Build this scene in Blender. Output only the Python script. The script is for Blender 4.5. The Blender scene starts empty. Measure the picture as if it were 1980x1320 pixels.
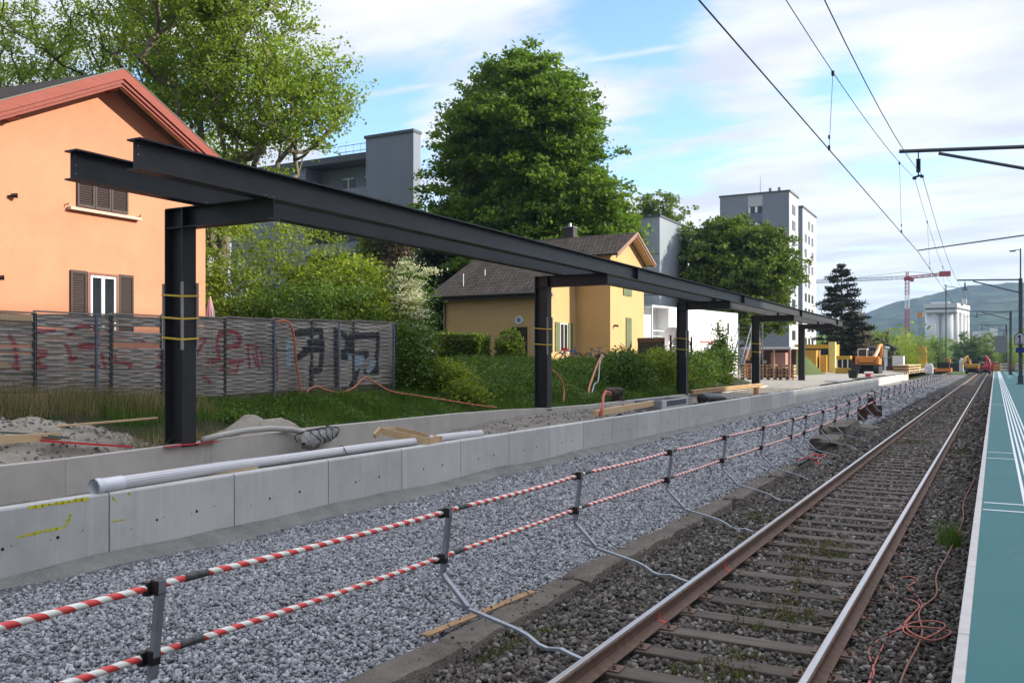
import bpy, math, random
import numpy as np
from mathutils import Vector, Matrix
R = math.radians
S = bpy.context.scene
COL = S.collection

# ------------------------------------------------------------------ camera
cam = bpy.data.cameras.new('camera')
cam.sensor_width = 36.0
cam.lens = 1700.0 / 1980.0 * 36.0
cam.shift_y = 36.5 / 1980.0
cam.clip_start = 0.1
cam.clip_end = 20000.0
camo = bpy.data.objects.new('camera', cam)
COL.objects.link(camo)
camo.location = (0, 0, 2.2035)
camo.rotation_euler = (R(90), 0, R(28.8))
S.camera = camo

# ------------------------------------------------------------------ exposure, world, sun
S.view_settings.view_transform = 'Standard'
S.view_settings.look = 'None'
S.view_settings.gamma = 1.0
S.view_settings.use_curve_mapping = False
S.view_settings.exposure = 1.22

SUN_DIR = Vector((1.0, 0.42, 0.45)).normalized()      # towards the sun
SUN_EL = math.asin(SUN_DIR.z)
SUN_AZ = math.atan2(SUN_DIR.x, SUN_DIR.y)

W = bpy.data.worlds.new('World')
S.world = W
W.use_nodes = True
nt = W.node_tree
nt.nodes.clear()
def N(t, **k):
    n = nt.nodes.new(t)
    for a, b in k.items():
        setattr(n, a, b)
    return n
def L(a, b):
    nt.links.new(a, b)
def math_node(op, a=None, b=None, clamp=False):
    n = nt.nodes.new('ShaderNodeMath'); n.operation = op; n.use_clamp = clamp
    for i, v in enumerate((a, b)):
        if v is None: continue
        if isinstance(v, (int, float)): n.inputs[i].default_value = v
        else: nt.links.new(v, n.inputs[i])
    return n.outputs[0]
sky = N('ShaderNodeTexSky', sky_type='NISHITA')
sky.sun_disc = False
sky.sun_elevation = SUN_EL
sky.sun_rotation = SUN_AZ
sky.air_density = 1.0; sky.dust_density = 0.6; sky.ozone_density = 1.5
tc = N('ShaderNodeTexCoord')
sep = N('ShaderNodeSeparateXYZ'); L(tc.outputs['Generated'], sep.inputs[0])
zc = math_node('MAXIMUM', sep.outputs['Z'], 0.0)
zd = math_node('ADD', zc, 0.11)
px = math_node('DIVIDE', sep.outputs['X'], zd)
py = math_node('DIVIDE', sep.outputs['Y'], zd)
cmb = N('ShaderNodeCombineXYZ'); L(px, cmb.inputs[0]); L(py, cmb.inputs[1])
mp = N('ShaderNodeMapping'); L(cmb.outputs[0], mp.inputs[0])
mp.inputs['Rotation'].default_value = (0, 0, R(-55))
mp.inputs['Scale'].default_value = (0.62, 1.25, 1.0)
mp.inputs['Location'].default_value = (3.3, 1.7, 0.0)
n1 = N('ShaderNodeTexNoise'); n1.inputs['Scale'].default_value = 1.5; n1.inputs['Detail'].default_value = 10; n1.inputs['Roughness'].default_value = 0.60; n1.inputs['Distortion'].default_value = 0.45
L(mp.outputs[0], n1.inputs['Vector'])
n2 = N('ShaderNodeTexNoise'); n2.inputs['Scale'].default_value = 2.6; n2.inputs['Detail'].default_value = 6
L(mp.outputs[0], n2.inputs['Vector'])
# blue openings where the sky in the photograph has them (directions of the sky)
def gap(dx, dy, dz, tight, amt):
    v = N('ShaderNodeVectorMath', operation='DOT_PRODUCT')
    L(tc.outputs['Generated'], v.inputs[0])
    v.inputs[1].default_value = Vector((dx, dy, dz)).normalized()
    a = math_node('SUBTRACT', v.outputs['Value'], 1.0)
    a = math_node('MULTIPLY', a, tight)
    a = math_node('EXPONENT', a)
    return math_node('MULTIPLY', a, amt)
SKY_GAPS = [(-0.60, 0.76, 0.23, 500, 0.30), (-0.62, 0.75, 0.17, 700, 0.20), (-0.34, 0.90, 0.345, 420, 0.22), (-0.30, 0.90, 0.27, 900, 0.12), (-0.13, 0.947, 0.286, 900, 0.20), (-0.42, 0.86, 0.22, 700, 0.10), (-0.02, 0.9, 0.36, 600, .08)]
g = None
for q in SKY_GAPS:
    o = gap(*q)
    g = o if g is None else math_node('ADD', g, o)
dens = math_node('SUBTRACT', n1.outputs['Fac'], g)
low = math_node('MULTIPLY', math_node('SUBTRACT', 0.20, zc), 0.55)
low = math_node('MAXIMUM', low, 0.0)
dens = math_node('ADD', dens, low)
mr = N('ShaderNodeMapRange'); mr.inputs['From Min'].default_value = 0.29; mr.inputs['From Max'].default_value = 0.50
mr.interpolation_type = 'SMOOTHSTEP'
L(dens, mr.inputs['Value'])
cr = N('ShaderNodeValToRGB')
cr.color_ramp.elements[0].position = 0.36; cr.color_ramp.elements[0].color = (3.45, 3.58, 4.0, 1)
cr.color_ramp.elements[1].position = 0.62; cr.color_ramp.elements[1].color = (4.75, 4.77, 4.9, 1)
L(n2.outputs['Fac'], cr.inputs[0])
# the cloud deck is thinner and brighter ahead and towards the sun than behind the viewer
vd = N('ShaderNodeVectorMath', operation='DOT_PRODUCT'); L(tc.outputs['Generated'], vd.inputs[0]); vd.inputs[1].default_value = (0.30, 0.95, 0.35)
vr = N('ShaderNodeMapRange'); vr.interpolation_type = 'SMOOTHSTEP'; L(vd.outputs['Value'], vr.inputs['Value'])
for k_, v_ in (('From Min', -0.7), ('From Max', 0.6), ('To Min', 0.36), ('To Max', 1.0)): vr.inputs[k_].default_value = v_
zf = N('ShaderNodeMapRange'); L(sep.outputs['Z'], zf.inputs['Value'])
for k_, v_ in (('From Min', 0.33), ('From Max', 1.0), ('To Min', 1.0), ('To Max', 2.7)): zf.inputs[k_].default_value = v_   # the deck is brighter overhead
zz = math_node('MULTIPLY', vr.outputs[0], zf.outputs[0])
cm = N('ShaderNodeVectorMath', operation='SCALE'); L(cr.outputs[0], cm.inputs[0]); L(zz, cm.inputs['Scale'])
skm = N('ShaderNodeMix', data_type='RGBA', blend_type='MULTIPLY'); skm.inputs['Factor'].default_value = 1.0
L(sky.outputs[0], skm.inputs['A']); skm.inputs['B'].default_value = (1.25, 1.42, 1.70, 1)
mx = N('ShaderNodeMix', data_type='RGBA')
CT_N, CT_M = (-0.01913, 0.34037, -0.94010), (-0.43551, 0.86706, 0.32279)      # an old contrail across the blue
def dotc(v_):
    q_ = N('ShaderNodeVectorMath', operation='DOT_PRODUCT'); L(tc.outputs['Generated'], q_.inputs[0]); q_.inputs[1].default_value = v_; return q_.outputs['Value']
n3 = N('ShaderNodeTexNoise'); n3.inputs['Scale'].default_value = 30; n3.inputs['Detail'].default_value = 4; L(tc.outputs['Generated'], n3.inputs['Vector'])
dn = math_node('ADD', dotc(CT_N), math_node('MULTIPLY', math_node('SUBTRACT', n3.outputs['Fac'], 0.5), 0.004))
dn = math_node('MULTIPLY', dn, 330.0); dn = math_node('EXPONENT', math_node('MULTIPLY', math_node('MULTIPLY', dn, dn), -1.0))
dm = math_node('GREATER_THAN', dotc(CT_M), 0.978)
ct = math_node('MULTIPLY', math_node('MULTIPLY', dn, dm), math_node('MULTIPLY', n3.outputs['Fac'], 1.1), True)
mf = math_node('MAXIMUM', math_node('MULTIPLY', mr.outputs[0], 0.94), ct)
L(mf, mx.inputs['Factor'])
L(skm.outputs['Result'], mx.inputs['A']); L(cm.outputs[0], mx.inputs['B'])
bg = N('ShaderNodeBackground'); bg.inputs['Strength'].default_value = 0.10
L(mx.outputs['Result'], bg.inputs['Color'])
wo = N('ShaderNodeOutputWorld'); L(bg.outputs[0], wo.inputs['Surface'])

sun = bpy.data.lights.new('sun', 'SUN')
sun.energy = 3.15
sun.angle = R(0.6)
sun.color = (1.0, 0.90, 0.74)
suno = bpy.data.objects.new('sun', sun)
COL.objects.link(suno)
suno.location = (60, 25, 40)
suno.rotation_euler = SUN_DIR.to_track_quat('Z', 'Y').to_euler()

S.cycles.max_bounces = 6
S.cycles.diffuse_bounces = 3
S.cycles.glossy_bounces = 3
S.cycles.transmission_bounces = 4
S.cycles.transparent_max_bounces = 6
S.cycles.volume_bounces = 0
S.cycles.use_denoising = True
S.cycles.sample_clamp_indirect = 6.0

# ------------------------------------------------------------------ helpers
ORD = ['', 'first', 'second', 'third', 'fourth', 'fifth', 'sixth', 'seventh', 'eighth', 'ninth', 'tenth', 'eleventh', 'twelfth', 'thirteenth', 'fourteenth', 'fifteenth', 'sixteenth', 'seventeenth', 'eighteenth', 'nineteenth']
TENS = {2: ('twentieth', 'twenty'), 3: ('thirtieth', 'thirty'), 4: ('fortieth', 'forty'), 5: ('fiftieth', 'fifty'), 6: ('sixtieth', 'sixty')}
def ordinal(n):
    if n < 20: return ORD[n]
    t, u = divmod(n, 10)
    return TENS[t][0] if u == 0 else TENS[t][1] + '-' + ORD[u]

def tag(o, label=None, cat=None, group=None, kind=None):
    if label: o['label'] = label
    if cat: o['category'] = cat
    if group: o['group'] = group
    if kind: o['kind'] = kind
    return o

def thing(name, label, cat, loc=(0, 0, 0), group=None):
    o = bpy.data.objects.new(name, None)
    o.empty_display_size = 0.3
    COL.objects.link(o)
    o.location = loc
    return tag(o, label, cat, group)

def place(o, parent, origin):
    COL.objects.link(o)
    if parent is not None:
        o.parent = parent
    else:
        o.location = origin
    return o

def world_org(parent):
    v = Vector((0, 0, 0))
    while parent is not None:
        v += parent.location
        parent = parent.parent
    return v

class MB:
    """collects shapes in world coordinates"""
    def __init__(s):
        s.v = []; s.f = []; s.m = []
    def add(s, vs, fs, m=0):
        b = len(s.v)
        s.v.extend([tuple(p) for p in vs])
        for f in fs:
            s.f.append(tuple(i + b for i in f)); s.m.append(m)
    def box(s, x0, x1, y0, y1, z0, z1, m=0):
        vs = [(x0, y0, z0), (x1, y0, z0), (x1, y1, z0), (x0, y1, z0), (x0, y0, z1), (x1, y0, z1), (x1, y1, z1), (x0, y1, z1)]
        s.add(vs, [(3, 2, 1, 0), (4, 5, 6, 7), (0, 1, 5, 4), (1, 2, 6, 5), (2, 3, 7, 6), (3, 0, 4, 7)], m)
    def beam(s, p0, p1, w, h, m=0, up=(0, 0, 1)):
        p0 = Vector(p0); p1 = Vector(p1); d = (p1 - p0).normalized()
        u = Vector(up)
        if abs(d.dot(u)) > 0.98: u = Vector((0, 1, 0))
        a = d.cross(u).normalized(); b = a.cross(d).normalized()
        vs = []
        for p in (p0, p1):
            for sa, sb in ((-1, -1), (1, -1), (1, 1), (-1, 1)):
                vs.append(p + a * (w / 2 * sa) + b * (h / 2 * sb))
        s.add(vs, [(0, 1, 2, 3), (7, 6, 5, 4), (0, 4, 5, 1), (1, 5, 6, 2), (2, 6, 7, 3), (3, 7, 4, 0)], m)
    def cyl(s, p0, p1, r0, r1=None, n=10, m=0, caps=True):
        if r1 is None: r1 = r0
        p0 = Vector(p0); p1 = Vector(p1); d = (p1 - p0).normalized()
        u = Vector((0, 0, 1)) if abs(d.z) < 0.95 else Vector((1, 0, 0))
        a = d.cross(u).normalized(); b = a.cross(d).normalized()
        vs = []
        for p, r in ((p0, r0), (p1, r1)):
            for i in range(n):
                t = 2 * math.pi * i / n
                vs.append(p + a * (r * math.cos(t)) + b * (r * math.sin(t)))
        fs = [(i, i + n, (i + 1) % n + n, (i + 1) % n) for i in range(n)]
        if caps:
            fs.append(tuple(range(n))); fs.append(tuple(reversed(range(n, 2 * n))))
        s.add(vs, fs, m)
    def tube(s, pts, r, n=8, m=0, caps=True, rs=None):
        pts = [Vector(p) for p in pts]
        k = len(pts); vs = []
        ref = Vector((0, 0, 1))
        for i, p in enumerate(pts):
            d = (pts[min(i + 1, k - 1)] - pts[max(i - 1, 0)])
            d = d.normalized() if d.length > 1e-9 else Vector((0, 1, 0))
            u = ref if abs(d.dot(ref)) < 0.97 else Vector((1, 0, 0))
            a = d.cross(u).normalized(); b = a.cross(d).normalized()
            rr = rs[i] if rs else r
            for j in range(n):
                t = 2 * math.pi * j / n
                vs.append(p + a * (rr * math.cos(t)) + b * (rr * math.sin(t)))
        fs = []
        for i in range(k - 1):
            for j in range(n):
                fs.append((i * n + j, (i + 1) * n + j, (i + 1) * n + (j + 1) % n, i * n + (j + 1) % n))
        if caps:
            fs.append(tuple(range(n))); fs.append(tuple(reversed(range((k - 1) * n, k * n))))
        s.add(vs, fs, m)
    def prism_y(s, prof, y0, y1, m=0, caps=True, mats=None):
        """profile [(x,z)] extruded along y"""
        n = len(prof)
        b = len(s.v)
        for y in (y0, y1):
            for x, z in prof: s.v.append((x, y, z))
        for i in range(n):
            j = (i + 1) % n
            s.f.append((b + i, b + j, b + n + j, b + n + i)); s.m.append(mats[i] if mats else m)
        if caps:
            s.f.append(tuple(b + i for i in reversed(range(n)))); s.m.append(m)
            s.f.append(tuple(b + n + i for i in range(n))); s.m.append(m)
    def sweep(s, path, w, h, m=0):
        """rectangular bar along a path in the xz plane of one y; w along y, h across"""
        pts = [Vector(p) for p in path]; k = len(pts); vs = []
        for i, p in enumerate(pts):
            d = (pts[min(i + 1, k - 1)] - pts[max(i - 1, 0)]).normalized()
            nrm = Vector((-d.z, 0, d.x))
            for sy, sn in ((-1, -1), (1, -1), (1, 1), (-1, 1)):
                vs.append(p + Vector((0, sy * w / 2, 0)) + nrm * (sn * h / 2))
        fs = []
        for i in range(k - 1):
            for j in range(4):
                fs.append((i * 4 + j, i * 4 + (j + 1) % 4, (i + 1) * 4 + (j + 1) % 4, (i + 1) * 4 + j))
        fs.append((3, 2, 1, 0)); fs.append(tuple(range((k - 1) * 4, k * 4)))
        s.add(vs, fs, m)
    def build(s, name, mats, parent=None, org=None, smooth=False, bevel=0, seg=2):
        if not isinstance(mats, (list, tuple)): mats = [mats]
        me = bpy.data.meshes.new(name)
        if parent is not None: o0 = world_org(parent)
        elif org is not None: o0 = Vector(org)
        else: o0 = Vector((0, 0, 0))
        me.from_pydata([(x - o0.x, y - o0.y, z - o0.z) for x, y, z in s.v], [], s.f)
        for mt in mats: me.materials.append(mt)
        if len(mats) > 1: me.polygons.foreach_set('material_index', s.m)
        if smooth: me.polygons.foreach_set('use_smooth', [True] * len(me.polygons))
        me.update()
        o = bpy.data.objects.new(name, me)
        place(o, parent, o0)
        if bevel:
            b = o.modifiers.new('bevel', 'BEVEL'); b.width = bevel; b.segments = seg; b.limit_method = 'ANGLE'; b.angle_limit = R(40)
        return o

def np_mesh(name, V, F, mats, parent=None, org=(0, 0, 0), smooth=False, uv=None):
    """V (n,3) floats, F (m,k) ints of one size"""
    me = bpy.data.meshes.new(name)
    o0 = world_org(parent) if parent is not None else Vector(org)
    V = np.asarray(V, dtype=np.float32) - np.array(o0, dtype=np.float32)
    F = np.asarray(F, dtype=np.int32); k = F.shape[1]
    me.vertices.add(len(V)); me.vertices.foreach_set('co', V.ravel())
    me.loops.add(F.size); me.loops.foreach_set('vertex_index', F.ravel())
    me.polygons.add(len(F))
    me.polygons.foreach_set('loop_start', np.arange(0, F.size, k, dtype=np.int32))
    me.polygons.foreach_set('loop_total', np.full(len(F), k, dtype=np.int32))
    if not isinstance(mats, (list, tuple)): mats = [mats]
    for mt in mats: me.materials.append(mt)
    if smooth: me.polygons.foreach_set('use_smooth', np.ones(len(F), dtype=bool))
    me.update(calc_edges=True)
    o = bpy.data.objects.new(name, me)
    return place(o, parent, o0)

def copy_tree(o, parent=None, label=None, loc=None):
    c = o.copy(); COL.objects.link(c); c.parent = parent
    if loc is not None: c.location = loc
    if label: c['label'] = label
    for ch in o.children:
        copy_tree(ch, c)
    return c

def vnoise(x, y, seed=0):
    """smooth value noise on arrays"""
    x = np.asarray(x, dtype=np.float64); y = np.asarray(y, dtype=np.float64)
    xi = np.floor(x).astype(np.int64); yi = np.floor(y).astype(np.int64)
    xf = x - xi; yf = y - yi
    def h(a, b):
        n = (a * 374761393 + b * 668265263 + seed * 1442695) & 0x7fffffff
        n = ((n ^ (n >> 13)) * 1274126177) & 0x7fffffff
        return (n & 0xffff) / 65535.0
    u = xf * xf * (3 - 2 * xf); v = yf * yf * (3 - 2 * yf)
    return (h(xi, yi) * (1 - u) + h(xi + 1, yi) * u) * (1 - v) + (h(xi, yi + 1) * (1 - u) + h(xi + 1, yi + 1) * u) * v
def fbm(x, y, oct=4, seed=0):
    a = 0; s = 1; t = 0
    for i in range(oct):
        a = a + s * vnoise(x * 2 ** i, y * 2 ** i, seed + i); t += s; s *= 0.5
    return a / t - 0.5

# ------------------------------------------------------------------ materials
class NG:
    def __init__(s, name):
        s.m = bpy.data.materials.new(name); s.m.use_nodes = True
        s.t = s.m.node_tree
        s.b = s.t.nodes['Principled BSDF']; s.o = s.t.nodes['Material Output']
    def n(s, t, **k):
        q = s.t.nodes.new(t)
        for a, b in k.items(): setattr(q, a, b)
        return q
    def l(s, a, b): s.t.links.new(a, b)
    def mt(s, op, a, b=None, clamp=False):
        q = s.t.nodes.new('ShaderNodeMath'); q.operation = op; q.use_clamp = clamp
        for i, v in enumerate((a, b)):
            if v is None: continue
            if isinstance(v, (int, float)): q.inputs[i].default_value = v
            else: s.l(v, q.inputs[i])
        return q.outputs[0]
    def coord(s, scale=(1, 1, 1), world=False, rnd=False, rot=(0, 0, 0)):
        if world:
            g = s.n('ShaderNodeNewGeometry').outputs['Position']
        else:
            g = s.n('ShaderNodeTexCoord').outputs['Object']
        if rnd:
            oi = s.n('ShaderNodeObjectInfo')
            va = s.n('ShaderNodeVectorMath', operation='ADD'); s.l(g, va.inputs[0])
            k = s.mt('MULTIPLY', oi.outputs['Random'], 37.0)
            cb = s.n('ShaderNodeCombineXYZ'); s.l(k, cb.inputs[0]); s.l(k, cb.inputs[1]); s.l(k, cb.inputs[2])
            s.l(cb.outputs[0], va.inputs[1]); g = va.outputs[0]
        mp = s.n('ShaderNodeMapping'); s.l(g, mp.inputs[0]); mp.inputs['Scale'].default_value = scale; mp.inputs['Rotation'].default_value = rot
        return mp.outputs[0]
    def noise(s, vec, scale, detail=4, rough=0.55, dist=0):
        q = s.n('ShaderNodeTexNoise'); q.inputs['Scale'].default_value = scale; q.inputs['Detail'].default_value = detail
        q.inputs['Roughness'].default_value = rough; q.inputs['Distortion'].default_value = dist
        s.l(vec, q.inputs['Vector']); return q.outputs['Fac']
    def ramp(s, fac, stops, interp='LINEAR'):
        q = s.n('ShaderNodeValToRGB'); q.color_ramp.interpolation = interp
        e = q.color_ramp.elements
        while len(e) < len(stops): e.new(0.5)
        for i, (p, c) in enumerate(stops):
            e[i].position = p; e[i].color = (c[0], c[1], c[2], 1)
        s.l(fac, q.inputs[0]); return q.outputs[0]
    def mix(s, fac, a, b, mode='MIX'):
        q = s.n('ShaderNodeMix', data_type='RGBA', blend_type=mode)
        if isinstance(fac, (int, float)): q.inputs['Factor'].default_value = fac
        else: s.l(fac, q.inputs['Factor'])
        for nm, v in (('A', a), ('B', b)):
            if isinstance(v, (tuple, list)): q.inputs[nm].default_value = (v[0], v[1], v[2], 1)
            else: s.l(v, q.inputs[nm])
        return q.outputs['Result']
    def rng(s, fac, a, b, c=0.0, d=1.0):
        q = s.n('ShaderNodeMapRange'); s.l(fac, q.inputs['Value'])
        for k, v in (('From Min', a), ('From Max', b), ('To Min', c), ('To Max', d)): q.inputs[k].default_value = v
        return q.outputs[0]
    def bump(s, h, strength=0.5, dist=0.01):
        q = s.n('ShaderNodeBump'); q.inputs['Strength'].default_value = strength; q.inputs['Distance'].default_value = dist
        s.l(h, q.inputs['Height']); s.l(q.outputs[0], s.b.inputs['Normal']); return q
    def col(s, c):
        if isinstance(c, (tuple, list)): s.b.inputs['Base Color'].default_value = (c[0], c[1], c[2], 1)
        else: s.l(c, s.b.inputs['Base Color'])
    def set(s, rough=None, metal=None, spec=None):
        if rough is not None: s.b.inputs['Roughness'].default_value = rough
        if metal is not None: s.b.inputs['Metallic'].default_value = metal
        if spec is not None: s.b.inputs['Specular IOR Level'].default_value = spec

def mul(c, k): return (c[0] * k, c[1] * k, c[2] * k)

def mat(name, c, rough=0.6, metal=0.0, var=0.15, scale=3.0, bump=0.0, bscale=40.0, spec=0.5, rnd=False, objvar=0.0, stretch=(1, 1, 1)):
    g = NG(name)
    v = g.coord(stretch, rnd=rnd)
    f = g.noise(v, scale, 5, 0.6)
    cc = g.ramp(f, [(0.25, mul(c, 1 - var)), (0.75, mul(c, 1 + var))])
    if objvar:
        oi = g.n('ShaderNodeObjectInfo')
        k = g.rng(oi.outputs['Random'], 0, 1, 1 - objvar, 1 + objvar)
        cb = g.n('ShaderNodeCombineXYZ')
        for i in range(3): g.l(k, cb.inputs[i])
        cc = g.mix(1.0, cc, cb.outputs[0], 'MULTIPLY')
    g.col(cc); g.set(rough, metal, spec)
    if bump:
        g.bump(g.noise(v, bscale, 4, 0.6), bump, 0.01)
    return g.m
# ------------------------------------------------------------------ specialised materials
def m_stone(name, cols, rough=0.85):
    g = NG(name)
    geo = g.n('ShaderNodeNewGeometry')
    c = g.ramp(geo.outputs['Random Per Island'], cols)
    v = g.coord((1, 1, 1))
    f = g.noise(v, 60, 3)
    fl = g.noise(v, .55, 5, .65)
    c = g.mix(g.rng(fl, .45, .75, 0, .30), c, mul(cols[2][1], 1.0)); c = g.mix(g.rng(fl, .28, .44, .25, 0), c, mul(cols[1][1], .85))
    c = g.mix(g.rng(f, 0.3, 0.7, 0.0, 0.35), c, mul(cols[0][1], 0.8))
    g.col(c); g.set(rough, 0, 0.3)
    return g.m

def m_ballast_ground(name, dark, mid, light, scale, moss=None):
    g = NG(name)
    v = g.coord()
    vo = g.n('ShaderNodeTexVoronoi'); vo.inputs['Scale'].default_value = scale; g.l(v, vo.inputs['Vector'])
    sx = g.n('ShaderNodeSeparateColor'); g.l(vo.outputs['Color'], sx.inputs[0])
    c = g.ramp(sx.outputs[0], [(0.0, dark), (0.5, mid), (1.0, light)])
    edge = g.rng(vo.outputs['Distance'], 0.25, 0.62, 1.0, 0.0)
    c = g.mix(g.mt('SUBTRACT', 1.0, edge), c, mul(dark, 0.55))
    big = g.noise(v, 0.6, 5, 0.6)
    c = g.mix(g.rng(big, 0.35, 0.7, 0.0, 0.35), c, mid)
    if moss:
        mk = g.noise(v, 1.3, 6, 0.7)
        c = g.mix(g.rng(mk, 0.50, 0.66, 0.0, 0.8), c, moss)
    g.col(c); g.set(0.9, 0, 0.25)
    g.bump(g.mt('SUBTRACT', 1.0, vo.outputs['Distance']), 0.9, 0.03)
    return g.m

def m_concrete(name, c, streak=0.5, objvar=0.05, stain=(0.25, 0.23, 0.19), warm=0.0):
    g = NG(name)
    v = g.coord((1, 1, 1), rnd=True)
    f1 = g.noise(v, 1.4, 6, 0.65)
    base = g.ramp(f1, [(0.25, mul(c, 0.83)), (0.5, c), (0.8, mul(c, 1.12))])
    vs = g.coord((7.0, 9.0, 0.55), rnd=True)
    f2 = g.noise(vs, 1.0, 4, 0.6)
    base = g.mix(g.rng(f2, 0.52, 0.75, 0.0, streak), base, mul(c, 1.28))
    f3 = g.noise(vs, 0.6, 3, 0.5)
    base = g.mix(g.rng(f3, 0.58, 0.8, 0.0, streak * 0.8), base, mul(c, 0.72))
    f4 = g.noise(v, 26, 3, 0.7)
    base = g.mix(g.rng(f4, 0.64, 0.72, 0.0, 0.45), base, stain)
    oi = g.n('ShaderNodeObjectInfo')
    k = g.rng(oi.outputs['Random'], 0, 1, 1 - objvar, 1 + objvar)
    cb = g.n('ShaderNodeCombineXYZ')
    for i in range(3): g.l(k, cb.inputs[i])
    base = g.mix(1.0, base, cb.outputs[0], 'MULTIPLY')
    g.col(base); g.set(0.82, 0, 0.3)
    g.bump(g.noise(v, 55, 5, 0.7), 0.25, 0.006)
    return g.m

def m_wood(name, c, axis='y', var=0.25, rough=0.7):
    g = NG(name)
    sc = {'x': (1.0, 22, 22), 'y': (22, 1.0, 22), 'z': (22, 22, 1.0)}[axis]
    v = g.coord(sc, rnd=True)
    f = g.noise(v, 1.6, 5, 0.65, 0.4)
    cc = g.ramp(f, [(0.28, mul(c, max(.1, 1 - var * 1.5))), (0.5, c), (0.74, mul(c, 1 + var))])
    fw = g.noise(g.coord((1, 1, 1), rnd=True), 2.3, 4, 0.6); cc = g.mix(g.rng(fw, .4, .7, 0, min(.6, var)), cc, mul(c, .62))
    oi = g.n('ShaderNodeObjectInfo'); kk = g.rng(oi.outputs['Random'], 0, 1, 1 - var * .45, 1 + var * .45)
    cb = g.n('ShaderNodeCombineXYZ')
    for i in range(3): g.l(kk, cb.inputs[i])
    cc = g.mix(1.0, cc, cb.outputs[0], 'MULTIPLY')
    g.col(cc); g.set(rough, 0, 0.3)
    g.bump(f, 0.5, 0.006)
    return g.m

def m_leaf(name, dark, mid, light, trans=0.3, rough=0.55):
    g = NG(name)
    geo = g.n('ShaderNodeNewGeometry')
    c = g.ramp(geo.outputs['Random Per Island'], [(0.0, dark), (0.5, mid), (1.0, light)])
    v = g.coord(world=True)
    f = g.noise(v, 0.5, 3)
    c = g.mix(g.rng(f, 0.35, 0.7, 0.0, 0.55), c, dark)
    g.col(c); g.set(rough, 0, 0.25)
    tr = g.n('ShaderNodeBsdfTranslucent')
    c2 = g.mix(1.0, c, (1.35, 1.3, 0.6), 'MULTIPLY')
    g.l(c2, tr.inputs['Color'])
    ms = g.n('ShaderNodeMixShader'); ms.inputs[0].default_value = trans
    g.l(g.b.outputs[0], ms.inputs[1]); g.l(tr.outputs[0], ms.inputs[2]); g.l(ms.outputs[0], g.o.inputs['Surface'])
    return g.m

def m_render_wall(name, c, var=0.07, grain=0.35):
    g = NG(name)
    v = g.coord((1, 1, 1))
    f = g.noise(v, 0.7, 6, 0.65)
    cc = g.ramp(f, [(0.3, mul(c, 1 - var)), (0.7, mul(c, 1 + var))])
    f2 = g.noise(g.coord((5, 5, 16)), 3.0, 5, 0.7)
    cc = g.mix(g.rng(f2, 0.42, 0.72, 0.0, 0.42), cc, mul(c, 0.78)); f3 = g.noise(g.coord((.9, .9, .35)), 1.1, 5, .7); cc = g.mix(g.rng(f3, .52, .75, 0, .22), cc, mul(c, 1.25))
    g.col(cc); g.set(0.9, 0, 0.2)
    g.bump(f2, grain, 0.02)
    return g.m

def m_tiles(name, c, u=(0, 1, 0), su=0.2, sv=0.3, var=0.35):
    """roof tiles: brick pattern laid by object coordinates (run along one axis, course by height)"""
    g = NG(name)
    tcn = g.n('ShaderNodeTexCoord').outputs['Object']
    sp = g.n('ShaderNodeSeparateXYZ'); g.l(tcn, sp.inputs[0])
    run = sp.outputs['X'] if u[0] else sp.outputs['Y']
    cbx = g.n('ShaderNodeCombineXYZ'); g.l(run, cbx.inputs[0]); g.l(g.mt('MULTIPLY', sp.outputs['Z'], 2.1), cbx.inputs[1])
    br = g.n('ShaderNodeTexBrick'); g.l(cbx.outputs[0], br.inputs['Vector'])
    br.inputs['Scale'].default_value = 1.0; br.inputs['Brick Width'].default_value = su; br.inputs['Row Height'].default_value = sv
    br.inputs['Mortar Size'].default_value = 0.045; br.inputs['Mortar Smooth'].default_value = 0.3
    br.inputs['Color1'].default_value = (*mul(c, 1 - var), 1); br.inputs['Color2'].default_value = (*mul(c, 1 + var), 1); br.inputs['Mortar'].default_value = (*mul(c, 0.25), 1)
    f = g.noise(tcn, 1.2, 5, 0.6)
    cc = g.mix(g.rng(f, 0.4, 0.75, 0, 0.5), br.outputs['Color'], mul(c, 1.5))
    g.col(cc); g.set(0.85, 0, 0.2)
    g.bump(g.mt('SUBTRACT', 1.0, br.outputs['Fac']), 0.8, 0.03)
    return g.m

def m_ribs(name, c, axis='Z', pitch=0.25, dark=0.55, duty=0.25, rough=0.45, metal=0.0):
    g = NG(name)
    sp = g.n('ShaderNodeSeparateXYZ'); g.l(g.n('ShaderNodeTexCoord').outputs['Object'], sp.inputs[0])
    ax = sp.outputs[axis] if axis != 'XY' else g.mt('ADD', sp.outputs['X'], sp.outputs['Y'])
    fr = g.mt('FRACT', g.mt('DIVIDE', ax, pitch))
    k = g.mt('LESS_THAN', fr, duty)
    f = g.noise(g.coord(), 0.35, 4)
    base = g.ramp(f, [(0.3, mul(c, 0.94)), (0.7, mul(c, 1.05))])
    cc = g.mix(k, base, mul(c, dark))
    g.col(cc); g.set(rough, metal, 0.4)
    g.bump(g.mt('SUBTRACT', 1.0, k), 0.5, 0.03)
    return g.m

def m_soil(name, a, b, moss=None):
    g = NG(name)
    v = g.coord()
    f = g.noise(v, 2.2, 8, 0.7)
    c = g.ramp(f, [(0.3, a), (0.7, b)])
    f2 = g.noise(v, 30, 4, 0.7)
    c = g.mix(g.rng(f2, 0.45, 0.7, 0, 0.5), c, mul(b, 1.25))
    if moss:
        f3 = g.noise(v, 0.9, 6, 0.7)
        c = g.mix(g.rng(f3, 0.45, 0.58, 0, 0.9), c, moss)
    g.col(c); g.set(0.95, 0, 0.15)
    g.bump(f2, 0.9, 0.04)
    return g.m

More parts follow.
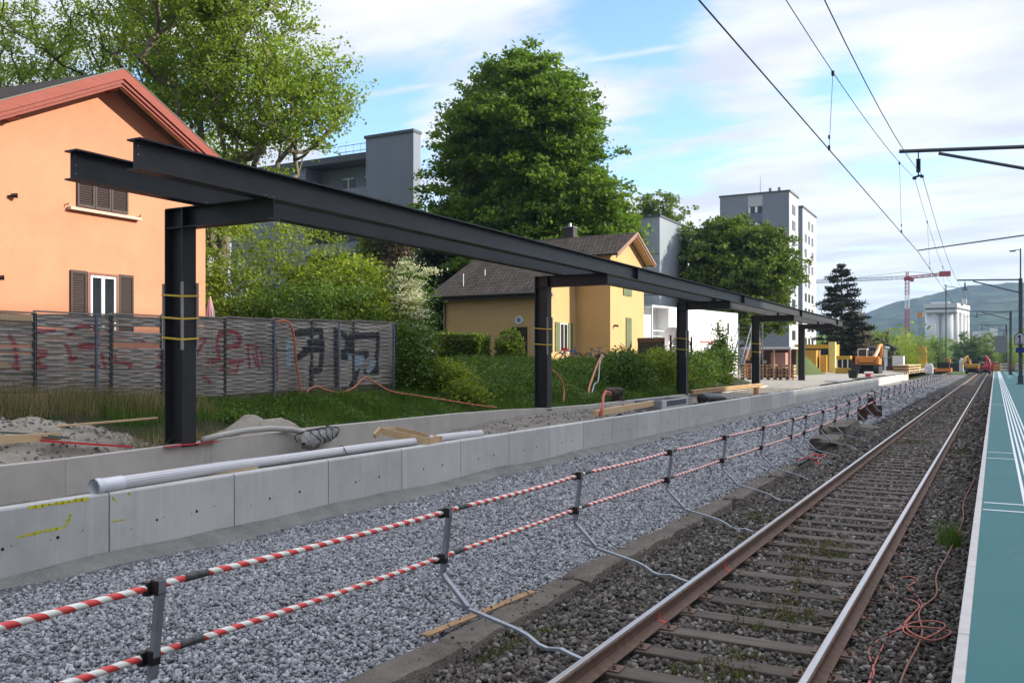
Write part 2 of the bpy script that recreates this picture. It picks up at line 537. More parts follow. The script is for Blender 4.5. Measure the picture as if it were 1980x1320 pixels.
M = {}
M['stone_new'] = m_stone('new_gravel', [(0.0, (0.15, 0.152, 0.162)), (0.4, (0.27, 0.275, 0.29)), (0.8, (0.40, 0.405, 0.425)), (1.0, (0.56, 0.56, 0.57))])
M['stone_old'] = m_stone('old_ballast', [(0.0, (0.04, 0.034, 0.029)), (0.45, (0.092, 0.079, 0.068)), (0.85, (0.165, 0.145, 0.13)), (1.0, (0.34, 0.32, 0.30))])
M['bed_new'] = m_ballast_ground('new_gravel_bed', (0.09, 0.092, 0.10), (0.22, 0.225, 0.245), (0.34, 0.35, 0.375), 24)
M['bed_old'] = m_ballast_ground('old_ballast_bed', (0.022, 0.019, 0.017), (0.06, 0.052, 0.045), (0.13, 0.115, 0.10), 20, moss=(0.07, 0.08, 0.028))
M['conc'] = m_concrete('precast_concrete', (0.48, 0.475, 0.455), 0.45, 0.10)
M['conc_warm'] = m_concrete('poured_concrete', (0.45, 0.42, 0.385), 0.3, 0.03)
M['conc_old'] = m_soil('old_mossy_concrete', (0.10, 0.085, 0.07), (0.20, 0.175, 0.15))
M['mortar'] = m_soil('wet_mortar', (0.15, 0.148, 0.14), (0.27, 0.265, 0.25))
M['fill'] = m_soil('gravelly_fill', (0.14, 0.125, 0.105), (0.30, 0.275, 0.24))
M['sand'] = m_soil('excavated_soil', (0.24, 0.215, 0.175), (0.44, 0.40, 0.34))
M['earth'] = m_soil('bank_earth', (0.03, 0.026, 0.016), (0.06, 0.055, 0.03), moss=(0.022, 0.045, 0.010))
M['field'] = m_soil('meadow_ground', (0.06, 0.09, 0.03), (0.10, 0.13, 0.05))
M['site'] = m_soil('site_ground', (0.27, 0.255, 0.225), (0.40, 0.38, 0.34))
M['steel_black'] = mat('dark_painted_steel', (0.021, 0.0215, 0.024), 0.46, 0.0, 0.45, 1.6, 0.08, 8, spec=0.55)
M['galv'] = mat('galvanised_steel', (0.30, 0.32, 0.35), 0.45, 0.6, 0.2, 9)
M['black'] = mat('black_plastic', (0.012, 0.012, 0.013), 0.4)
M['sleeve'] = mat('dark_grey_sleeve', (0.055, 0.058, 0.055), 0.6, bump=0.4, bscale=60)
M['rust'] = mat('rusty_rail_steel', (0.13, 0.078, 0.055), 0.8, 0.0, 0.35, 12, 0.3, 60)
M['railtop'] = mat('polished_rail_steel', (0.52, 0.49, 0.47), 0.30, 0.9, 0.12, 5, stretch=(8, 0.5, 1))
M['rust2'] = mat('rusty_sheet_steel', (0.075, 0.03, 0.018), 0.85, 0.0, 0.5, 5, 0.4, 30)
M['sleeper'] = m_wood('old_sleeper_wood', (0.098, 0.081, 0.066), 'x', 0.5, 0.9)
M['timber'] = m_wood('fresh_timber', (0.60, 0.42, 0.24), 'y', 0.12)
M['timber_x'] = m_wood('fresh_timber_cross', (0.55, 0.38, 0.22), 'x', 0.14)
M['timber_z'] = m_wood('grey_timber_strip', (0.36, 0.33, 0.28), 'z', 0.15)
M['oldwood'] = m_wood('weathered_board', (0.42, 0.29, 0.19), 'y', 0.25)
M['white_pl'] = mat('white_plastic', (0.66, 0.67, 0.70), 0.35, 0, 0.04, 4)
M['pipe'] = m_ribs('ribbed_white_pipe', (0.60, 0.59, 0.60), 'Z', 0.032, 0.72, 0.3, 0.35)
M['hose_or'] = mat('orange_hose', (0.55, 0.17, 0.085), 0.5, var=0.12)
M['hose_red'] = mat('red_hose', (0.50, 0.07, 0.06), 0.5, var=0.12)
M['cable_or'] = mat('orange_cable', (0.42, 0.11, 0.075), 0.5, var=0.15)
M['strap'] = mat('yellow_strap', (0.72, 0.50, 0.06), 0.6)
M['red'] = mat('red_paint', (0.52, 0.035, 0.04), 0.5)
M['yellow_mark'] = mat('yellow_marking_paint', (0.55, 0.52, 0.03), 0.8, var=0.3, scale=15)
M['redmark'] = mat('red_marking_paint', (0.65, 0.06, 0.04), 0.7)
M['white'] = mat('white_paint', (0.72, 0.73, 0.74), 0.5, var=0.03)
M['offwhite'] = mat('container_white', (0.78, 0.79, 0.80), 0.5, var=0.03, scale=0.6)
M['glass'] = mat('window_glass', (0.02, 0.025, 0.03), 0.08, 0, 0.3, 0.6, spec=0.8)
M['dark'] = mat('shade_black', (0.012, 0.012, 0.013), 0.9)  # flat black whose colour stands for shade in holes, openings and behind shutters
M['grey'] = mat('grey_paint', (0.22, 0.23, 0.25), 0.5)
M['mast'] = mat('galvanised_mast', (0.085, 0.095, 0.11), 0.5, 0.3, 0.15, 2)
M['wire'] = mat('copper_wire', (0.03, 0.03, 0.032), 0.5, 0.6)
M['orange'] = mat('orange_machine_paint', (0.66, 0.23, 0.04), 0.4, var=0.08)
M['yellow'] = mat('yellow_machine_paint', (0.58, 0.33, 0.05), 0.45, var=0.08)
M['tyre'] = mat('black_rubber', (0.02, 0.02, 0.02), 0.8)
M['blue'] = mat('blue_paint', (0.015, 0.04, 0.20), 0.5)
M['brick_red'] = mat('crane_red_paint', (0.42, 0.04, 0.06), 0.5)

# hazard stripes wound round a tube lying along y
g = NG('red_white_spiral')
sp = g.n('ShaderNodeSeparateXYZ'); g.l(g.n('ShaderNodeTexCoord').outputs['Object'], sp.inputs[0])
ang = g.mt('DIVIDE', g.mt('ARCTAN2', sp.outputs['Z'], sp.outputs['X']), 2 * math.pi)
fr = g.mt('FRACT', g.mt('ADD', g.mt('DIVIDE', sp.outputs['Y'], 0.145), ang))
k = g.mt('LESS_THAN', fr, 0.5)
nz = g.noise(g.coord(rnd=True), 14, 4)
wh = g.ramp(nz, [(0.3, (0.60, 0.59, 0.52)), (0.6, (0.74, 0.74, 0.68))])
rd = g.ramp(nz, [(0.3, (0.52, 0.05, 0.045)), (0.65, (0.68, 0.075, 0.07))])
g.col(g.mix(k, wh, rd)); g.set(0.5, 0, 0.4)
M['stripe'] = g.m

# platform surface with a fine speckle
g = NG('teal_platform_coating')
v = g.coord()
f = g.noise(v, 90, 4, 0.7); f2 = g.noise(v, 0.8, 5, 0.6)
c = g.ramp(f, [(0.3, (0.032, 0.125, 0.128)), (0.7, (0.046, 0.16, 0.162))])
c = g.mix(g.rng(f2, 0.4, 0.75, 0, 0.35), c, (0.066, 0.165, 0.175))
f3 = g.noise(g.coord((1.2, .35, 1)), 3.0, 6, 0.75); c = g.mix(g.rng(f3, 0.56, 0.72, 0, 0.5), c, (0.10, 0.165, 0.165)); f4 = g.noise(v, 14, 4, .7); c = g.mix(g.rng(f4, 0.66, 0.74, 0, 0.6), c, (0.03, 0.08, 0.09))
g.col(c); g.set(0.75, 0, 0.3); g.bump(f, 0.5, 0.003)
M['teal'] = g.m

# ------------------------------------------------------------------ ground, terrain
def smooth(t):
    t = np.clip(t, 0, 1); return t * t * (3 - 2 * t)
def ground_z(x, y):
    x = np.asarray(x, dtype=float); y = np.asarray(y, dtype=float)
    gl = 1.95 - 1.35 * smooth((y - 57) / 8.0)
    b1 = 1.06 + 0.30 * smooth((15 - y) / 5.0)
    b1 = np.minimum(b1, gl - 0.0)
    t1 = smooth((-13.7 - x) / 2.9); t2 = smooth((-17.2 - x) / 2.2)
    h = 0.42 + (b1 - 0.42) * t1 + (gl - b1) * t2
    n = fbm(x * 0.9, y * 0.9, 4, 3) * 0.18 * smooth((-13.6 - x) / 0.8)
    return h + n * (1 - 0.7 * smooth((y - 57) / 8.0))

m = MB(); m.add([(-9000, -9000, -0.9), (9000, -9000, -0.9), (9000, 9000, -0.9), (-9000, 9000, -0.9)], [(0, 1, 2, 3)])
tag(m.build('ground', M['field']), kind='structure')

def grid_mesh(name, xs, ys, zf, mt, smoothed=True):
    X, Y = np.meshgrid(xs, ys)
    Z = zf(X, Y)
    V = np.stack([X.ravel(), Y.ravel(), Z.ravel()], 1)
    nx = len(xs); ny = len(ys)
    i = (np.arange(ny - 1)[:, None] * nx + np.arange(nx - 1)[None, :]).ravel()
    F = np.stack([i, i + 1, i + nx + 1, i + nx], 1)
    o = np_mesh(name, V, F, mt, smooth=smoothed)
    return tag(o, kind='structure')

ys = np.concatenate([np.arange(-10, 62, 0.3), np.arange(62, 120, 2.0)])
xs = np.concatenate([np.array([-90, -70, -55, -45, -38]), np.arange(-34, -20, 0.7), np.arange(-20, -13.45, 0.22), [-13.45]])
grid_mesh('embankment', xs, ys, ground_z, M['earth'])
# site ground further along the line
grid_mesh('site_ground', np.array([-120, -60, -40, -30, -24, -20, -17, -14, -12, -10.0]), np.concatenate([np.arange(57, 260, 3.0)]),
          lambda X, Y: 0.50 + 0.0 * X + np.where(Y < 60, -0.25, 0.12) + 0.05 * fbm(X * .3, Y * .3, 2, 9), M['site'])
# new gravel bed, old ballast
def gb_z(X, Y): return -0.345 + 0.05 * fbm(X, Y, 3, 5) + 0.07 * fbm(X * .45, Y * .3, 2, 57) + 0.04 * smooth((-4.6 - X) / 2)
grid_mesh('gravel_bed', np.arange(-9.75, -4.0, 0.25), np.arange(-6, 170, 0.5), lambda X, Y: gb_z(X, Y), M['bed_new'])
def old_z(X, Y):
    d = np.abs(X + 1.91)
    return -0.215 + 0.045 * smooth((d - .80) / .15) - 0.15 * smooth((-3.35 - X) / 0.4) - 0.05 * smooth((X + 0.75) / 0.3) + 0.03 * fbm(X * 2, Y * 2, 3, 8)
grid_mesh('ballast_bed', np.arange(-4.12, -0.1, 0.16), np.arange(-6, 400, 0.8), old_z, M['bed_old'])
def fill_z(X, Y):
    return 0.02 + 0.40 * smooth((Y - 15.0) / 10.0) + 0.14 * fbm(X * 1.4, Y * 1.4, 4, 21) + (0.38 - 0.26 * smooth((Y - 15.0) / 10.0)) * smooth((X + 10.7) / .75)
grid_mesh('platform_fill', np.arange(-13.25, -9.8, 0.23), np.arange(-6, 118, 0.45), fill_z, M['fill'])
# mortar strip at the foot of the wall, ragged towards the gravel
ysm = np.arange(-6, 118, 0.22)
V = []; F = []
for i, y in enumerate(ysm):
    w = 0.42 + 0.34 * float(fbm(y * 0.9, 0.0, 4, 31)) + 0.12 * float(fbm(y * 4, 3.0, 2, 7))
    h = 0.05 + 0.10 * float(fbm(y * .7, 5.0, 3, 12))
    V += [(-9.695, y, -0.245 + h), (-9.695 + w * .35, y, -0.275 + h * .8), (-9.695 + w * .8, y, -0.30), (-9.695 + w * 1.15, y, -0.345)]
    if i:
        b = 4 * i
        for k in range(3): F.append((b - 4 + k, b - 4 + k + 1, b + k + 1, b + k))
tag(np_mesh('mortar_strip', V, F, M['mortar'], smooth=True), kind='structure')

# ------------------------------------------------------------------ stones (loose, uncountable)
rng = np.random.default_rng(7)
ico = []
ph = (1 + 5 ** .5) / 2
for a, b in ((1, ph), (-1, ph), (1, -ph), (-1, -ph)):
    ico += [(0, a, b), (a, b, 0), (b, 0, a)]
ico = np.array(ico) / math.sqrt(1 + ph * ph)
from itertools import combinations
icoF = []
for tri in combinations(range(12), 3):
    p = ico[list(tri)]
    if all(np.linalg.norm(p[i] - p[j]) < 1.1 for i, j in ((0, 1), (1, 2), (0, 2))):
        nrm = np.cross(p[1] - p[0], p[2] - p[0])
        icoF.append(tri if np.dot(nrm, p[0]) > 0 else (tri[0], tri[2], tri[1]))
icoF = np.array(icoF)
def rand_rot(n):
    q = rng.normal(size=(n, 4)); q /= np.linalg.norm(q, axis=1)[:, None]
    w, x, y, z = q.T
    return np.stack([np.stack([1 - 2 * (y * y + z * z), 2 * (x * y - w * z), 2 * (x * z + w * y)], 1),
                     np.stack([2 * (x * y + w * z), 1 - 2 * (x * x + z * z), 2 * (y * z - w * x)], 1),
                     np.stack([2 * (x * z - w * y), 2 * (y * z + w * x), 1 - 2 * (x * x + y * y)], 1)], 1)
protos = []
for k in range(16):
    p = ico * (0.72 + 0.45 * rng.random((12, 1))) * np.array([1.25, 0.85, 0.62]) * (0.85 + 0.3 * rng.random(3))
    protos.append(p)
protos = np.array(protos)
def stones(name, P, size, mt, label=None):
    n = len(P)
    pr = protos[rng.integers(0, len(protos), n)]
    Rm = rand_rot(n)
    V = np.einsum('nij,nkj->nki', Rm, pr) * size[:, None, None] + P[:, None, :]
    F = (icoF[None] + (np.arange(n) * 12)[:, None, None]).reshape(-1, 3)
    o = np_mesh(name, V.reshape(-1, 3), F, mt)
    tag(o, label, 'gravel', kind='stuff')
    return o
def scatter(x0, x1, y0, y1, dens):
    n = int((x1 - x0) * (y1 - y0) * dens)
    return np.stack([x0 + (x1 - x0) * rng.random(n), y0 + (y1 - y0) * rng.random(n)], 1)
def gb_z(X, Y): return -0.345 + 0.05 * fbm(X, Y, 3, 5) + 0.07 * fbm(X * .45, Y * .3, 2, 57) + 0.04 * smooth((-4.6 - X) / 2)
parts = []
for (y0, y1, d, s) in ((1.5, 11, 1150, .0205), (11, 19, 760, .025), (19, 32, 300, .036), (32, 55, 90, .055), (55, 90, 25, .08)):
    q = scatter(-9.35, -4.22, y0, y1, d)
    # near kerb the edge is ragged
    keep = q[:, 0] < -4.30 + 0.22 * fbm(q[:, 1] * 1.1, q[:, 1] * 0, 3, 40)
    edge = q[:, 0] > -9.2 + 0.35 * rng.random(len(q)) ** 2
    vis = q[:, 1] > 0.9 * np.abs(q[:, 0]) * 0.0 + (np.abs(q[:, 0]) * 0.23 - 0.3)
    q = q[keep & edge & vis]
    sz = s * (0.5 + 0.55 * rng.random(len(q)) + 0.75 * rng.random(len(q)) ** 4)
    z = gb_z(q[:, 0], q[:, 1]) + sz * (0.1 + 1.0 * rng.random(len(q)))
    parts.append((np.column_stack([q, z]), sz))
stones('gravel_bed_stones', np.vstack([a for a, b in parts]), np.concatenate([b for a, b in parts]), M['stone_new'], 'loose blue-grey crushed stone filling the new track bed')
parts = []
for (y0, y1, d, s) in ((2.5, 12, 620, .027), (12, 20, 380, .032), (20, 36, 150, .042), (36, 70, 40, .06)):
    q = scatter(-3.98, -0.22, y0, y1, d)
    d2 = np.minimum(np.abs(q[:, 0] + 2.662), np.abs(q[:, 0] + 1.157))
    q = q[d2 > 0.10]
    sz = s * (0.55 + 0.8 * rng.random(len(q)))
    z = old_z(q[:, 0], q[:, 1]) + sz * (0.0 + 0.9 * rng.random(len(q)))
    onsl = np.abs(((q[:, 1] - 0.30 + 0.3) % 0.6) - 0.3) < 0.12
    inner = (q[:, 0] > -2.75) & (q[:, 0] < -1.05)
    keep = ~(onsl & inner & (rng.random(len(q)) < 0.97))
    q = q[keep]; sz = sz[keep]; z = z[keep]
    parts.append((np.column_stack([q, z]), sz))
stones('ballast_stones', np.vstack([a for a, b in parts]), np.concatenate([b for a, b in parts]), M['stone_old'], 'dark old ballast stones lying around the timber sleepers')
# pebbly rubble in the platform fill and on the soil heap
q = scatter(-12.9, -10.0, 6, 40, 26)
sz = 0.03 * (0.5 + rng.random(len(q)))
M['stone_fill'] = m_stone('rubble', [(0.0, (0.14, 0.125, 0.11)), (0.5, (0.25, 0.23, 0.20)), (1.0, (0.42, 0.40, 0.36))])
z = fill_z(q[:, 0], q[:, 1]) + 0.01
stones('fill_rubble', np.column_stack([q, z]), sz, M['stone_fill'], 'brownish rubble stones on the fill between the two concrete walls')

# ------------------------------------------------------------------ precast wall of the new platform
def wall_element():
    t = thing('concrete_wall_element', 'x', 'concrete element', (-9.77, 0, -0.36), 'precast concrete elements of the new platform edge wall')
    m = MB()
    prof = [(-9.70, -0.36), (-9.70, 0.525), (-9.712, 0.545), (-9.73, 0.553), (-9.845, 0.553), (-9.85, 0.54), (-9.85, -0.36)]
    m.prism_y(prof, 0.0, 2.038)
    m.build('slab', M['conc'], t)
    for (yy, zz, r) in ((0.70, 0.10, .019), (1.36, 0.115, .021)):  # black discs set proud of the slab; the holes' shade is their colour
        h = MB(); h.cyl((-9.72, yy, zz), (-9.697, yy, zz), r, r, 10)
        h.build('anchor_hole_shade', M['dark'], t)
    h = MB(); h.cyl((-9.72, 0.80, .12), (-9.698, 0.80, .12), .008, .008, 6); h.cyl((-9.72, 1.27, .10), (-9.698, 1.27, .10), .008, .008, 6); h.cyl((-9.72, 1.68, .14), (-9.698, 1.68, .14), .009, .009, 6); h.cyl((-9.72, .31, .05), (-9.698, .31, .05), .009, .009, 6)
    h.build('pinhole_shade', M['dark'], t)  # tiny proud discs, coloured black for the shade in the pinholes
    return t
w0 = wall_element()
ELN = 58
for k in range(ELN):
    y = 7.205 + 2.06 * (k - 2) + 0.008
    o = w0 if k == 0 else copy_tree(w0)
    o.location = (-9.77, y, -0.36)
    if k == 0: lb = 'grey concrete wall element beyond the left edge of the picture'
    elif k == 1: lb = 'concrete wall element with two long yellow chalk marks, leftmost in the picture'
    elif k == 2: lb = 'concrete wall element with small yellow paint ticks beside its left joint'
    elif k < 26: lb = 'plain grey concrete wall element, %s to the right of the one with long yellow marks' % ordinal(k - 1)
    else: lb = 'pale distant concrete wall element in the far run beyond the black bin'
    o['label'] = lb
def chalk(name, pts, w, lab):
    m = MB()
    for a, b in zip(pts[:-1], pts[1:]):
        n = 9
        for i in range(n):
            if random.random() < 0.22: continue
            t0 = i / n; t1 = (i + 1.15) / n
            ya = a[0] + (b[0] - a[0]) * t0; yb = a[0] + (b[0] - a[0]) * t1
            za = a[1] + (b[1] - a[1]) * t0 + random.uniform(-.006, .006); zb = a[1] + (b[1] - a[1]) * t1 + random.uniform(-.006, .006)
            ww = w * random.uniform(0.5, 1.3)
            d = math.hypot(yb - ya, zb - za) + 1e-6; ny = -(zb - za) / d; nz = (yb - ya) / d
            m.add([(-9.6975, ya + ny * ww / 2, za + nz * ww / 2), (-9.6975, yb + ny * ww / 2, zb + nz * ww / 2), (-9.6975, yb - ny * ww / 2, zb - nz * ww / 2), (-9.6975, ya - ny * ww / 2, za - nz * ww / 2)], [(0, 3, 2, 1)])
    return m
random.seed(3)
el = [o for o in bpy.data.objects if o.name.startswith('concrete_wall_element') and o['label'].startswith('concrete wall element with two long')][0]
mk = chalk('m', [(6.15, .52), (6.9, .515)], .035, ''); mk2 = chalk('m', [(6.02, .205), (6.62, .225)], .03, ''); mk3 = chalk('m', [(6.60, .22), (6.68, .36)], .04, '')
for q in (mk, mk2, mk3): q.build('chalk_mark', M['yellow_mark'], el)
el = [o for o in bpy.data.objects if o.name.startswith('concrete_wall_element') and 'small yellow paint' in o['label']][0]
mk = chalk('m', [(7.24, .49), (7.30, .43)], .03, ''); mk2 = chalk('m', [(7.24, .19), (7.42, .18)], .022, ''); mk3 = chalk('m', [(7.47, .52), (7.52, .47)], .03, '')
for q in (mk, mk2, mk3): q.build('chalk_mark', M['yellow_mark'], el)

# rear low wall
def rear_top(y): return 0.60 + 0.11 * float(smooth((y - 9) / 6.0)) - 0.16 * float(smooth((y - 21) / 9.0))
t = thing('rear_retaining_wall', 'long low poured concrete wall behind the pipes and below the steel columns', 'wall', (-13.3, 7, 0))
yy = -6.0; k = 0
while yy < 112:
    y1 = yy + 3.0
    m = MB()
    za, zb = rear_top(yy), rear_top(y1)
    y0 = yy + 0.006
    m.add([(-13.2, y0, -0.2), (-13.2, y1, -0.2), (-13.2, y1, zb), (-13.2, y0, za), (-13.42, y0, -0.2), (-13.42, y1, -0.2), (-13.42, y1, zb), (-13.42, y0, za)],
          [(0, 1, 2, 3), (5, 4, 7, 6), (3, 2, 6, 7), (1, 5, 6, 2), (4, 0, 3, 7)])
    m.build('wall_bay', M['conc_warm'], t)
    yy = y1; k += 1

# ------------------------------------------------------------------ the existing platform at the right
m = MB(); m.add([(-0.14, -10, .54), (3.6, -10, .54), (3.6, 152, .54), (-0.14, 152, .54), (-0.14, -10, -.9), (-0.14, 152, -.9), (3.6, 152, -.9), (3.6, -10, -.9)], [(0, 1, 2, 3), (4, 5, 3, 0)[::1], (6, 5, 3, 2)])
tag(m.build('platform', M['teal']), kind='structure')
m = MB()
y = -8.0
while y < 152:
    y1 = y + 2.0
    m.box(-0.20 + random.uniform(-.002, .002), -0.137, y + .006, y1 - .006, 0.30, 0.546)
    y = y1
tag(m.build('platform_kerb', mat('pale_kerb_stone', (0.50, 0.47, 0.45), 0.8, var=0.12, scale=9, bump=.2), bevel=0.006), kind='structure')
m = MB(); m.box(-0.17, -0.145, -8, 151.9, -.5, .30)
tag(m.build('platform_side_wall', M['conc_old']), kind='structure')
m = MB()
for i in range(5):
    x = 0.285 + i * 0.075
    m.box(x, x + 0.036, -8, 151, .541, .549)
for ya in (11.1, 11.66, 17.0, 18.1, 37.0, 38.0):
    m.box(-0.12, 0.28 if ya > 12 else 3.4, ya, ya + .05, .541, .5455)
tag(m.build('platform_markings', M['white']), kind='structure')
m = MB(); m.add([(3.6, -30, .50), (120, -30, .50), (120, 250, .50), (3.6, 250, .50)], [(0, 1, 2, 3)])
tag(m.build('station_forecourt', mat('asphalt', (0.05, 0.05, 0.052), .9)), kind='structure')

# added blocks out of view to the right, sized to shade the tracks
def shade_block(name, label, x0, x1, y0, y1, h, mt):
    t = thing(name, label, 'building', ((x0 + x1) / 2, (y0 + y1) / 2, .5))
    m = MB(); m.box(x0, x1, y0, y1, .49, h); m.build('wall', mt, t)
    m = MB(); m.box(x0 - .25, x1 + .25, y0 - .25, y1 + .25, h, h + .35); m.build('roof', M['grey'], t)
    n = int((y1 - y0) / 6); fl = int((h - 1) / 3.0)
    w = MB(); w.box(x0 - .03, x0 + .03, 0, 1.6, 0, 1.4); w0_ = None
    for i in range(n):
        for f in range(fl):
            yy = y0 + 2 + i * 6; zz = 1.6 + f * 3.0
            if w0_ is None:
                w = MB(); w.box(x0 - .03, x0 + .03, yy, yy + 1.6, zz, zz + 1.4); w0_ = w.build('window', M['glass'], t); b0 = (yy, zz)
            else:
                c = w0_.copy(); COL.objects.link(c); c.parent = t; c.location = (0, yy - b0[0], zz - b0[1])
    return t
shade_block('tall_shade_block', 'tall pale block added to shade the tracks, on the right outside the picture', 60, 74, -8, 79, 39.2, mat('pale_render', (0.45, 0.44, 0.41), .9))
shade_block('low_shade_block', 'slightly lower pale block added to shade the far tracks, on the right outside the picture', 60, 72, 79.1, 119, 31.5, mat('pale_render_2', (0.42, 0.40, 0.36), .9))
# ------------------------------------------------------------------ track
def rail(x, label, gauge_side):
    t = thing('rail', label, 'rail', (x, 0, 0), 'rails of the old track')
    m = MB()
    prof = [(-.075, -.155), (.075, -.155), (.075, -.145), (.020, -.128), (.009, -.115), (.009, -.045), (.034, -.032), (.036, -.010), (.028, -.001), (-.028, -.001), (-.036, -.010), (-.034, -.032), (-.009, -.045), (-.009, -.115), (-.020, -.128), (-.075, -.145)]
    prof = [(x + a, b) for a, b in prof]
    m.prism_y(prof, -8, 400, 0)
    m.build('rail_profile', M['rust'], t)
    h = MB(); h.add([(x - .024, -8, .001), (x + .024, -8, .001), (x + .024, 400, .001), (x - .024, 400, .001)], [(0, 1, 2, 3)])
    h.build('running_surface', M['railtop'], t)
    return t
rl = rail(-2.662, 'left rail, the one the barrier posts are clamped to', 1)
rr = rail(-1.157, 'right rail, the one nearer to the teal platform', -1)
def rail_mark(y, w):
    m = MB(); m.box(-2.6525, -2.6495, y, y + w, -.115, -.045); m.add([(-2.650, y, -.1235), (-2.588, y, -.1405), (-2.588, y + w, -.1405), (-2.650, y + w, -.1235)], [(0, 1, 2, 3)])
    m.build('paint_mark', M['redmark'], rl)
rail_mark(7.55, .035); rail_mark(9.75, .05)

s0 = None
fasten = None
for k in range(168):
    y = 0.30 + 0.6 * (k - 2)
    if y < 2.5: continue
    if s0 is None:
        s0 = thing('sleeper', 'x', 'railway sleeper', (-1.91, y, -.3), 'timber sleepers of the old track')
        m = MB()
        m.box(-3.20, -0.62, y - .105, y + .105, -.34, -.168)
        m.build('beam', M['sleeper'], s0, bevel=.012)
        for xr in (-2.662, -1.157):
            p = MB(); p.box(xr - .17, xr + .17, y - .075, y + .075, -.166, -.1555)
            for sx in (-.12, .12):
                p.cyl((xr + sx, y - .035, -.158), (xr + sx, y - .035, -.125), .016, .013, 6)
                p.cyl((xr + sx * .8, y + .035, -.158), (xr + sx * .8, y + .035, -.130), .016, .013, 6)
            p.build('base_plate', M['rust'], s0)
        o = s0; cnt = 0
    else:
        o = copy_tree(s0); cnt += 1
    o.location = (-1.91 + random.uniform(-.03, .03), y, -.3 + random.uniform(-.008, .004))
    o.rotation_euler = (0, 0, random.uniform(-.012, .012))
    if cnt < 6: lb = 'weathered timber sleeper just below the frame, nearest to the viewer' if y < 5.3 else None
    else: lb = None
    vis = int(round((y - 5.1) / 0.6)) + 1
    if vis <= 0: lb = 'weathered timber sleeper under the viewer, just below the picture edge'
    elif vis <= 45: lb = 'weathered timber sleeper, %s between the rails counting from the bottom edge' % ordinal(vis)
    else: lb = 'far dark sleeper among the blurred ones between the rails beyond the rusty sheet piles'
    o['label'] = lb

# ------------------------------------------------------------------ remains of the old platform kerb
TRS = np.random.default_rng(5)
kb = [(1.5, 3.9, .0), (3.95, 6.35, .01), (6.38, 8.9, -.01), (8.95, 10.6, .015), (10.63, 13.4, .0), (13.45, 15.2, .01), (15.6, 18.6, .0), (19.2, 21.0, -.02)]
for i, (ya, yb, dz) in enumerate(kb):
    n = max(8, int((yb - ya) / .035)); K = 13; V = []; F = []
    for j in range(n + 1):
        y = ya + (yb - ya) * j / n
        endk = min(1.0, (y - ya) / .12 + .35, (yb - y) / .12 + .35)
        wl = -4.30 + 0.10 * float(fbm(y * 1.6, 1.0, 3, 50 + i)); wr = -3.92 + 0.12 * float(fbm(y * 2.3, 2.0, 4, 60 + i))
        zt = -.215 + dz
        for q in range(K):
            u = q / (K - 1); x = wl + (wr - wl) * u
            edge = max(0, 1 - min(u, 1 - u) / .14)
            z = zt + .055 * float(fbm(y * 6, x * 9, 4, 71)) - .03 * edge - (.22 if q in (0, K - 1) else 0) - .05 * (1 - endk)
            V.append((x - (.03 if q == 0 else 0) + (.02 if q == K - 1 else 0), y, z))
        if j:
            b = K * j
            for q in range(K - 1): F.append((b - K + q, b - K + q + 1, b + q + 1, b + q))
    m = MB(); m.add(V, F + [tuple(reversed(range(K))), tuple(range(len(V) - K, len(V)))])
    o = m.build('old_kerb_stone', M['conc_old'], None, (-4.1, (ya + yb) / 2, -.4))
    tag(o, 'crumbling brown concrete kerb piece beside the new gravel, %s from the bottom edge' % ordinal(i + 1), 'kerb', 'remains of the old platform kerb')
q = scatter(-4.4, -3.75, 2.5, 24, 110); sz = .012 * (.4 + TRS.random(len(q)))
stones('kerb_grit', np.column_stack([q, np.full(len(q), -.235) + .02 * TRS.random(len(q))]), sz, M['stone_old'], 'fine dark grit lying on and beside the old kerb')
def rough_block(name, label, cat, c, s, mt, seed, rot=0, group=None):
    rs = random.Random(seed); m = MB()
    n = 4; V = {}; vs = []; fs = []
    bm_pts = []
    import itertools
    def P(i, j, k):
        if (i, j, k) not in V:
            x, y, z = (i / n - .5) * s[0], (j / n - .5) * s[1], (k / n - .5) * s[2]
            q = 0.06
            x += rs.uniform(-q, q) * s[0] * .7; y += rs.uniform(-q, q) * s[1] * .7; z += rs.uniform(-q, q) * s[2]
            ed = sum(1 for a in (i, j, k) if a in (0, n))
            if ed >= 2: x *= .95; y *= .97; z *= .94
            ca, sa = math.cos(rot), math.sin(rot)
            V[(i, j, k)] = len(vs); vs.append((c[0] + x * ca - y * sa, c[1] + x * sa + y * ca, c[2] + z))
        return V[(i, j, k)]
    for a in range(n):
        for b in range(n):
            fs += [(P(a, b, 0), P(a, b + 1, 0), P(a + 1, b + 1, 0), P(a + 1, b, 0)), (P(a, b, n), P(a + 1, b, n), P(a + 1, b + 1, n), P(a, b + 1, n)),
                   (P(0, a, b), P(0, a, b + 1), P(0, a + 1, b + 1), P(0, a + 1, b)), (P(n, a, b), P(n, a + 1, b), P(n, a + 1, b + 1), P(n, a, b + 1)),
                   (P(a, 0, b), P(a + 1, 0, b), P(a + 1, 0, b + 1), P(a, 0, b + 1)), (P(a, n, b), P(a, n, b + 1), P(a + 1, n, b + 1), P(a + 1, n, b))]
    m.add(vs, fs)
    o = m.build(name, mt, None, c)
    return tag(o, label, cat, group)
rough_block('concrete_block', 'low mossy concrete lump beside the gravel, nearer of the two blocks', 'concrete block', (-4.22, 26.4, -.17), (.75, 1.9, .42), M['conc_old'], 1, .05)
rough_block('concrete_block', 'taller mossy concrete lump behind the low one, before the rusty sheet piles', 'concrete block', (-4.33, 29.6, -.08), (.8, 3.6, .62), M['conc_old'], 2, .02)
rough_block('concrete_block', 'flat broken concrete slab lying at the foot of the sheet piles', 'concrete block', (-4.1, 33.4, -.26), (.8, 2.2, .3), M['conc_old'], 3, .3)

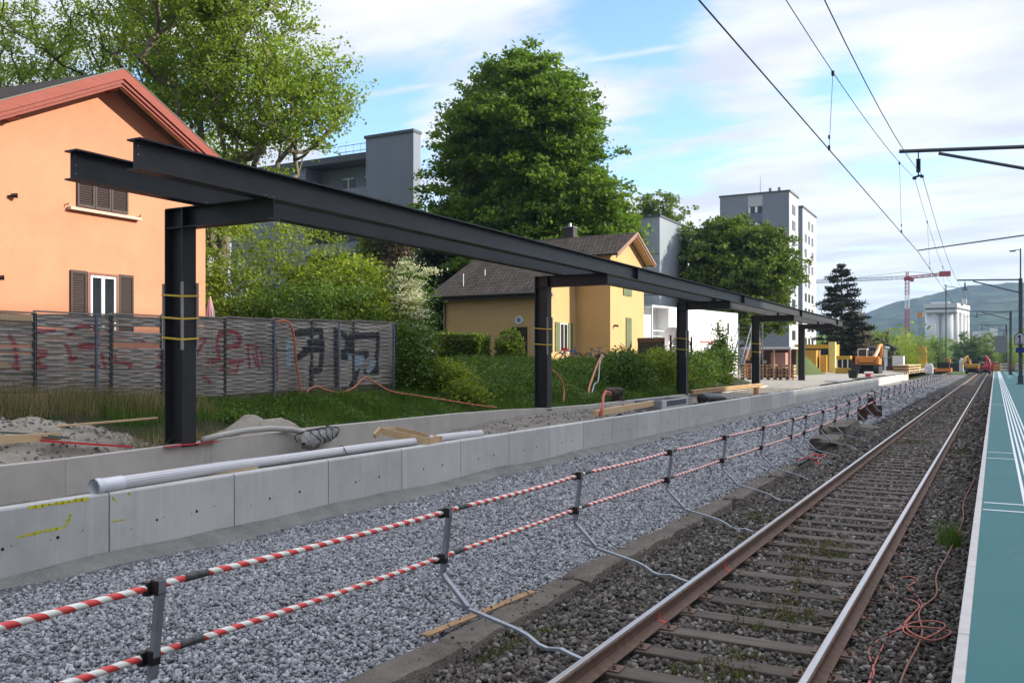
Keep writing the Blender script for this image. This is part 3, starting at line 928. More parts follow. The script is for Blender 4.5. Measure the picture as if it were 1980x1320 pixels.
# rusty sheet piles
def pile(x, y, h, label):
    t = MB()
    t.box(x - .02, x + .02, y - .22, y + .22, -.4, h); t.box(x - .16, x + .16, y - .24, y - .20, -.4, h); t.box(x - .16, x + .16, y + .20, y + .24, -.4, h)
    o = t.build('sheet_pile', M['rust2'], None, (x, y, -.4)); tag(o, label, 'steel pile', 'rusty steel piles beside the old track')
pile(-4.75, 38.3, .32, 'short rusty steel pile standing alone in front of the piled-up pair')
pile(-4.95, 43.0, .50, 'tall rusty steel pile at the back of the pair')
pile(-4.55, 41.7, .22, 'lower rusty steel pile at the front of the pair')

# ------------------------------------------------------------------ barrier of rail-clamped posts
PY = [0.33, 3.33, 6.31, 9.05, 12.13, 15.01, 17.99, 20.95, 22.4, 24.9, 27.32, 29.84, 32.83, 36.11]
PZ = [1.02, .99, .95, .95, .93, .92, .88, .88, .86, .86, .86, .88, .90, .92]
while PY[-1] < 112: PY.append(PY[-1] + 3.05 + random.uniform(-.12, .12)); PZ.append(PZ[-1] + random.uniform(-.03, .03) * 1.0 + (0.90 - PZ[-1]) * .3)
PX = [-4.08 + 0.02 * math.sin(i * 1.7) - (0.0 if y < 30 else min(.35, (y - 30) * .03)) for i, y in enumerate(PY)]
def post_proto():
    t = thing('barrier_post', 'x', 'barrier post', (-4.1, 0, 0), 'galvanised rail-clamped posts of the red and white barrier')
    m = MB()
    # upright C profile, open to the far side
    def upr(x0, z0, x1, z1):
        for dy, w, dx, th in ((0, .045, .016, .004), (0, .045, -.016, .004)):
            m.beam((x0 + dx, dy, z0), (x1 + dx, dy, z1), .045, .004, up=(1, 0, 0))
        m.beam((x0, -.0205, z0), (x1, -.0205, z1), .004, .032, up=(1, 0, 0))
    upr(-4.135, .44, -4.07, .985)
    m.build('upright', M['galv'], t)
    a = MB()
    a.sweep([(-4.135, 0, .50), (-4.14, 0, .42), (-4.11, 0, .375), (-4.05, 0, .32), (-3.89, 0, .165)], .048, .030)
    a.build('slanting_arm', M['galv'], t)
    a = MB()
    a.sweep([(-4.06, 0, .20), (-3.89, 0, .150), (-3.42, 0, .045), (-3.32, 0, .01), (-3.22, 0, -.050), (-3.14, 0, -.068), (-3.02, 0, -.055), (-2.94, 0, -.080), (-2.86, 0, -.10), (-2.745, 0, -.115)], .042, .022)
    a.build('foot_bar', M['galv'], t)
    for z, x in ((.955, -4.085), (.560, -4.128)):
        c = MB(); c.box(x - .035, x + .024, -.030, .030, z - .055, z + .030); c.box(x - .075, x - .03, -.055, .022, z - .06, z + .02)
        c.build('tube_clamp', M['black'], t, bevel=.006)
        b = MB()
        for dz in (-.03, .005): b.cyl((x - .05, -.055, z + dz), (x - .05, -.058, z + dz), .006, .006, 6)
        b.build('rivet', M['galv'], t.children[-1])
    return t
bp = post_proto()
for i, y in enumerate(PY):
    o = bp if i == 0 else copy_tree(bp)
    o.location = (PX[i] - .02, y, PZ[i] - .985)
    if i == 0: lb = 'barrier post out of view below the left corner of the picture'
    elif i <= 24: lb = 'grey barrier post clamped to the left rail, %s from the picture\'s left edge' % ordinal(i)
    else: lb = 'tiny grey barrier post in the dense far end of the row'
    o['label'] = lb
tid = 0
for row in (0, 1):
    for i in range(len(PY) - 1):
        if i == 7: continue                      # the tube runs past the doubled post
        j = i + 1 if i != 6 else i + 2
        ya, yb = PY[i] + .30 if i else -1.0, PY[j] + .30
        def zz(y, q0, q1): return PZ[q0] + (PZ[q1] - PZ[q0]) * (y - PY[q0]) / (PY[q1] - PY[q0])
        k2 = min(j + 1, len(PY) - 1)
        za = zz(ya, i, j); zb = zz(yb, j, k2) if k2 > j else PZ[j]
        za = zz(ya, i, j); zb = PZ[j] + (PZ[k2] - PZ[j]) * .1
        xa = PX[i] + (PX[j] - PX[i]) * .1; xb = PX[j] + (PX[k2] - PX[j]) * .1
        dz = -.042 if row == 0 else -.438; dx = -.052 if row == 0 else -.095
        Lh = (yb - ya) / 2
        t = thing('barrier_tube', 'x', 'barrier tube', (0, 0, 0), 'red and white barrier tubes, upper and lower row')
        sg_ = random.uniform(.004, .018); m = MB(); m.tube([(0, Lh * q_ / 5, -sg_ * (1 - (q_ / 5) ** 2)) for q_ in range(-5, 6)], .0205, 14)
        o = m.build('striped_tube', M['stripe'], t, smooth=False)
        for p in o.data.polygons: p.use_smooth = len(p.vertices) == 4
        m = MB(); m.cyl((0, Lh - .085, 0), (0, Lh + .0, 0), .0235, .0235, 14); m.cyl((0, Lh + .0, 0), (0, Lh + .085, 0), .0225, .0225, 14)
        sl = m.build('joint_sleeve', M['sleeve'], t)
        for p in sl.data.polygons: p.use_smooth = len(p.vertices) == 4
        if j == i + 1 and i == 5:
            pass
        t.location = ((xa + xb) / 2 + dx, (ya + yb) / 2, (za + zb) / 2 + dz)
        t.rotation_euler = (math.atan2(zb - za, yb - ya), 0, -math.atan2(xb - xa, yb - ya))
        nm = 'upper' if row == 0 else 'lower'
        cn = i + 1 if i < 7 else i
        if i <= 22: t['label'] = 'red and white striped tube of the %s row, %s from the picture\'s left edge' % (nm, ordinal(cn))
        else: t['label'] = 'thin pale barrier tube in the far end of the %s row' % nm

# ------------------------------------------------------------------ steel canopy frame
CF = thing('canopy_frame', 'long unfinished canopy frame of black steel columns and beams', 'steel frame', (-12.3, 11.5, .55))
CY = [11.5 + 15.15 * k for k in range(5)]
def ibeam_y(m, x, y0, y1, z0, z1, fl, tf=.026, tw=.016):
    m.box(x - fl / 2, x + fl / 2, y0, y1, z1 - tf, z1)
    m.box(x - fl / 2, x + fl / 2, y0, y1, z0, z0 + tf)
    m.box(x - tw / 2, x + tw / 2, y0 + .002, y1 - .002, z0 + tf, z1 - tf)
for x in (-11.28, -12.76):
    m = MB(); ibeam_y(m, x, 8.78, 78.2, 5.05, 5.52, .30)
    b = m.build('long_beam', M['steel_black'], CF)
    for ys_ in [29.6 + 15.15 * k for k in range(4)]:
        s_ = MB(); s_.box(x - .145, x + .145, ys_ - .014, ys_ + .014, 5.077, 5.493); s_.build('splice_plate', M['steel_black'], b)
    h = MB()
    for zz_ in ((5.42, 5.29) if x > -12 else (5.43, 5.29, 5.15)):
        h.cyl((x + .006, 8.86, zz_), (x + .013, 8.86, zz_), .013, .013, 8)
    h.build('bolt', M['galv'], b)
for y in CY:
    c = MB()
    c.box(-13.235, -13.21, y - .16, y + .16, .40, 5.03)      # flange towards the track
    c.box(-13.69, -13.665, y - .16, y + .16, .40, 5.03)
    c.box(-13.663, -13.237, y - .009, y + .009, .40, 5.028)
    co = c.build('column', M['steel_black'], CF)
    s_ = MB(); s_.box(-13.662, -13.238, y - .15, y + .15, 4.67, 4.69); s_.box(-13.72, -13.18, y - .19, y + .19, .52 if y > 20 else .60, .55 if y > 20 else .63)
    s_.build('stiffener_plate', M['steel_black'], co)
    b = MB()
    x0, x1 = -13.208, -11.08
    b.box(-13.69, x1, y - .15, y + .15, 5.031, 5.05)
    b.box(x0, x1, y - .15, y + .15, 4.67, 4.69)
    b.box(x0, x1 - .002, y - .008, y + .008, 4.69, 5.031)
    br = b.build('bracket', M['steel_black'], CF)
    n_ = MB()
    for xx in (-11.28, -12.76):
        for dx in (-.09, .09):
            for dy in (-.09, .09):
                n_.cyl((xx + dx, y + dy, 5.076), (xx + dx, y + dy, 5.10), .018, .018, 6)
    n_.build('bolt', M['galv'], br)
nm = ['nearest', 'second', 'third', 'fourth', 'farthest']
for i, y in enumerate(CY):
    if i > 3: break
    t = thing('edge_protector', 'pale timber strips held by yellow straps round the %s steel column' % nm[i], 'edge protector', (-13.45, y, 2.4), 'timber strips strapped round the steel columns')
    zt = 3.66
    for (xx, yy) in ((-13.70, y - .175), (-13.195, y - .175), (-13.195, y + .175)):
        m = MB(); m.box(xx - .02, xx + .02, yy - .02, yy + .02, zt - 1.26 + (0.06 if yy > y else 0), zt - (.02 if xx < -13.5 else 0)); m.build('timber_strip', M['timber_z'], t)
    for zz_ in ((2.62, 3.00, 3.42) if i == 0 else (2.75, 3.28)):
        m = MB(); m.beam((-13.73, y - .198, zz_ + .015), (-13.17, y - .198, zz_ - .03), .004, .034); m.beam((-13.172, y - .20, zz_ - .03), (-13.172, y + .20, zz_ + .0), .004, .034)
        m.build('strap', M['strap'], t)

# ------------------------------------------------------------------ pipes, timbers and bits on the fill
t = thing('drain_pipe', 'long ribbed white drain pipe with a socket end lying along the wall', 'pipe', (-9.95, 8, .6))
pts = [(-9.82, 7.45, .635), (-9.95, 9.2, .63), (-10.0, 11.0, .615), (-10.03, 12.8, .61), (-10.0, 14.2, .60)]
m = MB(); m.tube(pts, .085, 18, caps=False); o = m.build('pipe_wall', M['pipe'], t, smooth=True)
m = MB(); m.tube([(-9.79, 7.05, .635), (-9.80, 7.14, .635), (-9.81, 7.16, .635), (-9.83, 7.47, .635)], .1, 20, caps=False, rs=[.102, .102, .094, .094]); m.tube([(-9.79, 7.05, .635), (-9.81, 7.40, .635)], .088, 20, caps=False)
m.build('socket', M['white_pl'], t, smooth=True)
m = MB(); m.cyl((-9.81, 7.30, .635), (-9.815, 7.31, .635), .087, .087, 20); m.build('pipe_mouth', M['grey'], t)
t = MB(); t.tube([(-9.97, 14.65, .615), (-9.92, 15.6, .61), (-9.88, 16.55, .60)], .085, 18); tag(t.build('drain_pipe', M['pipe'], None, (-9.9, 15.6, .6), smooth=False), 'short white drain pipe piece beyond the little timber frame', 'pipe')
m = MB(); m.tube([(-13.14, 11.75, .70), (-13.2, 12.3, .755), (-13.25, 13.0, .79), (-13.2, 13.6, .79), (-13.1, 14.1, .74), (-12.95, 14.5, .62)], .06, 14)
tag(m.build('flexible_duct', mat('pale_grey_duct', (.42, .40, .36), .6), None, (-12.6, 12, .7), smooth=True), 'pale bent duct lying behind the long pipe near the first column', 'duct')
t = thing('wooden_crate', 'small box frame of fresh timber resting across the drain pipe', 'crate', (-10.1, 14.3, .7))
def plank(m, p0, p1, w, h): m.beam(p0, p1, w, h)
for i, (p0, p1, w, h) in enumerate([((-10.55, 13.95, .80), (-9.72, 14.35, .60), .035, .14), ((-10.62, 14.45, .80), (-9.78, 14.85, .60), .035, .14), ((-10.55, 13.93, .80), (-10.63, 14.47, .80), .035, .14), ((-9.76, 14.33, .615), (-9.83, 14.83, .615), .035, .14), ((-10.66, 13.8, .72), (-10.66, 14.0, .86), .06, .10)]):
    m = MB(); plank(m, p0, p1, w, h); m.build('board', M['timber_x'], t)
# cable-wrapped grey bundle
t = thing('wrapped_bundle', 'lumpy grey bundle wrapped in plastic and black cable on the rear wall', 'bundle', (-12.2, 14.2, .6))
n = 26; k = 14; V = []; F = []
for i in range(n + 1):
    a = i / n; cx = -12.62 + a * -.35; cy = 13.95 + a * 1.45; cz = .47 + .14 * a; rr_ = .20 * (1 - .35 * a) * min(1, 8 * a + .15, 8 * (1 - a) + .15)
    for j in range(k):
        th_ = 2 * math.pi * j / k; r_ = rr_ * (1 + 1.1 * float(fbm(i * .7, j * 1.1, 3, 5)))
        V.append((cx + .85 * r_ * math.cos(th_), cy + .5 * r_ * math.cos(th_), cz + r_ * math.sin(th_) * .9))
    if i:
        for j in range(k): F.append(((i - 1) * k + j, (i - 1) * k + (j + 1) % k, i * k + (j + 1) % k, i * k + j))
m = MB(); m.add(V, F); m.build('wrap', mat('dusty_plastic_wrap', (.24, .235, .225), .5, var=.4, scale=9, bump=.6, bscale=18), t, smooth=True)
for s_ in range(5):
    a0 = .12 + s_ * .17; pts = []
    for q in range(15):
        th_ = -0.5 + q / 14 * 3.8; a = a0 + .06 * math.sin(q + s_); cx = -12.62 - .35 * a; cy = 13.95 + 1.45 * a
        pts.append((cx + .21 * math.cos(th_) * (1 - .35 * a), cy + .12 * math.cos(th_) - .05 * q / 14, .49 + .14 * a + .22 * math.sin(th_) * (1 - .35 * a)))
    m = MB(); m.tube(pts, .013, 6); m.build('cable', M['black'], t)
m = MB(); m.tube([(-12.5, 13.9, .60), (-11.6, 13.2, .40), (-10.5, 12.4, .60), (-10.05, 12.1, .71), (-9.92, 12.0, .66), (-9.86, 12.0, .56)], .009, 6)
m.build('loose_cable', M['black'], t)
def lay_board(name, label, p0, p1, w, h, mt, cat='board', group=None):
    m = MB(); m.beam(p0, p1, w, h)
    c = [(a + b) / 2 for a, b in zip(p0, p1)]
    return tag(m.build(name, mt, None, c, bevel=.003), label, cat, group)
lay_board('board', 'pale timber scrap under the long pipe, before the second wall joint', (-9.93, 9.0, .565), (-9.90, 9.9, .565), .09, .02, M['timber'])
lay_board('board', 'dark flat strip lying on the rear wall behind the pipe', (-11.2, 12.7, .42), (-10.9, 14.2, .42), .05, .03, M['steel_black'])
lay_board('board', 'orange-brown broken board across the old kerb beside the gravel', (-4.50, 6.55, -.27), (-4.28, 8.25, -.235), .09, .02, mat('orange_board', (.30, .18, .09), .85, var=.4, scale=9))
lay_board('board', 'long fresh board leaning on the soil heap behind the rear wall', (-14.55, 8.2, 1.02), (-14.1, 11.5, 1.10), .10, .03, M['timber'])
lay_board('board', 'thick fresh plank end lying low on the soil heap at the left edge', (-13.9, 7.3, .95), (-13.85, 9.35, .93), .05, .13, M['timber'])
m = MB(); m.beam((-13.75, 8.95, .88), (-13.55, 10.5, .66), .12, .035)
tag(m.build('red_profile', M['red'], None, (-13.7, 9.7, .8)), 'red channel profile sliding down from the soil heap', 'profile')
m = MB(); m.beam((-13.82, 9.0, .95), (-13.62, 10.55, .69), .10, .012)
tag(m.build('metal_strip', M['galv'], None, (-13.7, 9.7, .85)), 'thin pale strip lying beside the red channel profile', 'strip')
m = MB(); m.tube([(-13.9, 7.2, 1.06), (-14.0, 8.1, 1.09), (-13.95, 8.9, .99), (-13.7, 9.4, .90)], .015, 6)
tag(m.build('garden_hose', mat('dark_green_hose', (.02, .07, .05), .5), None, (-13.9, 8.2, 1)), 'thin dark green hose over the soil heap at the left edge', 'hose')
m = MB(); m.box(-13.19, -13.10, 10.9, 12.1, .635, .65)
tag(m.build('red_strip', M['red'], None, (-13.15, 11.5, .64)), 'short red strip on the wall top at the first column base', 'strip')
# soil heap
def heap_z(X, Y):
    return 0.30 + 0.75 * np.exp(-((X + 14.6) / 0.95) ** 2 - np.clip((Y - 9.3) / 1.9, 0, 9) ** 2) + 0.28 * np.exp(-((X + 15.6) / 1.2) ** 2 - np.clip((Y - 11.0) / 1.8, 0, 9) ** 2) + 0.22 * fbm(X * 2.2, Y * 2.2, 5, 91)
X, Y = np.meshgrid(np.arange(-16.6, -13.35, .07), np.arange(4.5, 14.6, .07))
Zh = heap_z(X, Y); nx = X.shape[1]; ny = X.shape[0]
i = (np.arange(ny - 1)[:, None] * nx + np.arange(nx - 1)[None, :]).ravel()
o = np_mesh('soil_heap', np.stack([X.ravel(), Y.ravel(), Zh.ravel()], 1), np.stack([i, i + 1, i + nx + 1, i + nx], 1), M['sand'], smooth=True); tag(o, kind='structure')
X, Y = np.meshgrid(np.arange(-15.6, -13.35, .08), np.arange(12.2, 17.5, .08))
Zh = 0.36 + .62 * np.exp(-((X + 14.35) / .62) ** 2 - ((Y - 14.3) / 1.5) ** 2) + .36 * fbm(X * 2.4, Y * 2.4, 5, 17); nx = X.shape[1]; ny = X.shape[0]
i = (np.arange(ny - 1)[:, None] * nx + np.arange(nx - 1)[None, :]).ravel()
o = np_mesh('soil_heap', np.stack([X.ravel(), Y.ravel(), Zh.ravel()], 1), np.stack([i, i + 1, i + nx + 1, i + nx], 1), M['sand'], smooth=True); tag(o, kind='structure')
q = scatter(-16.2, -13.5, 5, 12.5, 60); sz = .035 * (.4 + rng.random(len(q)))
stones('soil_heap_stones', np.column_stack([q, heap_z(q[:, 0], q[:, 1]) + .005]), sz, M['stone_fill'], 'pale pebbles on the soil heap')

# red protective hose and long timber on the wall, gully box, bin, formwork
m = MB(); m.tube([(-10.35, 24.3, .50), (-10.4, 24.6, .80), (-10.8, 25.6, 1.08), (-11.3, 27.0, 1.18), (-11.7, 28.4, 1.08)], .045, 8)
m.tube([(-10.45, 24.5, .50), (-10.5, 24.8, .74), (-10.9, 25.8, 1.01), (-11.4, 27.2, 1.10), (-11.8, 28.6, 1.0)], .03, 8)
tag(m.build('red_hose', M['hose_red'], None, (-11, 26, .6), smooth=True), 'thick red hose arching out of the fill beside a timber beam', 'hose')
lay_board('timber_beam', 'pale timber beam lying on the fill from the red hose to the grey gully box', (-10.5, 24.2, .62), (-10.25, 28.6, .74), .12, .18, M['timber'])
t = thing('gully_box', 'open grey concrete gully box on the fill behind the wall', 'gully box', (-10.3, 29.5, .5))
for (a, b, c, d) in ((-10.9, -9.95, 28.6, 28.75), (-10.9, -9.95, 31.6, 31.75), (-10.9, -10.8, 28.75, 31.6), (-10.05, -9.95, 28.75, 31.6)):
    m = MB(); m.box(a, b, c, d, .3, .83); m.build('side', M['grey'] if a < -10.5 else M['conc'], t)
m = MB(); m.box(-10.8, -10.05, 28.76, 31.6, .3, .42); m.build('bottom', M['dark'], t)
m = MB(); m.box(-9.949, -9.942, 29.2, 31.4, .62, .80); m.build('dark_inset', mat('blue_grey_panel', (.05, .055, .08), .6), t)
rough_block('earth_lump', 'dark root ball of earth behind the red hose', 'earth lump', (-13.9, 34.2, .70), (.7, 2.0, .7), mat('dark_root_soil', (.055, .042, .035), .95, var=.5, scale=5, bump=.8, bscale=12), 5, .4)
t = thing('black_bin', 'black plastic tub lying on its side on the fill', 'tub', (-10.3, 36, .55))
m = MB(); m.tube([(-10.35, 34.6, .66), (-10.33, 34.7, .66), (-10.2, 36.4, .64), (-10.1, 37.2, .60)], .3, 14, rs=[.20, .24, .20, .06]); m.build('tub_body', M['black'], t, smooth=True)
for i, (yy, lb) in enumerate(((31.9, 'orange-brown timber prop against the rear wall, left of the black tub'), (45.6, 'orange-brown timber prop against the rear wall under the fourth column'))):
    m = MB(); m.box(-10.9, -10.75, yy, yy + .5, .3, .80)
    tag(m.build('timber_prop', mat('brown_timber_%d' % i, (.45, .20, .07), .8), None, (-10.8, yy, .5)), lb, 'timber prop')
t = thing('formwork_beam', 'long slatted timber formwork beam lying on the rear wall between the third and fourth column', 'formwork beam', (-13.1, 49, .65))
m = MB(); m.box(-13.18, -13.02, 42.2, 57.0, .70, .74); m.box(-13.18, -13.02, 42.2, 57.0, .55, .58); m.build('flange', M['timber'], t)
m = MB()
for k in range(60): m.box(-13.14, -13.06, 42.4 + k * .243, 42.4 + k * .243 + .11, .58, .70)
m.build('web_slats', M['timber'], t)
t = thing('black_bucket', 'black bucket standing on the fill left of the excavator', 'bucket', (-11.2, 84, .5))
m = MB(); m.cyl((-11.2, 84, .6), (-11.2, 84, 1.35), .35, .5, 14); m.build('bucket_body', M['black'], t)
m = MB(); m.cyl((-10.4, 88, .6), (-10.4, 88, .95), .25, .3, 10); tag(m.build('red_bucket', mat('faded_red', (.45, .06, .1), .5), None, (-10.4, 88, .6)), 'small faded red bucket beside the black bucket', 'bucket')
for i, (xx, yy, w, l, lb) in enumerate(((-10.6, 68, .9, 5.0, 'flat grey sheet on the fill before the farthest column'), (-10.3, 79, .7, 8, 'black rubber mat on the fill beyond the farthest column'), (-10.4, 93, .5, 7, 'thin black strip on the fill before the excavator'))):
    m = MB(); m.box(xx - w / 2, xx + w / 2, yy, yy + l, .60, .68); tag(m.build('sheet', M['black'] if i else M['galv'], None, (xx, yy, .6)), lb, 'sheet')

# orange and red cables beside the platform and on the kerb
def smooth_path(pts, n=6):
    P = [Vector(p) for p in pts]; out = []
    for i in range(len(P) - 1):
        a = P[max(i - 1, 0)]; b = P[i]; c = P[i + 1]; d = P[min(i + 2, len(P) - 1)]
        for k in range(n):
            t_ = k / n
            out.append(0.5 * ((2 * b) + (c - a) * t_ + (2 * a - 5 * b + 4 * c - d) * t_ ** 2 + (3 * b - a - 3 * c + d) * t_ ** 3))
    out.append(P[-1]); return out
def cable(label, pts, r, mt, n=6, name='cable', cat='cable', z=None):
    m = MB(); m.tube(smooth_path(pts, n), r, 6)
    return tag(m.build(name, mt, None, pts[0], smooth=True), label, cat)
zc = -.150
cable('loosely coiled orange-red cable on the dark ballast beside the platform', [(-.84, 6.4, zc), (-.80, 7.1, zc), (-.90, 7.72, zc), (-.72, 8.35, zc + .02), (-.45, 8.50, zc + .02), (-.33, 8.35, zc + .04), (-.45, 8.05, zc + .04), (-.62, 8.15, zc + .05), (-.68, 8.5, zc + .02), (-.50, 8.72, zc + .02), (-.38, 8.5, zc + .05), (-.52, 8.12, zc + .03), (-.70, 8.3, zc + .02), (-.66, 9.0, zc), (-.62, 9.35, zc), (-.74, 9.8, zc), (-.80, 10.0, zc), (-.72, 10.25, zc + .02), (-.82, 10.4, zc + .02), (-.92, 10.3, zc)], .0075, M['cable_or'])
cable('short orange cable end crossing the coil beside the platform', [(-1.0, 10.05, zc), (-.86, 9.6, zc), (-.64, 9.25, zc + .02), (-.70, 8.75, zc), (-.80, 8.0, zc), (-.82, 7.3, zc), (-.80, 6.5, zc)], .0075, M['cable_or'])
cable('brown weathered cable running along the ballast near the platform', [(-.60, 6.3, zc), (-.60, 7.2, zc + .01), (-.55, 8.3, zc), (-.62, 9.0, zc + .02), (-.52, 9.8, zc), (-.56, 10.6, zc + .02), (-.50, 12.0, zc), (-.42, 14.5, zc), (-.46, 16.5, zc), (-.35, 20, zc)], .010, mat('brown_cable', (.22, .10, .065), .7))
cable('tangle of red wires on the old kerb between the barrier feet', [(-4.15, 21.6, -.2), (-3.95, 22.6, -.12), (-4.1, 23.4, -.17), (-3.8, 22.4, -.1), (-3.75, 21.7, -.13), (-4.0, 21.9, -.1), (-3.7, 22.9, -.14), (-3.6, 21.3, -.1), (-3.5, 20.9, -.18), (-3.65, 21.2, -.15)], .014, M['hose_red'])
# orange hose over the fence
cable('orange hose hanging over the wooden fence down to the grass', [(-16.95, 17.6, 3.22), (-16.82, 17.78, 3.27), (-16.72, 17.95, 3.18), (-16.70, 18.08, 2.85), (-16.72, 18.18, 2.2), (-16.70, 18.28, 1.7), (-16.66, 18.38, 1.2), (-16.5, 18.55, .95)], .032, M['hose_or'], name='orange_hose', cat='hose')
cable('orange hose in two long waves across the fence foot', [(-16.6, 18.45, 1.12), (-16.6, 18.5, 1.35), (-16.6, 18.85, 1.47), (-16.6, 19.3, 1.36), (-16.6, 19.9, 1.27), (-16.6, 20.5, 1.40), (-16.6, 21.0, 1.68), (-16.5, 21.3, 1.56), (-16.2, 21.8, 1.26), (-15.6, 22.3, 1.12), (-15.0, 22.9, .98), (-14.4, 23.6, .82), (-13.9, 24.3, .70)], .026, M['hose_or'], name='orange_hose', cat='hose')
cable('orange hose rising through the shrubs beside the second column', [(-14.0, 31.8, .5), (-14.4, 32.6, .9), (-14.9, 34.1, 1.4), (-15.3, 35.6, 2.0), (-15.5, 36.6, 2.45)], .045, M['hose_or'], name='orange_hose', cat='hose')
cable('bluish hose twisted with the orange one beside the second column', [(-14.1, 32.0, .5), (-14.4, 33.2, 1.2), (-14.7, 34.3, 1.35), (-15.3, 35.9, 2.1), (-15.5, 36.8, 2.4)], .03, M['galv'], name='grey_hose', cat='hose')
cable('dark orange hose stub curving in the grass right of the second column', [(-14.0, 29.3, .4), (-14.2, 29.9, 1.0), (-14.3, 29.8, 1.5), (-14.4, 29.3, 1.85)], .035, M['hose_or'], name='orange_hose', cat='hose')
G_BLACK = [[(18.44, 2.94), (18.88, 2.99), (19.50, 3.05), (19.53, 2.74), (19.01, 2.71)], [(18.81, 2.50), (19.50, 2.53)], [(19.57, 2.69), (19.53, 2.29), (19.47, 1.93), (19.27, 1.91)], [(19.10, 2.02), (19.10, 1.44)], [(20.15, 3.07), (20.15, 2.29), (20.17, 1.51)], [(20.19, 3.05), (20.58, 2.94), (20.69, 2.76), (20.61, 2.48), (20.22, 2.36), (20.65, 2.29)], [(20.83, 2.91), (21.47, 2.96), (22.17, 2.98), (22.16, 2.59), (22.09, 2.29), (22.13, 1.85), (21.55, 1.86)], [(20.83, 2.90), (20.83, 2.43), (21.02, 2.36), (21.62, 2.39), (21.24, 2.10), (21.05, 1.63), (20.87, 1.44)], [(18.50, 2.28), (18.88, 2.42)]]
G_BLUE = [[(20.83, 2.27), (21.39, 2.22), (21.09, 2.01)], [(18.19, 2.67), (18.19, 2.11)], [(21.94, 2.15), (21.70, 1.91)]]
G_RED = [[(10.39, 2.69), (10.49, 2.55), (10.56, 2.03)], [(10.43, 2.51), (10.53, 2.50)], [(10.46, 2.09), (10.56, 2.04)], [(10.97, 2.39), (11.15, 2.39), (11.14, 2.32), (10.99, 2.27), (10.99, 2.09), (11.15, 2.06)], [(10.97, 2.79), (11.33, 2.82)], [(11.58, 2.53), (11.67, 2.40), (11.69, 2.19), (11.81, 2.26)], [(11.66, 2.74), (11.73, 2.76)], [(11.81, 2.88), (11.96, 2.94), (12.15, 2.93), (12.31, 2.86), (12.35, 2.76)], [(11.90, 2.54), (12.35, 2.53), (11.92, 2.47)], [(12.19, 2.08), (12.37, 2.08)], [(12.43, 2.33), (12.51, 2.05)], [(12.75, 2.88), (13.05, 2.91)], [(12.88, 2.52), (13.31, 2.58), (13.35, 2.51), (12.92, 2.50)], [(12.75, 2.30), (12.78, 2.17), (13.18, 2.13), (13.13, 2.04)], [(13.48, 2.64), (13.52, 2.60)], [(13.93, 2.34), (14.07, 2.36)], [(13.88, 2.07), (14.07, 2.09)], [(14.98, 2.75), (15.29, 2.71), (15.03, 2.39)], [(15.63, 2.47), (15.65, 2.72), (15.92, 2.91), (16.30, 2.92), (16.41, 2.65), (16.30, 2.52), (15.97, 2.58)], [(15.97, 2.52), (16.41, 2.63)], [(16.00, 2.17), (16.47, 2.19)], [(16.08, 2.12), (16.53, 2.19)], [(15.65, 2.43), (15.71, 2.23), (15.39, 2.19), (15.60, 2.13)], [(15.76, 1.98), (16.30, 1.93), (16.36, 2.10)], [(15.19, 1.83), (15.44, 1.66)], [(16.64, 2.61), (17.05, 2.55)], [(16.87, 2.36), (16.99, 2.06)], [(15.64, 2.73), (15.74, 2.90), (16.12, 2.97), (16.45, 2.79), (16.40, 2.58), (15.96, 2.53)], [(16.01, 2.20), (16.51, 2.20)], [(16.06, 2.16), (16.45, 2.18)], [(15.37, 2.18), (15.74, 2.20), (15.64, 2.73)], [(16.68, 2.58), (16.74, 2.03)], [(16.97, 2.46), (17.09, 1.98)], [(17.15, 2.42), (17.21, 2.11)], [(17.69, 2.55), (17.75, 2.07), (17.75, 1.67)], [(15.85, 2.03), (16.29, 1.90)]]
# ------------------------------------------------------------------ wooden fence with graffiti
def m_fence():
    g = NG('weathered_fence_wood')
    v = g.coord((14, 0.9, 14))
    f = g.noise(v, 2.0, 6, 0.7, 0.5)
    c = g.ramp(f, [(0.2, (0.24, 0.205, 0.17)), (0.5, (0.54, 0.48, 0.42)), (0.8, (0.80, 0.74, 0.67))])
    f3 = g.noise(g.coord((1, 1, 1)), 1.1, 4)
    c = g.mix(g.rng(f3, 0.42, 0.7, 0, 0.5), c, (0.14, 0.11, 0.085))
    at = g.n('ShaderNodeVertexColor'); at.layer_name = 'paint'
    wear = g.noise(g.coord((8, 5, 8)), 2.2, 4, 0.7)
    k = g.mt('MULTIPLY', at.outputs['Alpha'], g.rng(wear, 0.28, 0.42, 0.4, 1.0))
    c = g.mix(k, c, at.outputs['Color'])
    g.col(c); g.set(0.85, 0, 0.2); g.bump(f, 0.5, 0.01)
    return g.m
M['fence'] = m_fence()
def seg_dist(py, pz, strokes):
    d = np.full(py.shape, 9.0)
    for s_ in strokes:
        for (y0, z0), (y1, z1) in zip(s_[:-1], s_[1:]):
            L2 = (y1 - y0) ** 2 + (z1 - z0) ** 2 + 1e-9
            t = np.clip(((py - y0) * (y1 - y0) + (pz - z0) * (z1 - z0)) / L2, 0, 1)
            d = np.minimum(d, np.hypot(py - y0 - t * (y1 - y0), pz - z0 - t * (z1 - z0)))
    return d
def fence_top(y): return 3.10 + 0.021 * (y - 9)
WF = thing('wooden_fence', 'weathered woven wooden fence with red and black graffiti behind the wire mesh', 'fence', (-17, 14, 1.3))
pan = [5.2, 7.1, 9.0, 10.9, 12.65, 14.0, 15.9, 17.6, 19.1, 20.95, 23.1]
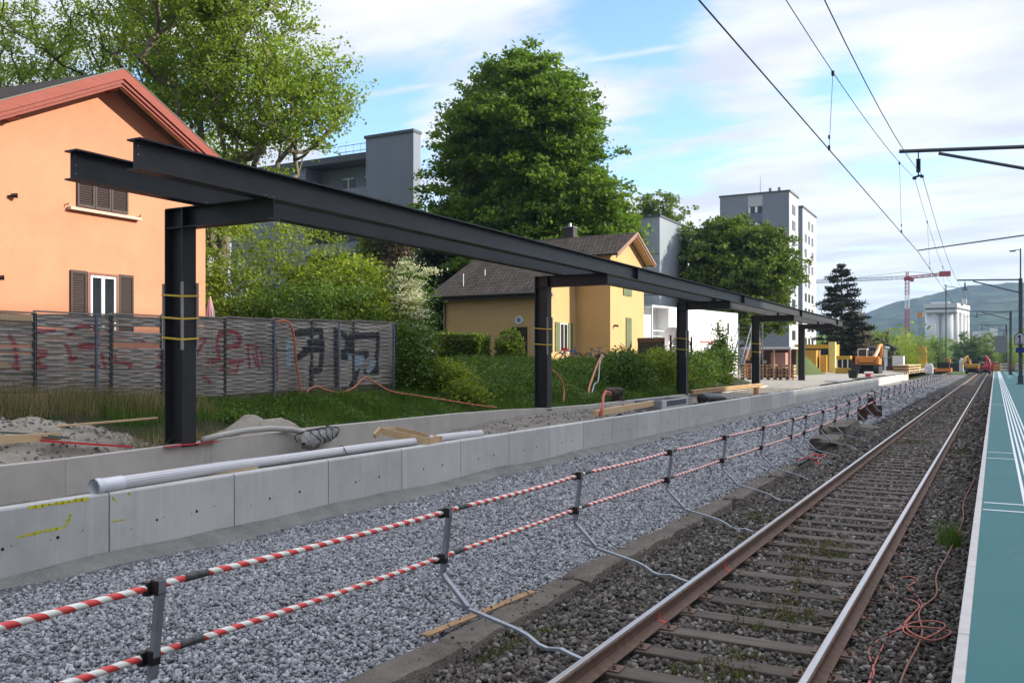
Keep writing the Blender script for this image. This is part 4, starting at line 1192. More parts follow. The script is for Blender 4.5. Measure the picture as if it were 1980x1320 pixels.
for pi in range(len(pan) - 1):
    a, b = pan[pi] + .03, pan[pi + 1] - .03
    nseg = max(8, int((b - a) / .035)); rows = 32
    V = []; F = []; base = 0
    rs = random.Random(pi + 5)
    for r_ in range(rows):
        z0 = fence_top((a + b) / 2) - .045 - r_ * .0605
        if pi == 4 and r_ in (10, 11): continue
        if pi == 4 and r_ in (4, 5): continue
        if pi == 2 and r_ in (10,): continue
        if z0 < 1.15: continue
        dz = rs.uniform(-.009, .009); tilt = rs.uniform(-.018, .018); hh = .062 * rs.uniform(.85, 1.12)
        par = r_ % 2
        for j in range(nseg + 1):
            t = j / nseg; y = a + (b - a) * t
            x = -17.0 + .011 * math.cos(math.pi * (t * 4 + par)) + rs.uniform(-.001, .001)
            zb = z0 + dz + tilt * (t - .5) * 2 + .006 * math.sin(y * 5 + r_)
            V += [(x - .008, y, zb), (x + .006, y, zb), (x + .008, y, zb + hh * .5), (x + .004, y, zb + hh), (x - .008, y, zb + hh)]
            if j:
                q = base + 5 * j
                for e in range(4): F.append((q - 5 + e, q + e, q + e + 1, q - 5 + e + 1))
        base += 5 * (nseg + 1)
    o = np_mesh('slat_panel', V, F, M['fence'], WF)
    Vn = np.array(V)
    for key, st, colr, w in (('r', G_RED, (0.42, 0.03, 0.06), .042), ('k', G_BLACK, (0.010, 0.012, 0.018), .10), ('b', G_BLUE, (0.45, 0.58, 0.68), .11)):
        d = seg_dist(Vn[:, 1], Vn[:, 2], st)
        a_ = np.clip((w - d) / .03 + .5, 0, 1) * (.88 if key == 'r' else 1)
        if key == 'r': C = np.zeros((len(Vn), 4), dtype=np.float32)
        if key == 'r': msk = a_
        C[a_ > .1, :3] = colr; C[:, 3] = np.maximum(C[:, 3], a_)
    at = o.data.color_attributes.new('paint', 'FLOAT_COLOR', 'POINT')
    at.data.foreach_set('color', C.ravel())
for y in pan:
    m = MB(); m.box(-17.03, -16.955, y - .035, y + .035, 1.0, fence_top(y) + .02); m.build('post', mat('fence_post_wood', (.05, .04, .035), .9) if y == pan[0] else bpy.data.materials['fence_post_wood'], WF)
m = MB()
for p0, p1 in zip(pan[:-1], pan[1:]): m.box(-17.045, -16.94, p0 + .002, p1 - .002, fence_top((p0 + p1) / 2) + .025, fence_top((p0 + p1) / 2) + .055)
m.build('top_rail', m_wood('grey_rail', (.30, .28, .26), 'y'), WF)
for (ya, yb, za, zb, xx) in ((8.6, 10.83, 2.98, 3.11, -16.93), (8.6, 10.33, 2.05, 2.17, -16.93), (8.4, 10.82, 1.27, 1.55, -16.55)):
    o = lay_board('board', {2.98: 'fresh yellow board nailed along the top of the wooden fence at the left edge', 2.05: 'short fresh board on the middle of the wooden fence at the left edge', 1.27: 'wide weathered plywood board standing in the grass below the fence at the left edge'}[za], (xx, ya, (za + zb) / 2 - (.02 if za < 1.3 else 0)), (xx, yb, (za + zb) / 2), .02, zb - za, M['timber'] if za > 2 else M['oldwood'])
lay_board('board', 'thin loose batten sticking up over the fence near its right end', (-16.95, 21.9, 3.05), (-16.9, 22.75, 3.38), .03, .03, M['timber_z'])
# wire mesh fence in front
MF = thing('mesh_fence', 'grey double-wire mesh fence with steel posts in front of the wooden one', 'fence', (-16.85, 14, 1.3))
mp_ = [6.9, 9.55, 12.2, 14.85, 17.5, 20.15, 22.8]
for i, y in enumerate(mp_):
    m = MB(); m.box(-16.885, -16.825, y - .022, y + .022, 1.0, 3.22 + .012 * (y - 12)); m.build('post', M['galv'] if i % 2 else mat('blue_grey_post', (.12, .15, .2), .5), MF)
for i in range(len(mp_) - 1):
    a, b = mp_[i] + .03, mp_[i + 1] - .03
    zt = 3.18 + .012 * ((a + b) / 2 - 12); zb = 1.18; m = MB()
    y = a
    while y < b:
        m.add([(-16.85, y, zb), (-16.85, y + .006, zb), (-16.85, y + .006, zt), (-16.85, y, zt), (-16.856, y + .003, zb), (-16.856, y + .003, zt)], [(0, 1, 2, 3), (0, 3, 5, 4), (1, 4, 5, 2)]); y += .05
    z = zb
    while z < zt + .01:
        m.box(-16.848, -16.842, a, b, z, z + .008); m.box(-16.866, -16.858, a, b, z, z + .008); z += .2
    m.build('wire_panel', M['galv'], MF)
# folded parasol beyond the fence
t = thing('garden_parasol', 'folded pink and white striped parasol behind the fence beside the orange house', 'parasol', (-20, 18.17, 2))
m = MB(); m.cyl((-20, 18.17, 1.9), (-20, 18.17, 4.05), .02, .02, 8); m.build('pole', M['white'], t)
g = NG('striped_canvas'); sp = g.n('ShaderNodeSeparateXYZ'); g.l(g.n('ShaderNodeTexCoord').outputs['Object'], sp.inputs[0])
an = g.mt('ARCTAN2', sp.outputs['Y'], sp.outputs['X']); k = g.mt('GREATER_THAN', g.mt('SINE', g.mt('MULTIPLY', an, 10.0)), 0.0)
g.col(g.mix(k, (.65, .50, .52), (.42, .12, .17))); g.set(.8)
m = MB(); m.tube([(-20, 18.17, 2.7), (-20, 18.17, 3.2), (-20, 18.17, 3.7), (-20, 18.17, 4.02)], .1, 20, rs=[.20, .17, .10, .025]); m.build('folded_canopy', g.m, t)

# ------------------------------------------------------------------ orange house
M['orange_wall'] = m_render_wall('orange_render', (0.62, 0.275, 0.168), .10, .5)
M['roof_dark'] = m_tiles('dark_roof_tiles', (0.035, 0.026, 0.022), (1, 0, 0), .3, .35)
M['fascia'] = m_wood('red_brown_fascia', (0.27, 0.06, 0.043), 'y', .18, .6)
M['soffit'] = mat('pale_soffit_boards', (0.72, 0.52, 0.34), .8)
M['shutter'] = mat('brown_shutter', (0.036, 0.020, 0.018), .6, var=.1)
M['sill'] = mat('pale_sill', (0.62, 0.50, 0.40), .7)
OH = thing('orange_house', 'orange rendered house with brown shutters and red-brown gable boards at the left', 'house', (-26, 15.5, 1.9))
RY, RZ, SL, HW = 15.5, 9.93, 0.515, 3.39
def gable_prism(m, x0, x1, yc, hw, zb, ztop_at_ridge, slope, m_=0):
    ze = ztop_at_ridge - slope * hw
    vs = []
    for x in (x0, x1): vs += [(x, yc - hw, zb), (x, yc + hw, zb), (x, yc + hw, ze), (x, yc, ztop_at_ridge), (x, yc - hw, ze)]
    m.add(vs, [(0, 1, 2, 3, 4)[::-1], (5, 6, 7, 8, 9), (0, 5, 9, 4), (1, 2, 7, 6), (2, 3, 8, 7), (4, 9, 8, 3), (0, 1, 6, 5)], m_)
m = MB(); gable_prism(m, -31, -21, RY, HW, 1.2, RZ - .30, SL); m.build('wall', M['orange_wall'], OH)
def slab(m, x0, x1, y0, z0, y1, z1, th):
    m.add([(x0, y0, z0), (x1, y0, z0), (x1, y1, z1), (x0, y1, z1), (x0, y0, z0 - th), (x1, y0, z0 - th), (x1, y1, z1 - th), (x0, y1, z1 - th)],
          [(0, 1, 2, 3), (7, 6, 5, 4), (0, 4, 5, 1), (1, 5, 6, 2), (2, 6, 7, 3), (3, 7, 4, 0)])
ev = HW + .75
m = MB()
slab(m, -31.7, -20.33, RY - ev, RZ - SL * ev, RY, RZ, .10); slab(m, -31.7, -20.33, RY, RZ, RY + ev, RZ - SL * ev, .10)
rf = m.build('roof', M['roof_dark'], OH)
for o_ in OH.children:
    for v_ in o_.data.vertices:
        if v_.co.x < -4: v_.co.y -= 1.6            # the house is not quite square to the track
m = MB()
for dx, z0, th in ((0, .015, .27), (-.05, -.26, .10), (-.10, -.36, .08)):
    x0, x1 = -20.30 + dx - .03, -20.27 + dx
    slab(m, x0, x1, RY - ev, RZ - SL * ev + z0, RY, RZ + z0, th); slab(m, x0, x1, RY, RZ + z0, RY + ev, RZ - SL * ev + z0, th)
m.build('gable_board', M['fascia'], rf)
m = MB(); slab(m, -20.35, -20.255, RY - ev, RZ - SL * ev + .04, RY, RZ + .04, .022); slab(m, -20.35, -20.255, RY, RZ + .04, RY + ev, RZ - SL * ev + .04, .022); m.build('edge_flashing', mat('dull_flashing', (.16, .18, .15), .7), rf)
m = MB(); slab(m, -21.0, -20.42, RY - ev, RZ - SL * ev - .14, RY, RZ - .14, .03); slab(m, -21.0, -20.42, RY, RZ - .14, RY + ev, RZ - SL * ev - .14, .03); m.build('soffit', M['soffit'], rf)
m = MB(); slab(m, -20.995, -20.90, RY - HW, RZ - SL * HW - .17, RY, RZ - .17, .14); slab(m, -20.995, -20.90, RY, RZ - .17, RY + HW, RZ - SL * HW - .17, .14); m.build('wall_rafter', mat('grey_brown_rafter', (.16, .12, .10), .8), rf)
for yy in (RY - 2.75, RY + 2.75, RY):
    zz_ = RZ - SL * abs(yy - RY) - .32
    m = MB(); m.add([(-21.0, yy - .08, zz_), (-20.55, yy - .08, zz_), (-20.50, yy - .08, zz_ - .07), (-20.58, yy - .08, zz_ - .16), (-21.0, yy - .08, zz_ - .20),
                     (-21.0, yy + .08, zz_), (-20.55, yy + .08, zz_), (-20.50, yy + .08, zz_ - .07), (-20.58, yy + .08, zz_ - .16), (-21.0, yy + .08, zz_ - .20)],
                    [(0, 1, 2, 3, 4), (9, 8, 7, 6, 5), (0, 5, 6, 1), (1, 6, 7, 2), (2, 7, 8, 3), (3, 8, 9, 4)])
    m.build('purlin_end', M['fascia'], rf)
def shutter(parent, y0, y1, z0, z1, x, mt, name='shutter'):
    m = MB(); fr = .05
    m.box(x, x + .035, y0, y0 + fr, z0, z1); m.box(x, x + .035, y1 - fr, y1, z0, z1)
    m.box(x, x + .035, y0 + fr, y1 - fr, z0, z0 + fr * 1.6); m.box(x, x + .035, y0 + fr, y1 - fr, z1 - fr * 1.6, z1)
    z = z0 + .1
    while z < z1 - .12:
        m.add([(x + .002, y0 + fr, z + .045), (x + .002, y1 - fr, z + .045), (x + .030, y1 - fr, z), (x + .030, y0 + fr, z)], [(0, 3, 2, 1)]); z += .062
    m.box(x - .004, x + .001, y0 + .01, y1 - .01, z0 + .01, z1 - .01)
    return m.build(name, mt, parent)
def dormer_window(parent): pass
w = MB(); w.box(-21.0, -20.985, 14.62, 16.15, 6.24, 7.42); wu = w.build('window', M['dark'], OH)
for a, b in ((14.62, 15.12), (15.135, 15.61), (15.625, 16.15)): shutter(wu, a, b, 6.22, 7.44, -20.98, M['shutter'])
m = MB(); m.box(-20.998, -20.84, 14.36, 16.50, 6.10, 6.17); m.build('sill', M['sill'], wu)
m = MB()
for yy in (14.32, 16.50): m.cyl((-20.99, yy, 6.22), (-20.90, yy, 6.22), .012, .012, 6); m.cyl((-20.90, yy, 6.18), (-20.90, yy, 6.27), .012, .012, 6)
m.build('shutter_catch', M['black'], wu)
w = MB(); w.box(-20.998, -20.99, 14.96, 15.78, 3.0, 4.47); wl = w.build('window', M['glass'], OH)
m = MB(); m.box(-20.99, -20.93, 14.90, 14.96, 3.0, 4.53); m.box(-20.99, -20.93, 15.78, 15.84, 3.0, 4.53); m.box(-20.99, -20.93, 14.96, 15.78, 4.47, 4.53); m.build('surround', mat('brown_surround', (.25, .10, .07), .7), wl)
m = MB(); m.box(-20.989, -20.95, 15.32, 15.42, 3.0, 4.47); m.box(-20.989, -20.955, 15.71, 15.78, 3.0, 4.47); m.box(-20.989, -20.955, 15.0, 15.06, 3.0, 4.47); m.box(-20.989, -20.957, 15.06, 15.71, 4.40, 4.47); m.build('frame', M['white'], wl)
shutter(wl, 14.43, 14.89, 2.95, 4.55, -20.98, M['shutter']); shutter(wl, 15.86, 16.32, 2.95, 4.55, -20.98, M['shutter'])
for yy, zz_ in ((12.93, 6.20), (12.60, 4.18)):
    m = MB(); m.cyl((-21, yy - .1, zz_ - .02), (-20.9, yy - .08, zz_), .03, .03, 8); m.cyl((-20.93, yy - .1, zz_), (-20.86, yy + .03, zz_ + .01), .045, .065, 12)
    m.build('wall_lamp', M['black'], OH)

# ------------------------------------------------------------------ yellow house (stepped, gable towards the track)
M['yellow_wall'] = m_render_wall('yellow_render', (0.60, 0.41, 0.20), .05, .15)
M['roof_brown'] = m_tiles('brown_roof_tiles', (0.058, 0.047, 0.040), (1, 0, 0), .26, .46, .42)
M['gutter'] = mat('dark_gutter', (.03, .025, .022), .5)
M['green_sh'] = mat('green_shutter', (.13, .17, .09), .6)
YH = thing('yellow_house', 'yellow rendered house with brown tiled roof and green shutters beyond the hedge', 'house', (-25, 48, 1.9))
yr, zr, sl = 51.3, 10.10, .495
m = MB(); m.box(-28.55, -22.23, 43.54, 51.0, .9, 5.95)
vs = []
m.build('wall', M['yellow_wall'], YH)
m = MB(); gable_prism(m, -28.5, -20.0, yr, 2.83, .9, zr - .22, sl)
m.build('wing_wall', M['yellow_wall'], YH)
# gable triangle of the low part facing the track, and at the far side
m = MB(); vs = []
za = 5.95; zb = 5.95 + (48.4 - 43.54) * sl
for x in (-28.55, -22.235): vs += [(x, 43.55, za), (x, 48.4, za), (x, 48.4, zb)]
m.add(vs, [(0, 1, 2), (5, 4, 3), (0, 2, 5, 3), (2, 1, 4, 5), (0, 3, 4, 1)]); m.build('gable_infill', M['yellow_wall'], YH)
m = MB()
ea = 43.0; ze = zr - sl * (yr - ea)
slab(m, -29.4, -21.55, ea, ze, yr - 3.3, zr - sl * 3.3, .12)
slab(m, -29.4, -19.38, yr - 3.3, zr - sl * 3.3 + .0, yr, zr, .12)
slab(m, -29.4, -19.38, yr, zr, yr + 3.35, zr - sl * 3.35, .12)
ry_ = m.build('roof', M['roof_brown'], YH)
M['rake'] = mat('brown_pink_rake', (.30, .17, .13), .7)
m = MB()
for dx, z0, th in ((0, .02, .16), (-.06, -.15, .12)):
    x0, x1 = -19.36 + dx - .03, -19.33 + dx
    slab(m, x0, x1, yr - 3.3, zr - sl * 3.3 + z0, yr, zr + z0, th); slab(m, x0, x1, yr, zr + z0, yr + 3.35, zr - sl * 3.35 + z0, th)
slab(m, -21.56, -21.52, ea, ze + .02, yr - 3.3, zr - sl * 3.3 + .02, .2)
m.build('gable_board', M['rake'], ry_)
m = MB(); slab(m, -20.0, -19.45, yr - 3.2, zr - sl * 3.2 - .13, yr, zr - .13, .02); slab(m, -20.0, -19.45, yr, zr - .13, yr + 3.2, zr - sl * 3.2 - .13, .02); m.build('soffit', M['soffit'], ry_)
m = MB(); m.cyl((-29.3, ea - .08, ze - .10), (-21.5, ea - .08, ze - .10), .09, .09, 8); m.box(-29.2, -21.6, ea + .0, ea + .04, ze - .34, ze - .125); m.box(-29.1, -22.24, ea + .05, 43.54, ze - .30, ze - .27)
m.build('gutter', M['gutter'], ry_)
m = MB(); m.cyl((-28.35, 43.42, .9), (-28.35, 43.42, 5.7), .05, .05, 8); m.build('downpipe', M['gutter'], YH)
m = MB(); m.box(-22.24, -21.6, 43.9, 44.1, 5.75, 5.95); m.tube([(-21.9, 44.0, 5.8), (-21.75, 44.0, 5.62), (-21.8, 44.0, 5.45)], .10, 8); m.build('purlin_end', M['rake'], ry_)
t = MB(); t.box(-24.5, -23.75, 51.35, 51.95, 9.6, 10.72); ch = t.build('chimney', mat('dark_chimney', (.05, .045, .045), .8), ry_)
m = MB(); m.box(-24.55, -23.70, 51.3, 52.0, 10.74, 10.80); m.cyl((-24.1, 51.6, 10.8), (-24.1, 51.6, 11.05), .12, .10, 8); m.build('cowl', M['galv'], ch)
for xx, yy, hh in ((-27.6, 44.2, .75), (-27.0, 45.7, .35)):
    m = MB(); zz_ = zr - sl * (yr - yy); m.cyl((xx, yy, zz_ - .1), (xx, yy, zz_ + hh), .05, .05, 8); m.build('vent_pipe', M['galv'], ry_)
# snow guards as small nubs row
# door, clock-like round sign, window, lamp
m = MB(); m.box(-23.95, -22.95, 43.52, 43.545, 1.6, 4.08); d_ = m.build('door', mat('dark_brown_door', (.03, .018, .015), .6), YH)
m = MB(); m.cyl((-23.1, 43.52, 2.9), (-23.1, 43.45, 2.9), .03, .03, 8); m.build('handle', M['galv'], d_)
m = MB(); m.cyl((-23.47, 43.54, 4.46), (-23.47, 43.48, 4.46), .24, .24, 24); sg = m.build('round_sign', M['white'], YH)
m = MB(); m.cyl((-23.47, 43.479, 4.47), (-23.47, 43.474, 4.47), .13, .13, 20); m.build('blue_disc', mat('sign_blue', (.12, .25, .42), .5), sg)
w = MB(); w.box(-22.235, -22.225, 46.2, 47.25, 2.75, 4.38); wy = w.build('window', M['glass'], YH)
m = MB(); m.box(-22.224, -22.19, 46.2, 46.27, 2.75, 4.38); m.box(-22.224, -22.19, 47.18, 47.25, 2.75, 4.38); m.box(-22.224, -22.19, 46.27, 47.18, 4.31, 4.38); m.box(-22.224, -22.19, 46.68, 46.75, 2.75, 4.31); m.build('frame', M['white'], wy)
m = MB(); m.box(-22.224, -22.1, 46.15, 47.3, 2.66, 2.72); m.build('sill', M['sill'], wy)
m = MB()
for q in range(9): m.cyl((-22.12, 46.3 + q * .1, 2.74), (-22.10, 46.3 + q * .1, 2.86 + .04 * (q % 3)), .05, .03, 6)
m.build('flowers', M['red'], wy)
def board_sh(y0, y1, z0, z1, x, parent, yaw=0):
    m = MB(); m.box(x, x + .04, y0, y1, z0, z1)
    for zz_ in (z0 + .2, z1 - .2): m.box(x + .04, x + .05, y0 + .03, y1 - .03, zz_ - .04, zz_ + .04)
    m.build('shutter', M['green_sh'], parent)
board_sh(45.55, 46.12, 2.72, 4.42, -22.215, wy); board_sh(47.33, 47.9, 2.72, 4.42, -22.215, wy)
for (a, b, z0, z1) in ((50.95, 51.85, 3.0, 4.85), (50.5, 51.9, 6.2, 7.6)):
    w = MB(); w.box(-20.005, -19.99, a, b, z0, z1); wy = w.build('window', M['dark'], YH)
    mid = (a + b) / 2; board_sh(a, mid - .01, z0, z1, -19.985, wy); board_sh(mid + .01, b, z0, z1, -19.985, wy)
m = MB(); m.box(-20.0, -19.92, 49.0, 49.12, 4.22, 4.34); m.cyl((-19.92, 49.06, 4.28), (-19.72, 49.0, 4.25), .05, .07, 8); m.build('wall_lamp', M['black'], YH)

# dark panel fence, lattice fence and dish by the house
t = thing('panel_fence', 'dark grey-green panel fence at the yellow house corner', 'fence', (-18.7, 52, 1.9))
m = MB(); m.box(-19.6, -17.86, 51.97, 52.03, 1.7, 3.35); m.build('panel', mat('dark_panel', (.035, .04, .032), .7), t)
m = MB(); m.box(-19.62, -17.86, 51.95, 52.05, 3.35, 3.6); m.build('top_board', mat('brown_top', (.12, .07, .05), .7), t)
t = thing('lattice_fence', 'dark wooden fence with arched lattice tops behind the shrubs', 'fence', (-17.5, 54, 1.9))
for k, ya in enumerate((52.1, 54.2, 56.3)):
    m = MB(); m.box(-17.55, -17.45, ya - .06, ya + .06, 1.7, 3.75); m.build('post', M['shutter'], t)
    if k == 2: break
    m = MB(); yb = ya + 2.1
    for q in range(9): m.box(-17.52, -17.49, ya + .08, yb - .08, 1.8 + q * .15, 1.8 + q * .15 + .08)
    for q in range(9):
        yy = ya + .15 + q * .22; hh = .45 * math.sin(math.pi * (yy - ya) / 2.1)
        m.beam((-17.5, yy, 3.15), (-17.5, yy + .15, 3.15 + hh), .02, .03); m.beam((-17.5, yy + .15, 3.15), (-17.5, yy, 3.15 + hh), .02, .03)
    pts = [(-17.5, ya + .08 + (1.94) * q / 10, 3.15 + .5 * math.sin(math.pi * q / 10)) for q in range(11)]
    m.tube(pts, .03, 6); m.build('lattice_panel', M['shutter'], t)
t = thing('satellite_dish', 'grey satellite dish before the white container building', 'satellite dish', (-21, 62.5, .6))
m = MB(); m.tube([(-21.0, 62.5, 3.4), (-20.9, 62.42, 3.4), (-20.7, 62.3, 3.42)], .1, 20, rs=[.25, .9, 1.25], caps=False); m.build('dish', mat('dish_grey', (.33, .33, .36), .6), t, smooth=True)
m = MB(); m.cyl((-21.1, 62.6, .6), (-21.1, 62.6, 3.4), .05, .05, 8); m.build('mast', M['grey'], t)
# bicycles
def bicycle(label, x, y, z, ang, mt):
    t = thing('bicycle', label, 'bicycle', (x, y, z), 'bicycles parked in front of the yellow house')
    def P(a, h): return (x + a * math.cos(ang), y + a * math.sin(ang), z + h)
    for a in (-.53, .53):
        m = MB(); pts = [P(a + .33 * math.cos(q / 20 * 2 * math.pi), .35 + .33 * math.sin(q / 20 * 2 * math.pi)) for q in range(21)]
        m.tube(pts, .03, 6, caps=False); wh_ = m.build('wheel', M['tyre'], t)
        m = MB()
        for q in range(8): m.cyl(P(a, .35), P(a + .32 * math.cos(q * math.pi / 4), .35 + .32 * math.sin(q * math.pi / 4)), .004, .004, 4)
        m.build('spokes', M['galv'], wh_)
    m = MB()
    for a, b in (((-.53, .35), (-.15, .30)), ((-.15, .30), (.35, .78)), ((-.15, .30), (-.25, .85)), ((-.25, .78), (.37, .82)), ((-.25, .78), (-.53, .35)), ((.33, .95), (.53, .35))): m.cyl(P(*a), P(*b), .034, .034, 8)
    m.build('frame', mt, t)
    m = MB(); m.beam(P(-.36, .90), P(-.12, .92), .12, .05); m.build('saddle', M['black'], t)
    m = MB(); s_, c_ = math.sin(ang), math.cos(ang)
    h = P(.33, .98); m.cyl((h[0] - s_ * .28, h[1] + c_ * .28, h[2]), (h[0] + s_ * .28, h[1] - c_ * .28, h[2]), .018, .018, 8); m.build('handlebar', M['black'], t)
bicycle('blue bicycle with its front wheel to the left, below the green-shuttered window', -20.9, 44.6, 1.93, .15, mat('bike_blue', (.04, .16, .40), .4))
bicycle('white-tipped dark bicycle right of the blue one, by the dark container box', -19.6, 45.3, 1.93, -.3, M['grey'])
bicycle('dark bicycle half hidden between the hedge and the clipped thuja', -25.9, 42.7, 1.95, .2, M['black'])
m = MB(); m.box(-19.7, -17.9, 45.6, 47.0, 1.7, 2.45); m.box(-19.75, -17.85, 45.55, 47.05, 2.45, 2.52)
tag(m.build('storage_box', mat('dark_grey_box', (.03, .033, .04), .6), None, (-18.8, 46.3, 1.9)), 'low dark grey garden box right of the bicycles', 'box')
t = thing('wheeled_bin', 'dark wheeled bin half hidden by the shrubs below the lattice fence', 'bin', (-16.6, 46.5, 1.5))
m = MB(); m.box(-17.0, -16.2, 46.0, 46.9, 1.5, 2.45); m.build('bin_body', mat('bin_grey', (.035, .035, .045), .5), t); m = MB(); m.box(-17.05, -16.15, 45.95, 46.95, 2.46, 2.56); m.build('lid', M['black'], t)
# ------------------------------------------------------------------ vegetation
LEAF = {
 'ash': m_leaf('ash_leaves', (0.12, 0.195, 0.028), (0.23, 0.335, 0.045), (0.36, 0.46, 0.08), .46),
 'linden': m_leaf('linden_leaves', (0.065, 0.13, 0.018), (0.125, 0.235, 0.03), (0.22, 0.35, 0.045), .4),
 'maple': m_leaf('maple_leaves', (0.055, 0.10, 0.018), (0.11, 0.18, 0.028), (0.20, 0.29, 0.045), .33),
 'birch': m_leaf('light_leaves', (0.09, 0.15, 0.04), (0.15, 0.23, 0.06), (0.22, 0.30, 0.085), .4),
 'pine': m_leaf('pine_needles', (0.012, 0.018, 0.008), (0.022, 0.032, 0.012), (0.04, 0.05, 0.02), .1),
 'shrub': m_leaf('shrub_leaves', (0.09, 0.14, 0.018), (0.20, 0.28, 0.032), (0.38, 0.44, 0.06), .42),
 'shrub2': m_leaf('dark_shrub_leaves', (0.04, 0.085, 0.015), (0.085, 0.165, 0.027), (0.17, 0.26, 0.045), .35),
 'yew': m_leaf('hedge_leaves', (0.05, 0.09, 0.013), (0.11, 0.18, 0.024), (0.26, 0.34, 0.04), .3),
 'flower': m_leaf('white_blossom', (0.50, 0.53, 0.40), (0.66, 0.68, 0.56), (0.80, 0.80, 0.70), .3),
 'dry': m_leaf('dry_creeper', (0.10, 0.075, 0.045), (0.17, 0.13, 0.08), (0.24, 0.19, 0.12), .2),
 'grass': m_leaf('grass_blades', (0.05, 0.105, 0.018), (0.095, 0.19, 0.028), (0.19, 0.28, 0.055), .35),
 'straw': m_leaf('dry_grass_blades', (0.12, 0.12, 0.045), (0.27, 0.225, 0.12), (0.50, 0.42, 0.26), .3),
}
M['bark'] = mat('bark', (0.075, 0.062, 0.05), .9, var=.3, scale=6, bump=.5, bscale=14, stretch=(1, 1, .3))
M['bark_light'] = mat('light_bark', (0.17, 0.145, 0.11), .9, var=.3, scale=5, bump=.5, bscale=14, stretch=(1, 1, .3))
TR = np.random.default_rng(11)
def leaf_quads(C, size, up=0.3, aspect=.62):
    n = len(C)
    a = TR.normal(size=(n, 3)); a[:, 2] *= .75; a /= np.linalg.norm(a, axis=1)[:, None]
    b = TR.normal(size=(n, 3)); nrm = b; nrm[:, 2] = np.abs(nrm[:, 2]) + up
    b = np.cross(nrm, a); b /= (np.linalg.norm(b, axis=1)[:, None] + 1e-9)
    s = size * (0.45 + 1.1 * TR.random(n))[:, None]
    V = np.stack([C - a * s, C + b * s * aspect, C + a * s, C - b * s * aspect], 1).reshape(-1, 3)
    F = np.arange(4 * n, dtype=np.int32).reshape(-1, 4)
    return V, F
def blob_points(blobs, n, shell=.55):
    w = np.array([b[3] * b[4] * b[5] for b in blobs]) ** .8; w /= w.sum()
    k = TR.choice(len(blobs), n, p=w)
    B = np.array(blobs)[k]
    d = TR.normal(size=(n, 3)); d /= np.linalg.norm(d, axis=1)[:, None]
    r = (shell + (1 - shell) * TR.random(n) ** .6) * np.where(TR.random(n) < .28, TR.random(n), 1.0)
    return B[:, :3] + d * r[:, None] * B[:, 3:6]
def skeleton(base, att, fork, wander=.25, trunk_top=None, stems=1, spread=0.0):
    nodes = []; par = []
    h = trunk_top
    for s_ in range(stems):
        ang = TR.random() * 6.28
        prev = -1; n = 9
        dx, dy = spread * math.cos(ang), spread * math.sin(ang)
        for i in range(n + 1):
            t = i / n
            nodes.append([base[0] + dx * t * h + wander * (TR.random() - .5) * t * 2, base[1] + dy * t * h + wander * (TR.random() - .5) * t * 2, base[2] + t * h]); par.append(prev); prev = len(nodes) - 1
    order = np.argsort(np.linalg.norm((att - np.array([base[0], base[1], base[2] + fork])) , axis=1))
    for k in order:
        p = att[k]; A = np.array(nodes)
        d = np.linalg.norm(A - p, axis=1)
        cost = d + 1.2 * np.maximum(0, A[:, 2] - (p[2] - .35 * d)) + 50 * (A[:, 2] < base[2] + fork)
        j = int(np.argmin(cost)); q = A[j]
        L_ = d[j]; nn = max(2, min(5, int(L_ / 1.2)))
        prev = j
        for i in range(1, nn + 1):
            t = i / nn
            c = q + (p - q) * t
            c = c + np.array([0, 0, 1]) * (-.10 * L_ * math.sin(math.pi * t)) + (TR.normal(size=3) * .04 * L_ if i < nn else 0)
            nodes.append(list(c)); par.append(prev); prev = len(nodes) - 1
    return np.array(nodes), par
def branch_mesh(nodes, par, r0, rmin=.012, ns=5):
    n = len(nodes); cnt = np.zeros(n)
    child = np.zeros(n, dtype=int)
    for i in range(n):
        if par[i] >= 0: child[par[i]] += 1
    cnt[child == 0] = 1
    for i in range(n - 1, -1, -1):
        if par[i] >= 0: cnt[par[i]] += cnt[i]
    rad = np.maximum(rmin, r0 * (cnt / cnt.max()) ** .5)
    ang = np.arange(ns) * 2 * math.pi / ns
    V = []; F = []
    P = []; Q = []; ra = []; rb = []
    for i in range(n):
        j = par[i]
        if j >= 0:
            P.append(nodes[j]); Q.append(nodes[i]); ra.append(min(rad[j], rad[i] * 1.35)); rb.append(rad[i])
    P = np.array(P); Q = np.array(Q); ra = np.array(ra); rb = np.array(rb)
    d = Q - P; ln = np.linalg.norm(d, axis=1)[:, None] + 1e-9; d = d / ln
    u = np.where(np.abs(d[:, 2:3]) < .95, np.array([[0, 0, 1.0]]), np.array([[1.0, 0, 0]]))
    a = np.cross(d, u); a /= np.linalg.norm(a, axis=1)[:, None]; b = np.cross(a, d)
    ring = a[:, None, :] * np.cos(ang)[None, :, None] + b[:, None, :] * np.sin(ang)[None, :, None]
    V0 = P[:, None, :] + ring * ra[:, None, None]; V1 = Q[:, None, :] + ring * rb[:, None, None]
    V = np.concatenate([V0, V1], 1).reshape(-1, 3)
    k = len(P); base = (np.arange(k) * 2 * ns)[:, None]
    j = np.arange(ns); F = np.stack([base + j, base + (j + 1) % ns, base + ns + (j + 1) % ns, base + ns + j], 2).reshape(-1, 4)
    return V, F
